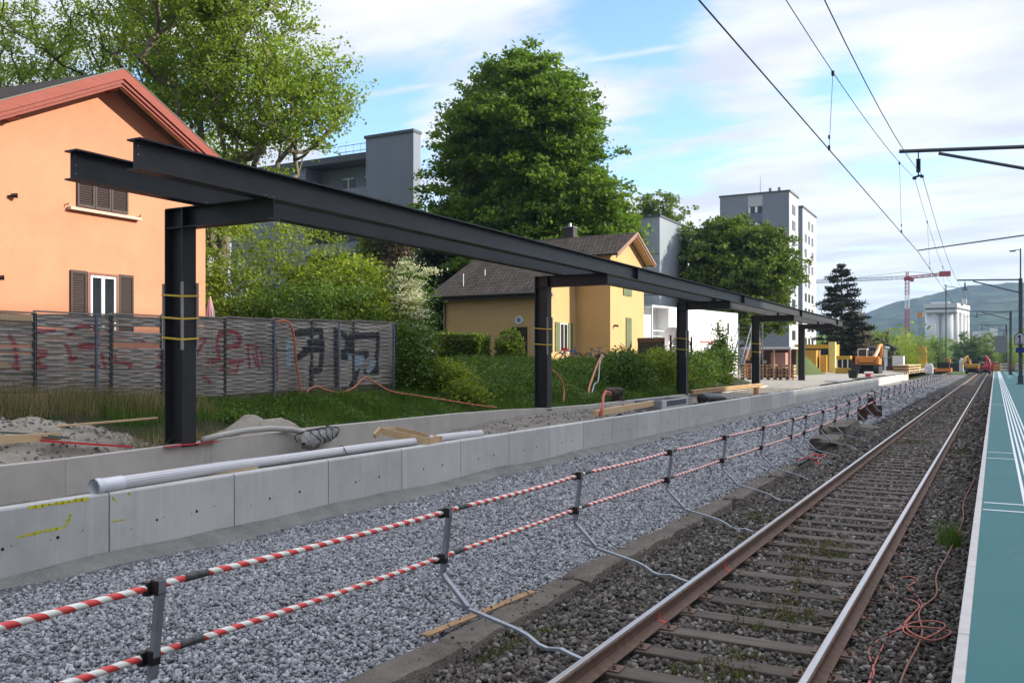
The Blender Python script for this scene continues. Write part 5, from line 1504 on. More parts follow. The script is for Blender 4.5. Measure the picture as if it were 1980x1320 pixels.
def tree(name, label, base, blobs, leaf, n_att, per, size, r0, fork, top, group=None, cat='tree', bark='bark', clump=.9, stems=1, spread=0.0, shell=.55, twigs=2, up=.3, flat=.6):
    """blobs: (dx,dy,z,rx,ry,rz) relative to the base"""
    t = thing(name, label, cat, base, group)
    bl = [(base[0] + b[0], base[1] + b[1], base[2] + b[2], b[3], b[4], b[5]) for b in blobs]
    att = blob_points(bl, n_att, shell)
    nodes, par = skeleton(base, att, fork, .3, top, stems, spread)
    V, F = branch_mesh(nodes, par, r0)
    np_mesh('trunk', V, F, M[bark], t, smooth=True)
    # leaf clumps round the branch ends and along the last twigs
    cl = [att]
    for _ in range(twigs): cl.append(att + TR.normal(size=att.shape) * clump * np.array([.9, .9, .6]))
    C0 = np.concatenate(cl)
    dens = TR.random(len(C0)) * 1.4 + .3
    num = np.maximum(1, (per * dens / len(cl)).astype(int))
    C = np.repeat(C0, num, axis=0)
    C = C + TR.normal(size=C.shape) * clump * .42 * np.array([1, 1, flat])
    V, F = leaf_quads(C, size, up)
    np_mesh('crown', V, F, LEAF[leaf], t)
    return t
def bush(name, label, blobs, leaf, n, size, group=None, cat='shrub', stems=14, clump=.22, extra=None, shell=.75, flat=.7, up=.3):
    c = blobs[0]; zb = min(b[2] - b[5] for b in blobs)
    t = thing(name, label, cat, (c[0], c[1], zb), group)
    k = max(30, int(n / 45))
    P0 = blob_points(blobs, k, shell)
    V, F = [], []
    m = MB()
    for i in range(min(stems, k)):
        p = P0[i]; b = (c[0] + TR.normal() * c[3] * .25, c[1] + TR.normal() * c[4] * .25, zb)
        m.tube([b, ((b[0] + p[0]) / 2 + .05, (b[1] + p[1]) / 2, (b[2] * .4 + p[2] * .6)), tuple(p)], .012, 5, rs=[.022, .014, .006])
    m.build('stems', M['bark'], t)
    C = np.repeat(P0, max(1, int(n / k)), axis=0); C = C + TR.normal(size=C.shape) * clump * np.array([1, 1, flat])
    V, F = leaf_quads(C, size, up); np_mesh('foliage', V, F, LEAF[leaf], t)
    if extra:
        lf, ne, sz, top_only, eb = extra
        P1 = blob_points(eb, max(20, ne // 30), .9)
        C = np.repeat(P1, 30, axis=0); C = C + TR.normal(size=C.shape) * np.array([.16, .16, .035]); V, F = leaf_quads(C, sz, 1.5)
        np_mesh('blossom', V, F, LEAF[lf], t)
    return t
gT = 'tall pale green trees behind the orange house'
tree('ash_tree', 'biggest pale green ash tree with many steep limbs right of the orange roof', (-37.5, 34, 1.9),
     [(0, 0, 19.5, 5.6, 4.5, 6.0), (4.0, 1, 15.2, 4.0, 4, 4.2), (-2.5, 0, 13, 4.6, 4, 5), (-.5, 0, 8.5, 3.6, 3.6, 3.0), (6.3, 0, 13.8, 2.3, 3, 3.0), (-1, 0, 23.5, 4.6, 4, 4), (4.6, 0, 9.6, 1.6, 2, 1.4)], 'ash', 620, 150, .088, .42, 2.0, 17, gT, bark='bark_light', clump=.85, stems=4, spread=.12, shell=.5)
tree('ash_tree', 'thin pale green tree directly behind the left end of the orange roof', (-55, 36, 1.9),
     [(0, 0, 15, 6.5, 5, 5), (3, 0, 21, 6, 5, 5), (-5, 0, 19, 6, 5, 6), (4, 0, 11, 5, 4, 3)], 'ash', 380, 110, .095, .4, 3, 18, gT, bark='bark', clump=.8, stems=3, spread=.14)
tree('ash_tree', 'middle pale green tree behind the orange ridge, between the thin and the biggest one', (-46.5, 38, 1.9),
     [(0, 0, 20, 5, 4, 6), (0, 0, 14, 4.5, 4, 4), (2.5, 0, 24, 4, 4, 4), (-1, 0, 10.5, 4, 3, 2.6)], 'ash', 330, 110, .095, .36, 3, 18, gT, bark='bark_light', clump=.8, stems=3, spread=.1)
tree('linden_tree', 'huge dense dark green linden tree standing behind the yellow house', (-35.3, 67, 1.5),
     [(-3.1, 0, 20.9, 4.9, 4.5, 4.5), (2.0, 0, 20.8, 4.7, 4.5, 4.4), (-.4, 0, 22.6, 4.9, 4.5, 4.7), (-.3, 0, 18.5, 6.9, 6, 6.0), (-2.4, 0, 14.0, 6.9, 5, 5.6), (2.6, 0, 13.2, 6.9, 5, 5.6), (0, -1.5, 9.8, 8.2, 5, 4.2), (-7.2, 0, 10.2, 3.2, 4, 4.8), (-4.6, 0, 17.5, 3.6, 4, 4.4), (6.3, 0, 10.0, 3.0, 4, 3.4), (-6.5, 0, 6.0, 3.6, 4, 3.6)],
     'linden', 1300, 200, .165, .55, 4, 22, bark='bark', clump=1.0, shell=.62, flat=.45)
tree('maple_tree', 'round dark green maple tree in front of the high-rise tower', (-27.0, 104, .6),
     [(0, 0, 13, 6.2, 5.5, 5.3), (-3.0, 0, 11, 4.2, 4, 4.5), (3.3, 0, 11.5, 3.9, 4, 4.8), (0, 0, 6.8, 6.4, 5, 3.2), (-1, 0, 15.6, 4, 3, 2.6)], 'maple', 620, 130, .20, .45, 3, 14, clump=.85, shell=.6)
tree('birch_tree', 'light green airy tree between the grey block and the round maple', (-35.5, 103, .6),
     [(0.5, 0, 19.5, 1.6, 2, 3.5), (2.4, 0, 16.0, 2.0, 2, 4.5), (2, 0, 10, 2.4, 2, 4), (-2.2, 0, 18, 1.6, 2, 3.8), (1.3, 0, 6, 3, 2, 3)], 'birch', 170, 80, .18, .25, 2, 19, clump=.7)
tree('tree', 'dark leafy branch top reaching over the grey block beside the linden', (-39, 92, .6),
     [(0, 0, 18.5, 3.2, 3, 3), (1.5, 0, 15, 3, 3, 3)], 'linden', 70, 60, .22, .3, 8, 17, clump=.8)
def pine(label, base, H, W, seed):
    t = thing('pine_tree', label, 'tree', base)
    m = MB(); m.tube([(base[0], base[1], base[2]), (base[0] + .1, base[1], base[2] + H * .5), (base[0], base[1], base[2] + H)], .3, 8, rs=[.32, .2, .04])
    C = []
    rs = np.random.default_rng(seed)
    lv = 20
    for i in range(lv):
        f = i / (lv - 1); z = base[2] + H * (.10 + .9 * f); R_ = W * (1 - f) ** .58 * (.8 + .35 * rs.random()) + .3
        nb = 9 if f < .7 else 5
        for b in range(nb):
            a = rs.random() * 6.28; L_ = R_ * (.65 + .45 * rs.random())
            e = np.array([base[0] + L_ * math.cos(a), base[1] + L_ * math.sin(a), z + .08 * L_ + rs.normal() * .2])
            m.cyl((base[0], base[1], z - .1), tuple(e), .05, .015, 4, caps=False)
            k = int(60 * L_) + 40
            tt = .35 + .7 * rs.random(k)
            P = np.array([base[0], base[1], z])[None] * (1 - tt[:, None]) + e[None] * tt[:, None]
            C.append(P + rs.normal(size=P.shape) * np.array([.30, .30, .16]))
    m.build('trunk', M['bark'], t)
    V, F = leaf_quads(np.concatenate(C), .16, .8); np_mesh('crown', V, F, LEAF['pine'], t)
    return t
pine('dark conical pine tree standing beside the far end of the black canopy frame', (-21.8, 150, .6), 16.8, 4.6, 4)
pine('lower dark conifer touching the right side of the linden foot', (-41.5, 62, 1.6), 10.5, 3.4, 9)

gB = 'garden shrubs behind the wooden fence'
bush('shrub', 'tall light green shrub right beside the orange house wall', [(-25.5, 23.5, 5.0, 1.7, 1.6, 3.4), (-25.0, 23.5, 3.0, 1.9, 1.6, 1.8)], 'shrub', 15000, .06, gB, stems=26)
bush('shrub', 'broad light green shrub with arching twigs in front of the grey flats', [(-24.2, 26.5, 5.6, 2.3, 1.8, 2.2), (-22.4, 26.2, 4.3, 2.2, 1.8, 1.9), (-25.8, 26, 4.2, 1.6, 1.6, 2.2)], 'shrub', 17000, .062, gB, stems=30)
bush('shrub', 'dark green shrub mass directly above the fence behind the orange hose', [(-20.6, 24.2, 3.6, 2.2, 1.5, 1.5), (-22.6, 24.0, 3.6, 2.0, 1.5, 1.4), (-24.2, 24.2, 3.3, 1.6, 1.4, 1.5)], 'shrub2', 15000, .055, gB, stems=20)
bush('shrub', 'yellow-green shrub under the beam left of the white blossom', [(-20.6, 26.5, 4.0, 1.7, 1.4, 1.8), (-19.8, 26.2, 3.3, 1.2, 1.2, 1.4), (-21.8, 26.4, 4.6, 1.6, 1.4, 1.7)], 'shrub', 15000, .058, gB, stems=20)
bush('blossom_shrub', 'white flowering shrub with blossom in flat tiers before the dark tree', [(-19.3, 27.3, 4.1, .65, .8, 1.9), (-19.0, 27.0, 2.9, .75, .8, 1.3)], 'shrub2', 9000, .055, None, stems=18,
     extra=('flower', 10000, .036, True, [(-19.2, 26.7, 4.6, .55, .45, 1.4), (-18.9, 26.5, 3.6, .65, .45, 1.2), (-18.7, 26.5, 2.9, .6, .45, .6), (-18.7, 27.2, 5.5, .5, .25, .15)]))
gC = 'leafy shrubs on the bank right of the wooden fence'
bush('shrub', 'leafy bank shrub touching the right end of the wooden fence', [(-17.2, 24.1, 2.1, .75, .9, 1.4), (-16.7, 23.9, 1.4, .7, .9, .8)], 'shrub2', 12000, .05, gC, stems=20)
bush('shrub', 'brighter green bank shrub hanging down to the rear wall', [(-16.3, 24.9, 1.35, .8, .8, .8), (-15.2, 24.3, .95, .6, .8, .5)], 'shrub', 12000, .048, gC, stems=20)
t = thing('hedge', 'clipped bright green box-shaped hedge in front of the yellow house wall', 'hedge', (-25.9, 40.7, 1.9))
n = 1500; P0 = TR.random((n, 3)); fc = TR.integers(0, 4, n)
P0[fc == 0, 2] = 1; P0[fc == 1, 1] = 0; P0[fc == 2, 0] = 1; P0[fc == 3, 0] = np.where(TR.random((fc == 3).sum()) < .5, 0, P0[fc == 3, 0])
P0 = P0 * np.array([3.5, 1.2, 1.85 - 0]) + np.array([-27.6, 40.1, 1.85]); P0[:, 2] -= .06 * (P0[:, 0] + 27.6)
C = np.repeat(P0, 12, axis=0) + TR.normal(size=(n * 12, 3)) * .06
V, F = leaf_quads(C, .05, .6); np_mesh('foliage', V, F, LEAF['yew'], t)
m = MB()
for q_ in range(7): m.tube([(-27.3 + q_ * .5, 40.7, 1.6), (-27.35 + q_ * .5, 40.6, 3.3)], .03, 5)
m.box(-27.45, -24.25, 40.25, 41.15, 1.9, 3.3); m.build('stems', M['bark'], t)
bush('thuja', 'dark clipped round-topped thuja beside the brown door', [(-22.95, 41.5, 2.9, .74, .7, 1.0), (-22.95, 41.5, 2.3, .72, .7, .9)], 'yew', 12000, .045, None, 'thuja', stems=8, clump=.09, shell=.93)
gD = 'shrubs between the second and the fourth steel column'
bush('shrub', 'dark feathery shrub right of the second column, nearest of its row', [(-15.1, 38.5, 1.4, 1.1, 2.0, 1.15), (-15.6, 39.5, 2.0, .7, 1.2, .7)], 'shrub2', 13000, .06, gD)
bush('shrub', 'fresh green shrub left of the third column', [(-15.2, 44.3, 1.5, 1.1, 2.0, 1.15), (-15.9, 45, 1.9, .7, 1.2, .8)], 'shrub', 11000, .06, gD)
bush('shrub', 'wide green shrub right of the third column', [(-15.5, 49.5, 1.5, 1.1, 2.0, 1.2), (-15.6, 52.5, 1.5, 1.0, 2.0, 1.1)], 'shrub2', 12000, .065, gD)
bush('sapling', 'tall dark sapling with a pointed tip before the white container building', [(-15.6, 56.2, 1.9, .9, 1.9, 1.4), (-15.7, 56.8, 3.3, .35, .9, .9), (-15.75, 56.5, 4.1, .12, .25, .6)], 'shrub2', 9000, .07, None, 'sapling')
for x_, y_, z_, lb_ in ((-16.3, 27.3, 1.15, 'low leafy shrub on the bank just right of the wooden fence end'), (-17.4, 29.6, 1.5, 'low leafy shrub on the bank below the hedge'), (-15.8, 30.6, 1.0, 'low leafy shrub close behind the rear wall, left of the second column'), (-18.0, 33.0, 1.55, 'low leafy shrub on the bank below the thuja'), (-16.4, 34.6, 1.1, 'low leafy shrub right behind the second column'), (-18.3, 37.0, 1.6, 'low leafy shrub below the bicycles')):
    bush('low_shrub', lb_, [(x_, y_, z_, 1.2, 1.7, .42), (x_ + .5, y_ + .6, z_ - .2, .9, 1.2, .4), (x_ - .6, y_ - .3, z_ + .1, .9, 1.2, .38)], 'shrub2', 8000, .045, 'undergrowth on the shaded bank', 'low shrub', clump=.2, stems=8)
bush('shrub', 'low dark ground ivy patch below the bicycles, left of the second column', [(-17.5, 37.5, 1.4, 1.2, 2.5, .5), (-18.5, 39.5, 1.7, 1.4, 2.0, .4)], 'shrub2', 9000, .05, None)
bush('creeper', 'dry brown creeper hanging on the grey flats beside the beam', [(-54.5, 73.8, 14.0, 2.3, .6, 3.2)], 'dry', 5000, .15, None, 'creeper', clump=.5, stems=6)
bush('creeper', 'green creeper column climbing the grey flats beside the dry one', [(-57.5, 73.6, 11.5, 1.3, .6, 4.5)], 'shrub', 3500, .16, None, 'creeper', clump=.4, stems=6)
gE = 'green bushes along the far side of the building site'
for i, (x, y, z, rx, ry, rz, lf, lb) in enumerate(((-18.5, 175, 4.0, 3.5, 8, 3.8, 'birch', 'bright green bush right behind the orange excavator'), (-16.5, 190, 3.5, 3.2, 8, 3.2, 'shrub', 'middle green bush left of the crane mast foot'), (-14, 205, 3.5, 2.2, 6, 3.0, 'birch', 'green bush below the crane mast'),
        (-11.6, 215, 2.8, 1.6, 5, 3.8, 'shrub2', 'narrow dark bush left of the silo foot'), (-8.5, 330, 4, 4.0, 8, 8.0, 'shrub2', 'dark tree mass at the right foot of the silo'), (-2.5, 330, 4, 3.5, 8, 7.5, 'birch', 'light green tree beyond the far yellow excavator'), (-22, 165, 6.2, 2.5, 4, 5.5, 'dry', 'bare brownish tree beside the pine'), (3.0, 230, 3.0, 2.2, 10, 3.5, 'birch', 'bright bush behind the red and white boards on the platform'), (7.0, 260, 5.0, 3.0, 12, 5.5, 'linden', 'dark bush at the far right behind the masts'))):
    bush('bush', lb, [(x, y, z, rx, ry, rz), (x + rx * .5, y, z - rz * .3, rx * .7, ry * .7, rz * .7), (x - rx * .5, y, z - rz * .2, rx * .7, ry * .7, rz * .7)], lf, 9000, .15 if y < 300 else .28, gE, 'bush', clump=.5, stems=8)

# grass and dry stalks on the bank (uncountable)
def blades(name, label, P, h, w, lf, lean=.35):
    n = len(P); hh = h * (.5 + TR.random(n)); a = TR.random(n) * 6.28
    dx = np.cos(a) * lean * hh; dy = np.sin(a) * lean * hh
    b = TR.random(n) * 6.28; wx = np.cos(b) * w; wy = np.sin(b) * w
    P = np.asarray(P)
    p0 = P + np.stack([wx, wy, 0 * wx], 1); p1 = P - np.stack([wx, wy, 0 * wx], 1)
    m0 = P + np.stack([dx * .35 + wx * .7, dy * .35 + wy * .7, hh * .6], 1); m1 = P + np.stack([dx * .35 - wx * .7, dy * .35 - wy * .7, hh * .6], 1)
    tp = P + np.stack([dx, dy, hh], 1); tq = tp + np.stack([wx * .1, wy * .1, 0 * wx], 1)
    V = np.stack([p0, p1, m1, m0, tp, tq], 1).reshape(-1, 3)
    b = (np.arange(n) * 6)[:, None]
    F = np.concatenate([b + np.array([0, 1, 2, 3]), b + np.array([3, 2, 5, 4])])
    return tag(np_mesh(name, V, F, LEAF[lf]), label, 'grass', kind='stuff')
def on_ground(q): return np.column_stack([q, ground_z(q[:, 0], q[:, 1]) - .02])
q = scatter(-16.95, -13.55, 11.5, 33, 620)
msk = fbm(q[:, 0] * .9, q[:, 1] * .9, 3, 4) + .15 * (q[:, 0] < -15) > -.12
bare = (q[:, 0] > -15.3) & (q[:, 1] < 16.8)
q = q[msk & ~(bare & (TR.random(len(q)) < .93))]
blades('grass', 'dark green grass growing on the bank below the wooden fence', on_ground(q), .24, .007, 'grass')
q = np.vstack([scatter(-16.9, -13.5, 13.5, 32, 330), scatter(-19.8, -13.6, 27, 46, 230)])
q = q[fbm(q[:, 0] * 1.3, q[:, 1] * 1.3, 3, 14) > -.02]
C = np.column_stack([q, ground_z(q[:, 0], q[:, 1]) + .04 + np.where(q[:, 1] > 30, .42, .16) * TR.random(len(q))]); C = np.repeat(C, 4, axis=0) + TR.normal(size=(len(C) * 4, 3)) * .05
V, F = leaf_quads(C, .032, 1.0); tag(np_mesh('ground_cover', V, F, LEAF['shrub2']), 'low leafy weeds mixed into the grass of the bank', 'weeds', kind='stuff')
q = scatter(-19.8, -13.6, 29, 47, 330)
blades('grass', 'shaded grass on the slope below the yellow house', on_ground(q), .36, .009, 'grass')
q = scatter(-16.9, -15.6, 7.2, 14.5, 520)
blades('dry_grass', 'dry straw-coloured stalks along the foot of the mesh fence', on_ground(q), .42, .005, 'straw', .3)
q = scatter(-16.95, -16.5, 14.5, 22.5, 260)
blades('dry_grass', 'dry stalks at the fence foot right of the first column', on_ground(q), .32, .005, 'straw', .3)
q = scatter(-14.3, -13.55, 10.5, 13.2, 420)
blades('dry_grass', 'brown grass tufts in the hollow beside the first column', on_ground(q), .35, .005, 'straw', .5)
# weeds between rails
def tuft(name, label, x, y, z, n, h, sp, lf='grass', cat='weed'):
    P = np.column_stack([x + TR.normal(size=n) * sp, y + TR.normal(size=n) * sp * 1.6, np.full(n, z)])
    o = blades(name, label, P, h, .004, lf, .45); del o['kind']; o['category'] = cat; return o
tuft('weed', 'bright green grass tuft beside the platform edge', -.50, 12.7, -.25, 260, .32, .08)
q = scatter(-3.9, -.5, 4.2, 45, 90)
k = fbm(q[:, 0] * 1.1, q[:, 1] * .6, 4, 66) > .16
q = q[k]
q = np.repeat(q, 7, axis=0) + TR.normal(size=(len(q) * 7, 2)) * .035
LEAF['moss'] = m_leaf('moss_tufts', (0.06, 0.065, 0.02), (0.10, 0.105, 0.03), (0.16, 0.16, 0.05), .25)
blades('moss', 'small mossy weeds between sleepers and stones', np.column_stack([q, old_z(q[:, 0], q[:, 1]) + .035]), .035, .007, 'moss', .8)
# ------------------------------------------------------------------ overhead line
def mast(label, x, y, top, arm=True, lamp=False, detail=True):
    t = thing('overhead_line_mast', label, 'mast', (x, y, .54), 'grey masts of the overhead line on the platform')
    m = MB()
    m.box(x - .12, x + .12, y - .13, y - .115, .54, 7.95); m.box(x - .12, x + .12, y + .115, y + .13, .54, 7.95); m.box(x - .012, x + .012, y - .115, y + .115, .54, 7.95)
    m.build('pole', M['mast'], t)
    m = MB(); m.box(x - .25, x + .25, y - .25, y + .25, .545, .60); m.box(x - .17, x + .17, y - .17, y + .17, .60, 1.15); m.build('base', M['mast'], t)
    if arm:
        a = MB(); a.cyl((x, y, 8.02 - .15), (-2.42, y, 8.2 - .2 * (y > 50)), .055, .055, 8); a.build('cantilever', M['mast'], t)
        a = MB(); a.cyl((x, y, 6.95), (-1.40, y, 8.03 - .15 * (y > 50)), .045, .045, 8); a.build('strut', M['mast'], t)
        zt = 8.12 - .15 * (y > 50)
        i_ = MB(); i_.cyl((-1.92, y, zt), (-1.92, y, zt - .20), .018, .018, 6)
        for q in range(7): i_.cyl((-1.92, y, zt - .20 - q * .055), (-1.92, y, zt - .24 - q * .055), .075, .045, 10)
        i_.cyl((-1.92, y, zt - .56), (-1.92, y, zt - .66), .02, .02, 6); i_.beam((-2.03, y, zt - .70), (-1.82, y, zt - .66), .04, .05); i_.box(-2.07, -1.97, y - .06, y + .06, zt - .76, zt - .70); i_.box(-1.87, -1.78, y - .06, y + .06, zt - .73, zt - .67)
        i_.build('insulator', M['black'], t)
        s_ = MB(); s_.cyl((x, y, 5.72), (-1.93, y, 5.33), .022, .018, 6); s_.build('steady_arm', M['mast'], t)
    if lamp:
        l_ = MB(); l_.cyl((x, y, 7.9), (x, y, 10.05), .05, .045, 8); l_.cyl((x, y, 10.0), (x - .45, y, 9.93), .03, .03, 6); l_.box(x - .68, x - .30, y - .12, y + .12, 9.86, 9.94); l_.build('lamp_arm', M['mast'], t)
    return t
MY = [27.5, 71.3, 117.5, 163, 209, 255, 301]
for i, y in enumerate(MY):
    lb = ['overhead line mast of the big cantilever, just outside the right edge', 'nearest visible grey mast, the one with the number sign and the lamp arm', 'second visible grey mast, left of the one with the number sign', 'third visible grey mast on the platform, slightly further left', 'fourth thin mast beyond the end of the platform', 'fifth faint mast far behind the platform end', 'last tiny mast at the vanishing point'][i]
    mast(lb, 1.55 if i else 2.1, y, 8, i < 4, i == 1)
t = thing('track_sign', 'white house-shaped sign with a black number one on the nearest visible mast', 'sign', (1.5, 71.0, 3.7))
m = MB(); w_ = .33; y = 70.95
pts = [(-w_, -.42), (w_, -.42), (w_, .20), (.12, .42), (-.12, .42), (-w_, .20)]
def plate(m, pts, x, y, z, th, k=1.0):
    n = len(pts); vs = [(x + a * k, y, z + b * k) for a, b in pts] + [(x + a * k, y + th, z + b * k) for a, b in pts]
    m.add(vs, [tuple(range(n)), tuple(reversed(range(n, 2 * n)))] + [(i, i + n, (i + 1) % n + n, (i + 1) % n) for i in range(n)])
plate(m, pts, 1.5, y, 3.72, .04); m.build('border', M['black'], t)
m = MB(); plate(m, pts, 1.5, y - .01, 3.72, .008, .87); m.build('face', mat('sign_face', (.50, .50, .58), .5), t)
m = MB(); plate(m, [(-.045, -.24), (.045, -.24), (.045, .26), (-.03, .26), (-.15, .15), (-.12, .09), (-.045, .14)], 1.5, y - .016, 3.70, .006); plate(m, [(-.12, -.29), (.12, -.29), (.12, -.23), (-.12, -.23)], 1.5, y - .018, 3.70, .008)
m.build('digit', M['black'], t)
m = MB(); m.box(1.25, 1.85, 70.93, 70.97, 2.75, 3.10); tag(m.build('info_panel', M['blue'], None, (1.5, 70.95, 2.9)), 'small blue panel under the number sign on the mast', 'sign')
m = MB(); m.box(-.05, 1.45, 139.9, 140.0, 3.3, 5.6)
tag(m.build('signal_back', M['grey'], None, (.6, 140, 4)), 'grey signal backboards between the far masts', 'signal')
def wire(name, label, pts, r, cat='wire', mt='wire', group=None):
    m = MB(); m.tube(pts, r, 6, caps=False); return tag(m.build(name, M[mt], None, pts[0], smooth=True), label, cat, group)
def cw(y):  # contact wire
    return (-2.25 + .32 * min(1, max(0, y - 5) / 22.5) if y < 27.5 else -1.93 - .2 * math.sin((y - 27.5) / 90), y, 5.27 + .0008 * y)
wire('contact_wire', 'thick black lowest wire of the overhead line, leftmost at the top edge', [cw(y) for y in (-20, 0, 5, 10, 15, 20, 27.5, 40, 55, 71.3, 95, 117, 163, 260)], .0085)
def span(x0, z0, y0, x1, z1, y1, sag, n=12):
    return [(x0 + (x1 - x0) * i / n, y0 + (y1 - y0) * i / n, z0 + (z1 - z0) * i / n - sag * 4 * (i / n) * (1 - i / n)) for i in range(n + 1)]
p = span(-2.2, 7.4, -16.5, -2.02, 7.40, 27.5, 1.15, 20) + span(-2.02, 7.40, 27.5, -2.05, 7.2, 71.3, 1.1)[1:] + span(-2.05, 7.2, 71.3, -2.0, 7.2, 117.5, 1.1)[1:] + span(-2.0, 7.2, 117.5, -2.0, 7.2, 163, 1.1)[1:]
wire('messenger_wire', 'thin catenary wire carrying the droppers, middle one at the top edge', p, .0062)
p2 = span(-1.5, 7.6, -16.5, -1.82, 7.46, 27.5, 1.3, 20) + span(-1.82, 7.46, 27.5, -1.8, 7.3, 71.3, .9)[1:] + span(-1.8, 7.3, 71.3, -1.8, 7.3, 117.5, .9)[1:]
wire('feeder_wire', 'second upper wire of the overhead line, right-hand one at the top edge', p2, .0078)
def mz(y):
    for a, b in zip(p[:-1], p[1:]):
        if a[1] <= y <= b[1]:
            t_ = (y - a[1]) / (b[1] - a[1]); return a[2] + (b[2] - a[2]) * t_, a[0] + (b[0] - a[0]) * t_
for i, (y, lb) in enumerate(((13.5, 'nearest vertical dropper wire with clamps at both ends'), (23.2, 'second vertical dropper wire, just before the big cantilever'), (32.9, 'third faint dropper wire beyond the insulator'), (43.0, 'fourth faint dropper wire far down the line'))):
    zt, xt = mz(y); c_ = cw(y)
    t = thing('dropper_wire', lb, 'dropper', (xt, y, c_[2]), 'droppers between the upper and the lower wire')
    m = MB(); m.tube([(xt, y, zt), (c_[0], y, c_[2])], .0045, 5); m.build('dropper', M['galv'], t)
    m = MB(); m.box(xt - .018, xt + .018, y - .03, y + .03, zt - .05, zt + .015); m.box(c_[0] - .014, c_[0] + .014, y - .025, y + .025, c_[2] - .01, c_[2] + .06); m.box(c_[0] - .012, c_[0] + .012, y - .02, y + .02, c_[2] + .16, c_[2] + .21); m.build('clamp', M['black'], t)
t = thing('side_mast', 'slim dark mast left of the far excavator with a short cross arm', 'mast', (-7.6, 172, 0))
m = MB(); m.box(-7.69, -7.51, 171.91, 172.09, 0, 15.5); m.build('pole', M['mast'], t)
m = MB(); m.cyl((-7.6, 172, 15.2), (-4.2, 172, 14.6), .06, .06, 6); m.build('cross_arm', M['mast'], t)
for (x, y, h, lb) in ((-10.4, 210, 11, 'thin pole left of the slim dark mast'),):
    m = MB(); m.cyl((x, y, 0), (x, y, h), .12, .1, 8); tag(m.build('pole', M['mast'], None, (x, y, 0)), lb, 'pole')

# red and white boards at the back and the end of the platform
g = NG('red_white_boards'); sp = g.n('ShaderNodeSeparateXYZ'); g.l(g.n('ShaderNodeTexCoord').outputs['Object'], sp.inputs[0])
k = g.mt('LESS_THAN', g.mt('FRACT', g.mt('MULTIPLY', g.mt('ADD', sp.outputs['X'], sp.outputs['Y']), .5)), .5)
g.col(g.mix(k, (.62, .58, .56), (.42, .10, .10))); g.set(.6); M['boards'] = g.m
t = thing('board_barrier', 'barrier of red and white boards along the back of the platform', 'barrier', (3.3, 110, .55))
for zz_ in (.75, 1.15, 1.55):
    m = MB(); m.box(3.28, 3.32, 60, 152, zz_, zz_ + .2); m.build('board', M['boards'], t)
for q in range(24):
    m = MB(); m.box(3.33, 3.40, 60 + q * 4, 60.07 + q * 4, .54, 1.8); m.build('post', M['timber_z'], t)
t = thing('board_barrier', 'barrier of red and white boards closing the far end of the platform', 'barrier', (1.5, 152, .55))
for zz_ in (.75, 1.15, 1.55):
    m = MB(); m.box(-.2, 3.3, 151.9, 151.94, zz_, zz_ + .2); m.build('board', M['boards'], t)
for q in range(3):
    m = MB(); m.box(q * 1.6, q * 1.6 + .07, 151.95, 152.0, .54, 1.8); m.build('post', M['timber_z'], t)

# ------------------------------------------------------------------ larger buildings
M['panel_grey'] = m_ribs('grey_facade_panels', (0.19, 0.22, 0.265), 'X', 1.55, .7, .03)
M['panel_flat'] = mat('grey_flat_facade', (0.19, 0.22, 0.265), .6, var=.05, scale=.2)
M['ribbed'] = m_ribs('ribbed_facade', (0.22, 0.25, 0.295), 'Z', .42, .72, .35)
M['tower_white'] = mat('pale_tower_facade', (0.46, 0.47, 0.49), .6, var=.03, scale=.1)
M['roofedge'] = mat('dark_roof_edge', (.07, .08, .095), .5)
GA = thing('apartment_block', 'grey apartment block with a balcony recess and stair tower behind the beams', 'building', (-62, 80, 1.5))
m = MB(); m.box(-59.1, -52.9, 75, 76.3, .5, 25.9); m.build('stair_tower', M['panel_grey'], GA)
m = MB(); m.box(-59.25, -52.8, 74.85, 76.4, 25.9, 26.2); m.build('tower_roof_edge', M['roofedge'], GA)
m = MB(); m.box(-68.4, -59.1, 78.5, 79.5, .5, 24.0); m.box(-80, -68.4, 76, 90, .5, 24.0); m.build('wall', M['panel_flat'], GA)
m = MB(); m.box(-80.0, -68.42, 75.93, 75.99, 1.5, 23.6); m.build('ribbed_cladding', M['ribbed'], GA)
m = MB(); m.box(-80.2, -59.1, 75.6, 79.6, 24.0, 24.7); m.build('roof_edge', M['roofedge'], GA)
for fl in range(7):
    z0 = 20.9 - 2.95 * fl - 1.0
    m = MB(); m.box(-68.4, -59.1, 75.9, 76.0, z0, z0 + 1.15); m.box(-68.4, -59.1, 76.0, 78.5, z0 - .1, z0 + .05); b_ = m.build('balcony', M['panel_flat'], GA)
    m = MB(); m.box(-67.6, -66.4, 78.42, 78.49, z0 + .05, z0 + 2.8); m.build('door', M['grey'], b_)
    for xx in (-65.0, -61.9):
        m = MB(); m.box(xx, xx + 1.55, 78.40, 78.49, z0 + 1.75, z0 + 2.8); w_ = m.build('window', M['glass'], b_)
        m = MB(); m.box(xx + .70, xx + .86, 78.33, 78.39, z0 + 1.75, z0 + 2.8); m.box(xx - .04, xx + 1.59, 78.33, 78.39, z0 + 2.76, z0 + 2.9); m.build('frame', M['white'], w_)
m = MB()
for zz_ in (25.4, 26.1): m.beam((-64.5, 77, zz_), (-59.2, 77, zz_), .06, .06); m.beam((-64.5, 77, zz_), (-64.5, 79.5, zz_), .06, .06)
for q in range(6): m.beam((-64.5 + q * 1.05, 77, 24.7), (-64.5 + q * 1.05, 77, 26.1), .05, .05)
m.build('roof_railing', M['galv'], GA)
GB = thing('office_block', 'plain grey-blue panelled block behind the gable of the yellow house', 'building', (-36, 97, .6))
M['panel_blue'] = m_ribs('pale_blue_panels', (0.28, 0.32, 0.37), 'X', 1.7, .82, .03)
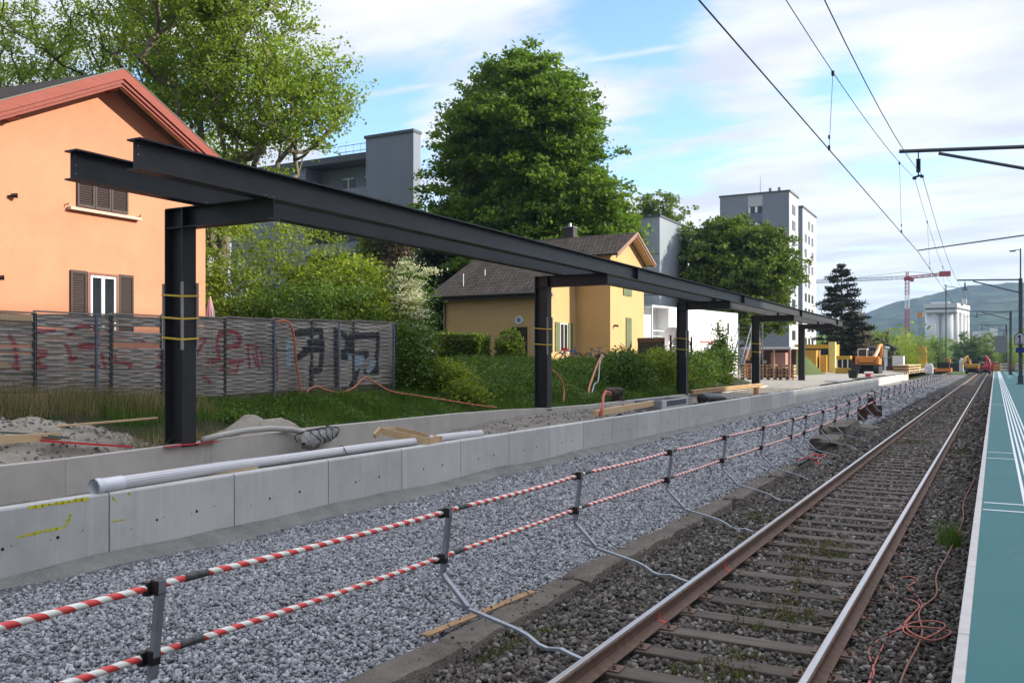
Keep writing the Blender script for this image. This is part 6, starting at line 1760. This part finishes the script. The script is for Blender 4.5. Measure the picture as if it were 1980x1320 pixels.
m = MB(); m.box(-39.5, -33.2, 95, 105, .5, 18.4); m.build('wall', M['panel_blue'], GB)
m = MB(); m.box(-39.6, -33.1, 94.9, 105.1, 18.4, 18.65); m.box(-39.5, -33.19, 94.96, 94.99, 14.2, 14.26); m.box(-39.5, -33.19, 94.96, 94.99, 9.6, 9.66); m.build('roof_edge', M['roofedge'], GB)

HR = thing('high_rise', 'tall grey and white residential tower of two joined volumes', 'high-rise', (-40, 175, .6))
m = MB(); m.box(-47.1, -33.96, 170, 178.5, .5, 33.9); m.build('wall', M['tower_white'], HR)
m = MB(); m.box(-47.1, -41.75, 169.9, 169.98, .5, 33.7); m.box(-38.9, -34.0, 169.9, 169.98, .5, 33.7); m.build('ribbed_cladding', M['ribbed'], HR)
m = MB(); m.box(-47.3, -33.8, 169.8, 178.7, 33.9, 34.25); m.build('roof_edge', M['roofedge'], HR)
for fl in range(11):
    z0 = 30.4 - 3.0 * fl
    m = MB(); m.box(-41.7, -38.95, 169.93, 169.99, z0 - .05, z0 + 1.25); w_ = m.build('window', M['glass'], HR)
    m = MB(); m.box(-41.6, -41.2, 169.86, 169.92, z0 + .05, z0 + 1.15); m.box(-40.3, -39.85, 169.86, 169.92, z0 + .05, z0 + 1.15); m.build('blind', M['white'], w_)
    m = MB(); m.box(-41.75, -38.9, 169.90, 169.97, z0 - 1.7, z0 - .1); m.build('spandrel', mat('slate_panel', (.11, .15, .20), .6) if fl == 0 else bpy.data.materials['slate_panel'], HR)
    m = MB(); m.box(-33.955, -33.90, 172.6, 175.6, z0 - .3, z0 + 1.5); m.build('window', M['glass'], HR)
H2 = HR
m = MB(); m.box(-35.2, -33.75, 182.0, 197.1, .5, 32.7); m.build('second_wall', M['tower_white'], HR)
m = MB(); m.box(-35.3, -33.6, 181.8, 197.3, 32.7, 33.1); m.build('second_roof_edge', M['roofedge'], HR)
m = MB(); m.box(-35.2, -33.77, 181.9, 181.97, .5, 32.6); m.build('second_front', mat('slate_front', (.17, .21, .27), .6), HR)
for fl in range(10):
    for q in range(3):
        z0 = 29.1 - 3.0 * fl; ya = 184.2 + q * 3.7
        m = MB(); m.box(-33.745, -33.70, ya, ya + 2.0, z0, z0 + 1.7); m.build('window', M['glass'] if (fl * 3 + q) % 7 else M['white'], HR)
m = MB(); m.cyl((-40.5, 175, 34.2), (-40.5, 175, 38.5), .08, .03, 6); m.build('antenna', M['galv'], HR)
for xx in (-38.2, -36.5):
    m = MB(); m.box(xx, xx + .5, 172, 172.5, 34.2, 35.3); m.build('chimney', M['galv'], HR)

WC = thing('container_building', 'white two-storey site container building behind the shrubs', 'container building', (-28, 78, .6))
WA, WB = Vector((-28.0, 78.0, 0)), Vector((-24.8, 96.6, 0)); wd = (WB - WA).normalized(); wn = Vector((wd.y, -wd.x, 0))
def WP(a, z, out=0.0):
    q = WA + wd * a + wn * out; return (q.x, q.y, z)
def wbox(m, a0, a1, z0, z1, o0, o1):
    vs = [WP(a0, z0, o0), WP(a1, z0, o0), WP(a1, z0, o1), WP(a0, z0, o1), WP(a0, z1, o0), WP(a1, z1, o0), WP(a1, z1, o1), WP(a0, z1, o1)]
    m.add(vs, [(0, 1, 2, 3)[::-1], (4, 5, 6, 7), (0, 1, 5, 4), (1, 2, 6, 5), (2, 3, 7, 6), (3, 0, 4, 7)])
m = MB(); wbox(m, 3.2, 18.9, .5, 7.35, -8, 0); wbox(m, 0, 3.2, .5, 7.35, -8, -1.3); m.build('wall', M['offwhite'], WC)
m = MB(); wbox(m, -.02, 3.2, 7.2, 7.36, -1.3, 0.02); wbox(m, 0, .12, .5, 7.2, -.12, 0); wbox(m, 0, 3.2, 3.85, 4.0, -1.3, 0); wbox(m, 0, 3.2, 4.95, 5.03, -.05, 0); wbox(m, 0, 3.2, 4.45, 4.5, -.05, 0); m.build('porch', M['offwhite'], WC)
jg = mat('joint_grey', (.50, .51, .53), .6)
for a0 in (6.2, 9.4, 12.6, 15.8):
    m = MB(); wbox(m, a0, a0 + .06, .6, 7.2, 0, .01); m.build('panel_joint', jg, WC)
m = MB(); wbox(m, 3.2, 18.9, 3.9, 3.96, 0, .012); m.build('floor_joint', jg, WC)
for a0, w_, z0, h_ in ((6.6, .5, 5.0, 1.3), (13.7, .42, 5.05, 1.2), (16.2, .42, 5.0, 1.2)):
    m = MB(); wbox(m, a0, a0 + w_, z0, z0 + h_, .0, .02); m.build('window', M['glass'], WC)
m = MB(); rs = random.Random(2); xx = 9.8
for q in range(15):
    w_ = rs.uniform(.10, .2); wbox(m, xx, xx + w_, 4.0, 4.0 + rs.uniform(.12, .22), .012, .025); xx += w_ + rs.uniform(.05, .1)
m.build('red_lettering', M['red'], WC)
t = thing('stair_scaffold', 'grey metal outdoor staircase at the right end of the white building', 'staircase', (-19.3, 77, .6))
m = MB()
for q in range(13): m.box(-20.1 + .02 * q, -19.3 + .02 * q, 75.2 + q * .22, 75.42 + q * .22, 1.0 + q * .26, 1.05 + q * .26)
m.build('steps', M['galv'], t)
m = MB()
for xx in (-20.15, -19.0):
    m.beam((xx, 75.1, 2.0), (xx + .2, 78.1, 5.4), .06, .06); m.beam((xx, 75.1, .8), (xx + .2, 78.1, 4.2), .08, .18); m.beam((xx, 75.1, .6), (xx, 75.1, 2.0), .06, .06)
for q in range(4): m.beam((-20.1, 78.2, 4.3 + q * .4), (-17.9, 78.2, 4.3 + q * .4), .04, .04)
for xx in (-20.0, -18.9, -17.9): m.beam((xx, 78.2, .6), (xx, 78.2, 5.5), .07, .07)
m.build('railing', M['galv'], t)

# ------------------------------------------------------------------ building site things
t = thing('site_shed', 'open dark shed with an orange panel and pinkish posts behind the pallets', 'shed', (-17.5, 83, .6))
m = MB(); m.box(-20.2, -16.2, 84.2, 84.3, .6, 3.2); m.build('back_wall', mat('dark_brown_wall', (.08, .04, .035), .8), t)
m = MB(); m.box(-20.4, -16.0, 80.8, 84.5, 3.25, 3.42); m.build('roof', M['white_pl'], t)
m = MB(); m.box(-20.1, -19.2, 81.0, 81.1, .6, 3.2); m.build('orange_panel', M['orange'], t)
pk = mat('pink_post', (.45, .25, .2), .7)
for xx in (-20.3, -17.6, -16.2):
    m = MB(); m.box(xx, xx + .15, 80.9, 81.05, .6, 3.25); m.build('post', pk, t)
m = MB(); m.box(-17.9, -16.6, 81.4, 82.6, 1.5, 2.9); tag(m.build('cabinet', mat('pink_grey_cabinet', (.35, .2, .17), .7), None, (-17.2, 82, .6)), 'pinkish cabinet standing in the open shed', 'cabinet')
m = MB(); m.box(-18.8, -17.4, 76, 77.6, 1.95, 2.2); m.box(-18.5, -17.8, 76.2, 77.2, 2.2, 2.5); tag(m.build('machine_part', M['steel_black'], None, (-18, 76.8, 1.95)), 'dark machine part lying on top of the pallet stack', 'machine part')
for k, (xa, yy, lb) in enumerate(((-17.8, 73.0, 'left stack of pale timber pallets before the open shed'), (-16.35, 73.4, 'middle stack of pale timber pallets before the open shed'), (-14.9, 73.8, 'right stack of pale timber pallets before the open shed'))):
    t = thing('pallet_stack', lb, 'pallets', (xa, yy, .6), 'stacks of timber formwork and pallets')
    for q in range(5):
        m = MB(); z0 = .62 + q * .26
        for e in range(3): m.box(xa - .6 + e * .55, xa - .5 + e * .55, yy - .5, yy + .5, z0, z0 + .15)
        m.box(xa - .65, xa + .65, yy - .52, yy + .52, z0 + .15, z0 + .19); m.build('pallet', M['timber_x'] if q % 2 else M['oldwood'], t)
m = MB()
for q in range(6): m.box(-19.6 + .02 * q, -17.7, 62.0 + q * .16, 62.12 + q * .16, .62, .62 + .28)
tag(m.build('timber_pile', M['timber_x'], None, (-18.6, 62.5, .6)), 'flat pile of fresh timber at the foot of the grey staircase', 'timber pile')
def heap(name, label, c, r, mt, seed, cat):
    X, Y = np.meshgrid(np.linspace(-1, 1, 40), np.linspace(-1, 1, 40)); D = np.hypot(X, Y)
    Z = (1 - smooth(D)) * r[2] * (1 + .35 * fbm(X * 3 + seed, Y * 3, 4, seed)) + .12 * fbm(X * 6, Y * 6, 3, seed) * r[2] * (D < .95) - .05
    i = (np.arange(39)[:, None] * 40 + np.arange(39)[None, :]).ravel()
    return tag(np_mesh(name, np.stack([X.ravel() * r[0] + c[0], Y.ravel() * r[1] + c[1], Z.ravel() + c[2]], 1), np.stack([i, i + 1, i + 41, i + 40], 1), mt, None, c, True), label, cat)
heap('earth_mound', 'grass-covered earth mound before the yellow containers', (-19.9, 104, .5), (3.3, 9, 2.6), M['field'], 3, 'mound')
heap('rubble_heap', 'brownish rubble heap beside the staircase foot', (-19.3, 70, .6), (1.5, 2.2, 1.0), mat('orange_rubble', (.45, .22, .12), .9, var=.5, scale=4), 5, 'heap')
def yellow_box(label, x0, x1, y0, z0, z1, open_=False):
    t = thing('site_container', label, 'container', ((x0 + x1) / 2, y0, .6))
    m = MB(); m.box(x0, x1, y0, y0 + 3, z0, z1); m.build('body', M['yellow'], t)
    m = MB(); m.box(x0 - .05, x1 + .05, y0 - .05, y0 + 3.05, z1, z1 + .12); m.build('roof', M['yellow'], t)
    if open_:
        m = MB(); m.box(x0 + .5, x1 - .25, y0 - .02, y0 - .005, z0 + .1, z1 - .45); m.build('opening', M['dark'], t)  # black sheet on the solid body; the inner shade is put in its colour
    return t
yellow_box('wide yellow site container with a black panel as its shaded opening behind the last column', -24.8, -19.3, 128, .6, 4.3, True)
yellow_box('low orange-yellow container left of the wide one', -22.8, -20.2, 118, .6, 3.4)
m = MB(); m.box(-19.0, -18.2, 120, 121, .6, 4.6); tag(m.build('yellow_pillar', mat('pale_yellow', (.70, .60, .22), .6), None, (-18.6, 120, .6)), 'tall pale yellow pillar right of the dark container opening', 'pillar')
m = MB(); m.box(-19.9, -19.1, 119, 120, .6, 2.9); m.box(-21.0, -20.2, 119.5, 120.2, .6, 2.6); tag(m.build('orange_cabinet', M['yellow'], None, (-19.5, 119.5, .6)), 'orange-yellow cabinets standing before the dark opening', 'cabinet')
t = thing('flat_hall', 'low dark hall with a flat grey roof behind the excavator', 'hall', (-18, 150, .6))
m = MB(); m.box(-22, -15.5, 150, 156, .6, 4.2); m.build('wall', mat('slate_wall', (.07, .09, .12), .7), t)
m = MB(); m.box(-22.3, -15.2, 149.5, 156.5, 4.2, 4.45); m.build('roof', M['galv'], t)
m = MB()
for q in range(5): m.box(-18.3 + q * .3, -18.2 + q * .3, 149.94, 149.99, 1.8, 3.8)
m.build('window_bars', M['white'], t)
m = MB(); m.box(-20.5, -19.9, 149.92, 149.99, 1.2, 3.9); m.build('red_panel', mat('faded_orange', (.32, .10, .06), .8), t)
t = thing('hut', 'small hut with a dark pitched roof and chimney behind the excavator', 'hut', (-19, 170, .6))
m = MB(); gable = [(-22.0, 4.2), (-15.2, 4.2), (-18.6, 6.3)]
m.box(-21.4, -15.8, 170, 175, .6, 4.4); m.build('wall', mat('dark_hut_wall', (.06, .05, .045), .8), t)
m = MB(); m.add([(x, y, z) for y in (169.5, 175.5) for x, z in gable] , [(0, 1, 2), (5, 4, 3), (0, 2, 5, 3), (1, 4, 5, 2), (0, 3, 4, 1)]); m.build('roof', mat('dark_hut_roof', (.025, .023, .025), .8), t)
m = MB(); m.box(-17.6, -16.9, 172, 172.7, 5.0, 7.4); m.build('chimney', mat('brown_brick', (.12, .05, .04), .8), t)
def excavator(label, x, y, z, s, mt, boom, ang=0):
    t = thing('excavator', label, 'excavator', (x, y, z))
    def B(m, x0, x1, y0, y1, z0, z1): m.box(x + x0 * s, x + x1 * s, y + y0 * s, y + y1 * s, z + z0 * s, z + z1 * s)
    for sx in (-1, 1):
        m = MB(); pts = []
        a0, a1 = (-1.35, -.75) if sx < 0 else (.75, 1.35)
        prof = [(-1.9, .0), (1.9, .0), (2.2, .35), (2.2, .65), (1.9, .95), (-1.9, .95), (-2.2, .65), (-2.2, .35)]
        vs = [(x + a * s, y + q[0] * s, z + q[1] * s) for a in (a0, a1) for q in prof]; n = 8
        m.add(vs, [tuple(range(n)), tuple(reversed(range(n, 2 * n)))] + [(i, i + n, (i + 1) % n + n, (i + 1) % n) for i in range(n)]); m.build('track', M['tyre'], t)
    m = MB(); B(m, -.7, .7, -1.4, 1.4, .3, 1.0); m.build('undercarriage', M['tyre'], t)
    m = MB(); B(m, -1.35, 1.35, -1.9, -1.0, 1.15, 2.15); B(m, -1.35, 1.35, -1.0, 1.2, 1.1, 1.9); b_ = m.build('counterweight', mt, t, bevel=.09 * s)
    m = MB(); B(m, -1.0, 1.0, -1.925, -1.905, 1.3, 1.42); B(m, -1.15, -.95, -1.925, -1.905, 1.55, 1.7); B(m, .8, 1.0, -1.925, -1.905, 1.55, 1.7); m.build('vent', M['black'], b_)
    m = MB(); B(m, -1.25, -.25, .0, 1.5, 1.9, 3.0); c_ = m.build('cab', M['glass'], t, bevel=.05 * s)
    m = MB(); B(m, -1.3, -.2, -.05, 1.55, 3.0, 3.12); B(m, -1.3, -1.2, -.06, .02, 1.9, 3.0); B(m, -.3, -.2, -.06, .02, 1.9, 3.0); m.build('cab_frame', M['white'], c_)
    m = MB(); P = [(x + a * s, y + b * s, z + c * s) for a, b, c in boom]
    m.tube(P, .25 * s, 6, rs=[.24 * s] * (len(P) - 1) + [.13 * s]); m.build('boom', mt, t)
    return t
excavator('orange tracked excavator seen from behind at the end of the fill', -13.4, 114, .58, .98, M['orange'], [(.5, .9, 2.0), (.75, 2.0, 2.8), (.95, 2.6, 3.5), (1.1, 2.9, 3.6), (1.0, 3.8, 2.0)])
excavator('small yellow-orange excavator standing on the far end of the track', -3.5, 172, -.1, .78, M['yellow'], [(-.3, -.9, 2.0), (-.9, -2.6, 3.9), (-1.5, -3.1, 3.2), (-2.0, -3.4, 1.4)])
excavator('tiny red and white excavator on the rails right of the small yellow one', -1.6, 176, -.1, .62, M['brick_red'], [(.1, .2, 2.0), (.3, -.6, 5.0), (.9, -1.2, 4.0), (1.5, -1.4, 2.2)])
t = thing('rail_wagon', 'low orange and yellow rail trailer at the end of the wall', 'trailer', (-6.8, 150, 0))
m = MB(); m.box(-8.2, -5.9, 150, 154, .45, 1.0); m.build('deck', M['orange'], t); m = MB(); m.box(-7.9, -6.2, 150.5, 153, 1.0, 1.9); m.build('load', M['black'], t)
m = MB(); m.box(-8.0, -6.1, 149.9, 149.99, .1, .5); m.build('axle', M['tyre'], t)
t = thing('small_machine', 'small yellow machine with a dark frame left of the orange excavator', 'machine', (-16.1, 112, .6))
m = MB(); m.box(-16.9, -15.2, 111.5, 113, .62, 1.3); m.build('drum_cover', M['yellow'], t); m = MB(); m.box(-16.8, -15.2, 111.8, 113, 1.35, 2.3); m.build('engine', M['black'], t); m = MB(); m.box(-16.8, -15.2, 111.6, 113.1, 2.32, 2.75); m.build('hood', M['yellow'], t)
for q in range(3):
    m = MB(); m.box(-16.75 + q * .6, -16.62 + q * .6, 111.55, 111.6, 1.3, 2.32); m.build('frame_bar', M['white'], t)
def person_far(label, x, y, z):
    pass
t = thing('timber_stack', 'stack of long pale timber boards right of the orange excavator', 'timber stack', (-11, 140, .6))
for q in range(3):
    m = MB(); m.box(-12.0, -10.1, 128, 150, .70 + q * .36, .86 + q * .36); m.build('board_layer', M['timber'], t)
m = MB()
for yy in (129, 138, 148):
    m = MB(); m.box(-11.9, -10.2, yy, yy + .3, .6, 1.44); m.build('spacer', M['oldwood'], t)
t = thing('white_skip', 'white box container between the excavator and the timber stack', 'container', (-13.2, 150, .6))
m = MB(); m.box(-14.2, -12.6, 150, 152, .6, 2.9); m.build('body', M['offwhite'], t); m = MB(); m.box(-14.9, -12.9, 148, 149, .6, 1.3); m.build('red_crate', M['rust2'], t)
for i, (x, y, w, h, mt, lb) in enumerate(((-9.5, 158, 1.2, 1.4, 'white', 'white crate at the foot of the far bushes'), (-5.6, 185, .7, 2.2, 'white_pl', 'small white cabin before the slim dark mast'), (-.6, 200, 2.2, 1.5, 'brick_red', 'red skip behind the tiny excavator'), (.4, 185, 1.4, 1.2, 'yellow', 'yellow crate right of the red skip'), (-7.0, 195, 2.2, 1.4, 'steel_black', 'dark car-like machine left of the slim mast'), (-9.9, 225, 1.8, 2.4, 'orange', 'orange-red machine body beside the narrow dark bush'), (-13.2, 200, 1.6, 4.2, 'yellow', 'yellow frame by the timber stack'))):
    m = MB(); m.box(x - w / 2, x + w / 2, y, y + 1.5, 0, h); m.box(x - w / 2 + .15, x + w / 2 - .15, y + .2, y + 1.3, h, h * 1.2); tag(m.build('site_crate', M[mt], None, (x, y, 0), bevel=.05), lb, 'site equipment')
m = MB()
for q in range(14): m.box(-9.7 + .04 * q, -9.55 + .04 * q, 116 + q * 2.2, 117.4 + q * 2.2, .5, .62 + .12 * (q % 3))
tag(m.build('formwork_scraps', M['oldwood'], None, (-9.5, 125, .5)), 'row of small timber scraps along the far wall top', 'timber scraps')

# ------------------------------------------------------------------ far: silo, cranes, white building, hills
SI = thing('grain_silo', 'tall white concrete silo of joined cylinders with a flat head building', 'silo', (-33, 710, 0))
M['silo'] = mat('silo_concrete', (0.62, 0.62, 0.63), .8, var=.05, scale=.05)
SILO = [(-39.6, 706, 5.3), (-30.2, 706, 4.9), (-24.9, 706, 2.2), (-22.6, 717, 2.2), (-20.7, 728, 2.1), (-19.0, 739, 2.1)]
for (cx, cyy, rad) in SILO:
        m = MB(); m.cyl((cx, cyy, 0), (cx, cyy, 36.5), rad, rad, 32); o = m.build('cylinder', M['silo'], SI)
        for p_ in o.data.polygons: p_.use_smooth = len(p_.vertices) == 4
m = MB(); m.add([(x, y, z) for z in (36.5, 38.6) for x, y in ((-45, 699), (-24.0, 700), (-17.0, 743), (-36, 750))], [(3, 2, 1, 0), (4, 5, 6, 7), (0, 1, 5, 4), (1, 2, 6, 5), (2, 3, 7, 6), (3, 0, 4, 7)]); m.build('collar', M['silo'], SI)
m = MB(); m.add([(x, y, z) for z in (38.6, 39.8) for x, y in ((-44.4, 700), (-24.6, 701), (-17.6, 742), (-36, 749))], [(3, 2, 1, 0), (4, 5, 6, 7), (0, 1, 5, 4), (1, 2, 6, 5), (2, 3, 7, 6), (3, 0, 4, 7)]); m.build('dark_band', M['roofedge'], SI)
m = MB(); m.add([(x, y, z) for z in (39.8, 43.0) for x, y in ((-45.4, 698.5), (-23.7, 699.5), (-16.6, 743.5), (-36, 750.5))], [(3, 2, 1, 0), (4, 5, 6, 7), (0, 1, 5, 4), (1, 2, 6, 5), (2, 3, 7, 6), (3, 0, 4, 7)]); m.build('head_building', M['silo'], SI)
m = MB(); m.box(-21.2, -18.2, 712, 720, 43.0, 46.6); m.box(-41, -29, 704, 730, 43.0, 44.2); m.build('roof_box', M['silo'], SI)
FW = thing('white_office', 'white stepped office building right of the silo', 'building', (-5, 505, 0))
m = MB(); m.box(-10.0, -2.4, 500, 515, 0, 16.8); m.box(-2.4, 1.0, 498, 514, 0, 18.6); m.build('wall', M['offwhite'], FW)
for z0 in (5.2, 8.6, 12.0):
    m = MB(); m.box(-9.6, -2.8, 499.9, 499.97, z0, z0 + 1.3); m.build('window_band', M['glass'], FW)
def lattice(m, p0, p1, w, n, r=.12, tri=False):
    p0 = Vector(p0); p1 = Vector(p1); d = (p1 - p0).normalized(); u = Vector((0, 0, 1)) if abs(d.z) < .9 else Vector((0, 1, 0))
    a = d.cross(u).normalized() * w / 2; b = a.cross(d).normalized() * w / 2
    cs = [a + b, -a + b, -a - b, a - b]
    for c in cs: m.beam(p0 + c, p1 + c, r * 1.5, r * 1.5)
    for i in range(n):
        q0 = p0 + (p1 - p0) * i / n; q1 = p0 + (p1 - p0) * (i + 1) / n
        for k in range(4):
            m.beam(q0 + cs[k], q1 + cs[(k + 1) % 4], r, r)
            m.beam(q0 + cs[k], q0 + cs[(k + 1) % 4], r, r)
def crane(name, label, x, y, h, jl, cj, colr, jib_ang=0):
    t = thing(name, label, 'tower crane', (x, y, 0))
    m = MB(); z = 0; k = 0
    for i in range(6):
        m = MB(); lattice(m, (x, y, h * i / 6), (x, y, h * (i + 1) / 6), 1.7, 4, .17); m.build('mast_section', M[colr] if i != 4 else M['white'], t)
    m = MB(); m.box(x - 1.3, x + 1.3, y - 1.3, y + 1.3, h, h + 1.6); lattice(m, (x, y, h + 1.6), (x, y, h + 4.2), 1.0, 2, .15); m.box(x + 1.3, x + 2.9, y - .8, y + .8, h - .6, h + 1.4); m.build('slewing_unit', M[colr], t)
    ca, sa = math.cos(jib_ang), math.sin(jib_ang)
    m = MB(); lattice(m, (x, y, h + 1.5), (x - jl * ca, y - jl * sa, h + 1.2), 1.3, int(jl / 2.2), .11); m.build('jib', M['galv'], t)
    m = MB(); m.beam((x, y, h + 4.2), (x - jl * .65 * ca, y - jl * .65 * sa, h + 1.9), .14, .14); m.beam((x, y, h + 4.2), (x + cj * ca, y + cj * sa, h + 2.2), .14, .14); m.build('tie_bar', M['galv'], t)
    m = MB(); lattice(m, (x, y, h + 1.3), (x + cj * ca, y + cj * sa, h + 2.4), 1.1, 6, .22); m.build('counter_jib', M[colr], t)
    m = MB(); m.box(x + cj * ca - 2.6, x + cj * ca + 2.2, y + cj * sa - .8, y + cj * sa + .8, h + 1.2, h + 3.6); m.build('ballast', M[colr], t)
    m = MB(); m.box(x - jl * ca - .4, x - jl * ca + .4, y - jl * sa - .4, y - jl * sa + .4, h + .8, h + 1.8); m.build('jib_tip', M['red'], t)
    return t
crane('tower_crane', 'red and white tower crane with a grey jib reaching left behind the pine', -37.0, 460, 40.4, 46, 16.5, 'brick_red')
crane('tower_crane', 'distant orange tower crane whose jib crosses before the wooded hill', 44, 800, 46.5, 66, 14, 'orange', 0.0)
t = thing('silo_mast', 'slim grey lattice mast with an orange box at the left side of the silo', 'mast', (-39.5, 560, 0))
m = MB(); lattice(m, (-38.2, 560, 0), (-38.2, 560, 27), 2.0, 12, .16); m.build('lattice', M['grey'], t)
m = MB(); m.box(-39.6, -36.6, 558, 560, 27, 30); m.build('box', M['orange'], t)
# distant town: small pale houses at the hill foot
rs = random.Random(9)
for i in range(26):
    x = rs.uniform(-190, 60); y = rs.uniform(900, 1250); w = rs.uniform(9, 20); h = rs.uniform(8, 15)
    if i < 8: x = rs.uniform(20, 75)
    t = thing('town_house', 'tiny pale house in the distant town at the foot of the hill', 'house', (x, y, 0), 'houses of the distant town')
    m = MB(); m.box(x, x + w, y, y + w, -1, h); m.build('wall', [M['offwhite'], M['panel_flat'], M['conc_warm']][i % 3], t)
    m = MB(); m.add([(x - .5, y - .5, h), (x + w + .5, y - .5, h), (x + w + .5, y + w, h), (x - .5, y + w, h), (x - .5, y + w / 2, h + w * .3), (x + w + .5, y + w / 2, h + w * .3)], [(0, 1, 5, 4), (3, 4, 5, 2), (0, 4, 3), (1, 2, 5), (3, 2, 1, 0)]); m.build('roof', M['rust2'] if i % 2 else M['roofedge'], t)
rs = random.Random(12)
def far_wood(name, label, x0, x1, y0, y1, n, hh, lf):
    C = []
    q = np.column_stack([x0 + (x1 - x0) * TR.random(n), y0 + (y1 - y0) * TR.random(n)])
    P = np.repeat(q, 60, axis=0); h = np.repeat(hh * (.5 + TR.random(n)), 60)
    d = TR.normal(size=(len(P), 3)); d /= np.linalg.norm(d, axis=1)[:, None]
    C = np.column_stack([P[:, 0] + d[:, 0] * h * .55, P[:, 1] + d[:, 1] * h * .55, h * .55 + d[:, 2] * h * .5])
    V, F = leaf_quads(C, hh * .10, .5)
    return tag(np_mesh(name, V, F, LEAF[lf]), label, 'woodland', kind='stuff')
far_wood('far_trees', 'green belt of trees at the foot of the hill', -260, 110, 620, 900, 260, 13, 'linden')
far_wood('far_trees', 'lighter belt of trees behind the building site', -75, -14, 240, 420, 90, 8.5, 'birch')
# hills
HX = np.array([-1500, -1000, -700, -500, -340, -307, -262, -218, -180, -145, -110, -74, -20, 62, 200, 400, 700, 1100, 1700]) 
HZ = np.array([60, 70, 80, 95, 118, 128, 147, 160, 169, 174, 184, 190, 195, 197, 204, 196, 185, 175, 160])
xs = np.arange(-1500, 1700, 12.0); ysr = np.linspace(0, 1, 46)
X, T_ = np.meshgrid(xs, ysr)
top = np.interp(X, HX, HZ)
Yh = 1500 + 1000 * T_
Zp = top * (T_ ** 1.15) * (1 + .28 * fbm(X / 150, T_ * 5, 5, 33) * (1 - T_)) + 46 * fbm(X / 75, T_ * 13, 4, 35) * T_ * (1 - T_ * .85) + 7.0 * fbm(X / 22, T_ * 40, 3, 36) * np.clip(T_ * 3, 0, 1) - 3
V = np.stack([X.ravel(), Yh.ravel(), Zp.ravel()], 1)
nx = len(xs); i = (np.arange(45)[:, None] * nx + np.arange(nx - 1)[None, :]).ravel()
g = NG('wooded_hillside'); v = g.coord((1, 1, 1)); f = g.noise(v, .014, 8, .78); f2 = g.noise(v, .05, 6, .75)
c = g.ramp(f, [(.42, (.004, .012, .008)), (.50, (.014, .034, .012)), (.57, (.06, .10, .03))])
c = g.mix(g.rng(f2, .4, .65, 0, .6), c, (.007, .016, .008)); g.col(c); g.set(.95, 0, .1); g.bump(f2, 1.0, 4.0)
tag(np_mesh('hill', V, np.stack([i, i + 1, i + nx + 1, i + nx], 1), g.m, smooth=True), kind='structure')
m = MB(); m.add([(-1500, 2500, 90), (1700, 2500, 90), (1700, 3500, -5), (-1500, 3500, -5)], [(0, 1, 2, 3)]); 

# ------------------------------------------------------------------ the air
m = MB(); m.box(-2600, 2600, -60, 3600, -1.9, 260)
hz = m.build('haze', bpy.data.materials.new('haze_air')); tag(hz, kind='stuff')
hm = hz.data.materials[0]; hm.use_nodes = True; ht = hm.node_tree
ht.nodes.remove(ht.nodes['Principled BSDF'])
pv = ht.nodes.new('ShaderNodeVolumePrincipled'); pv.inputs['Color'].default_value = (.46, .68, 1.0, 1); pv.inputs['Density'].default_value = .00014; pv.inputs['Anisotropy'].default_value = .2
ht.links.new(pv.outputs[0], ht.nodes['Material Output'].inputs['Volume'])
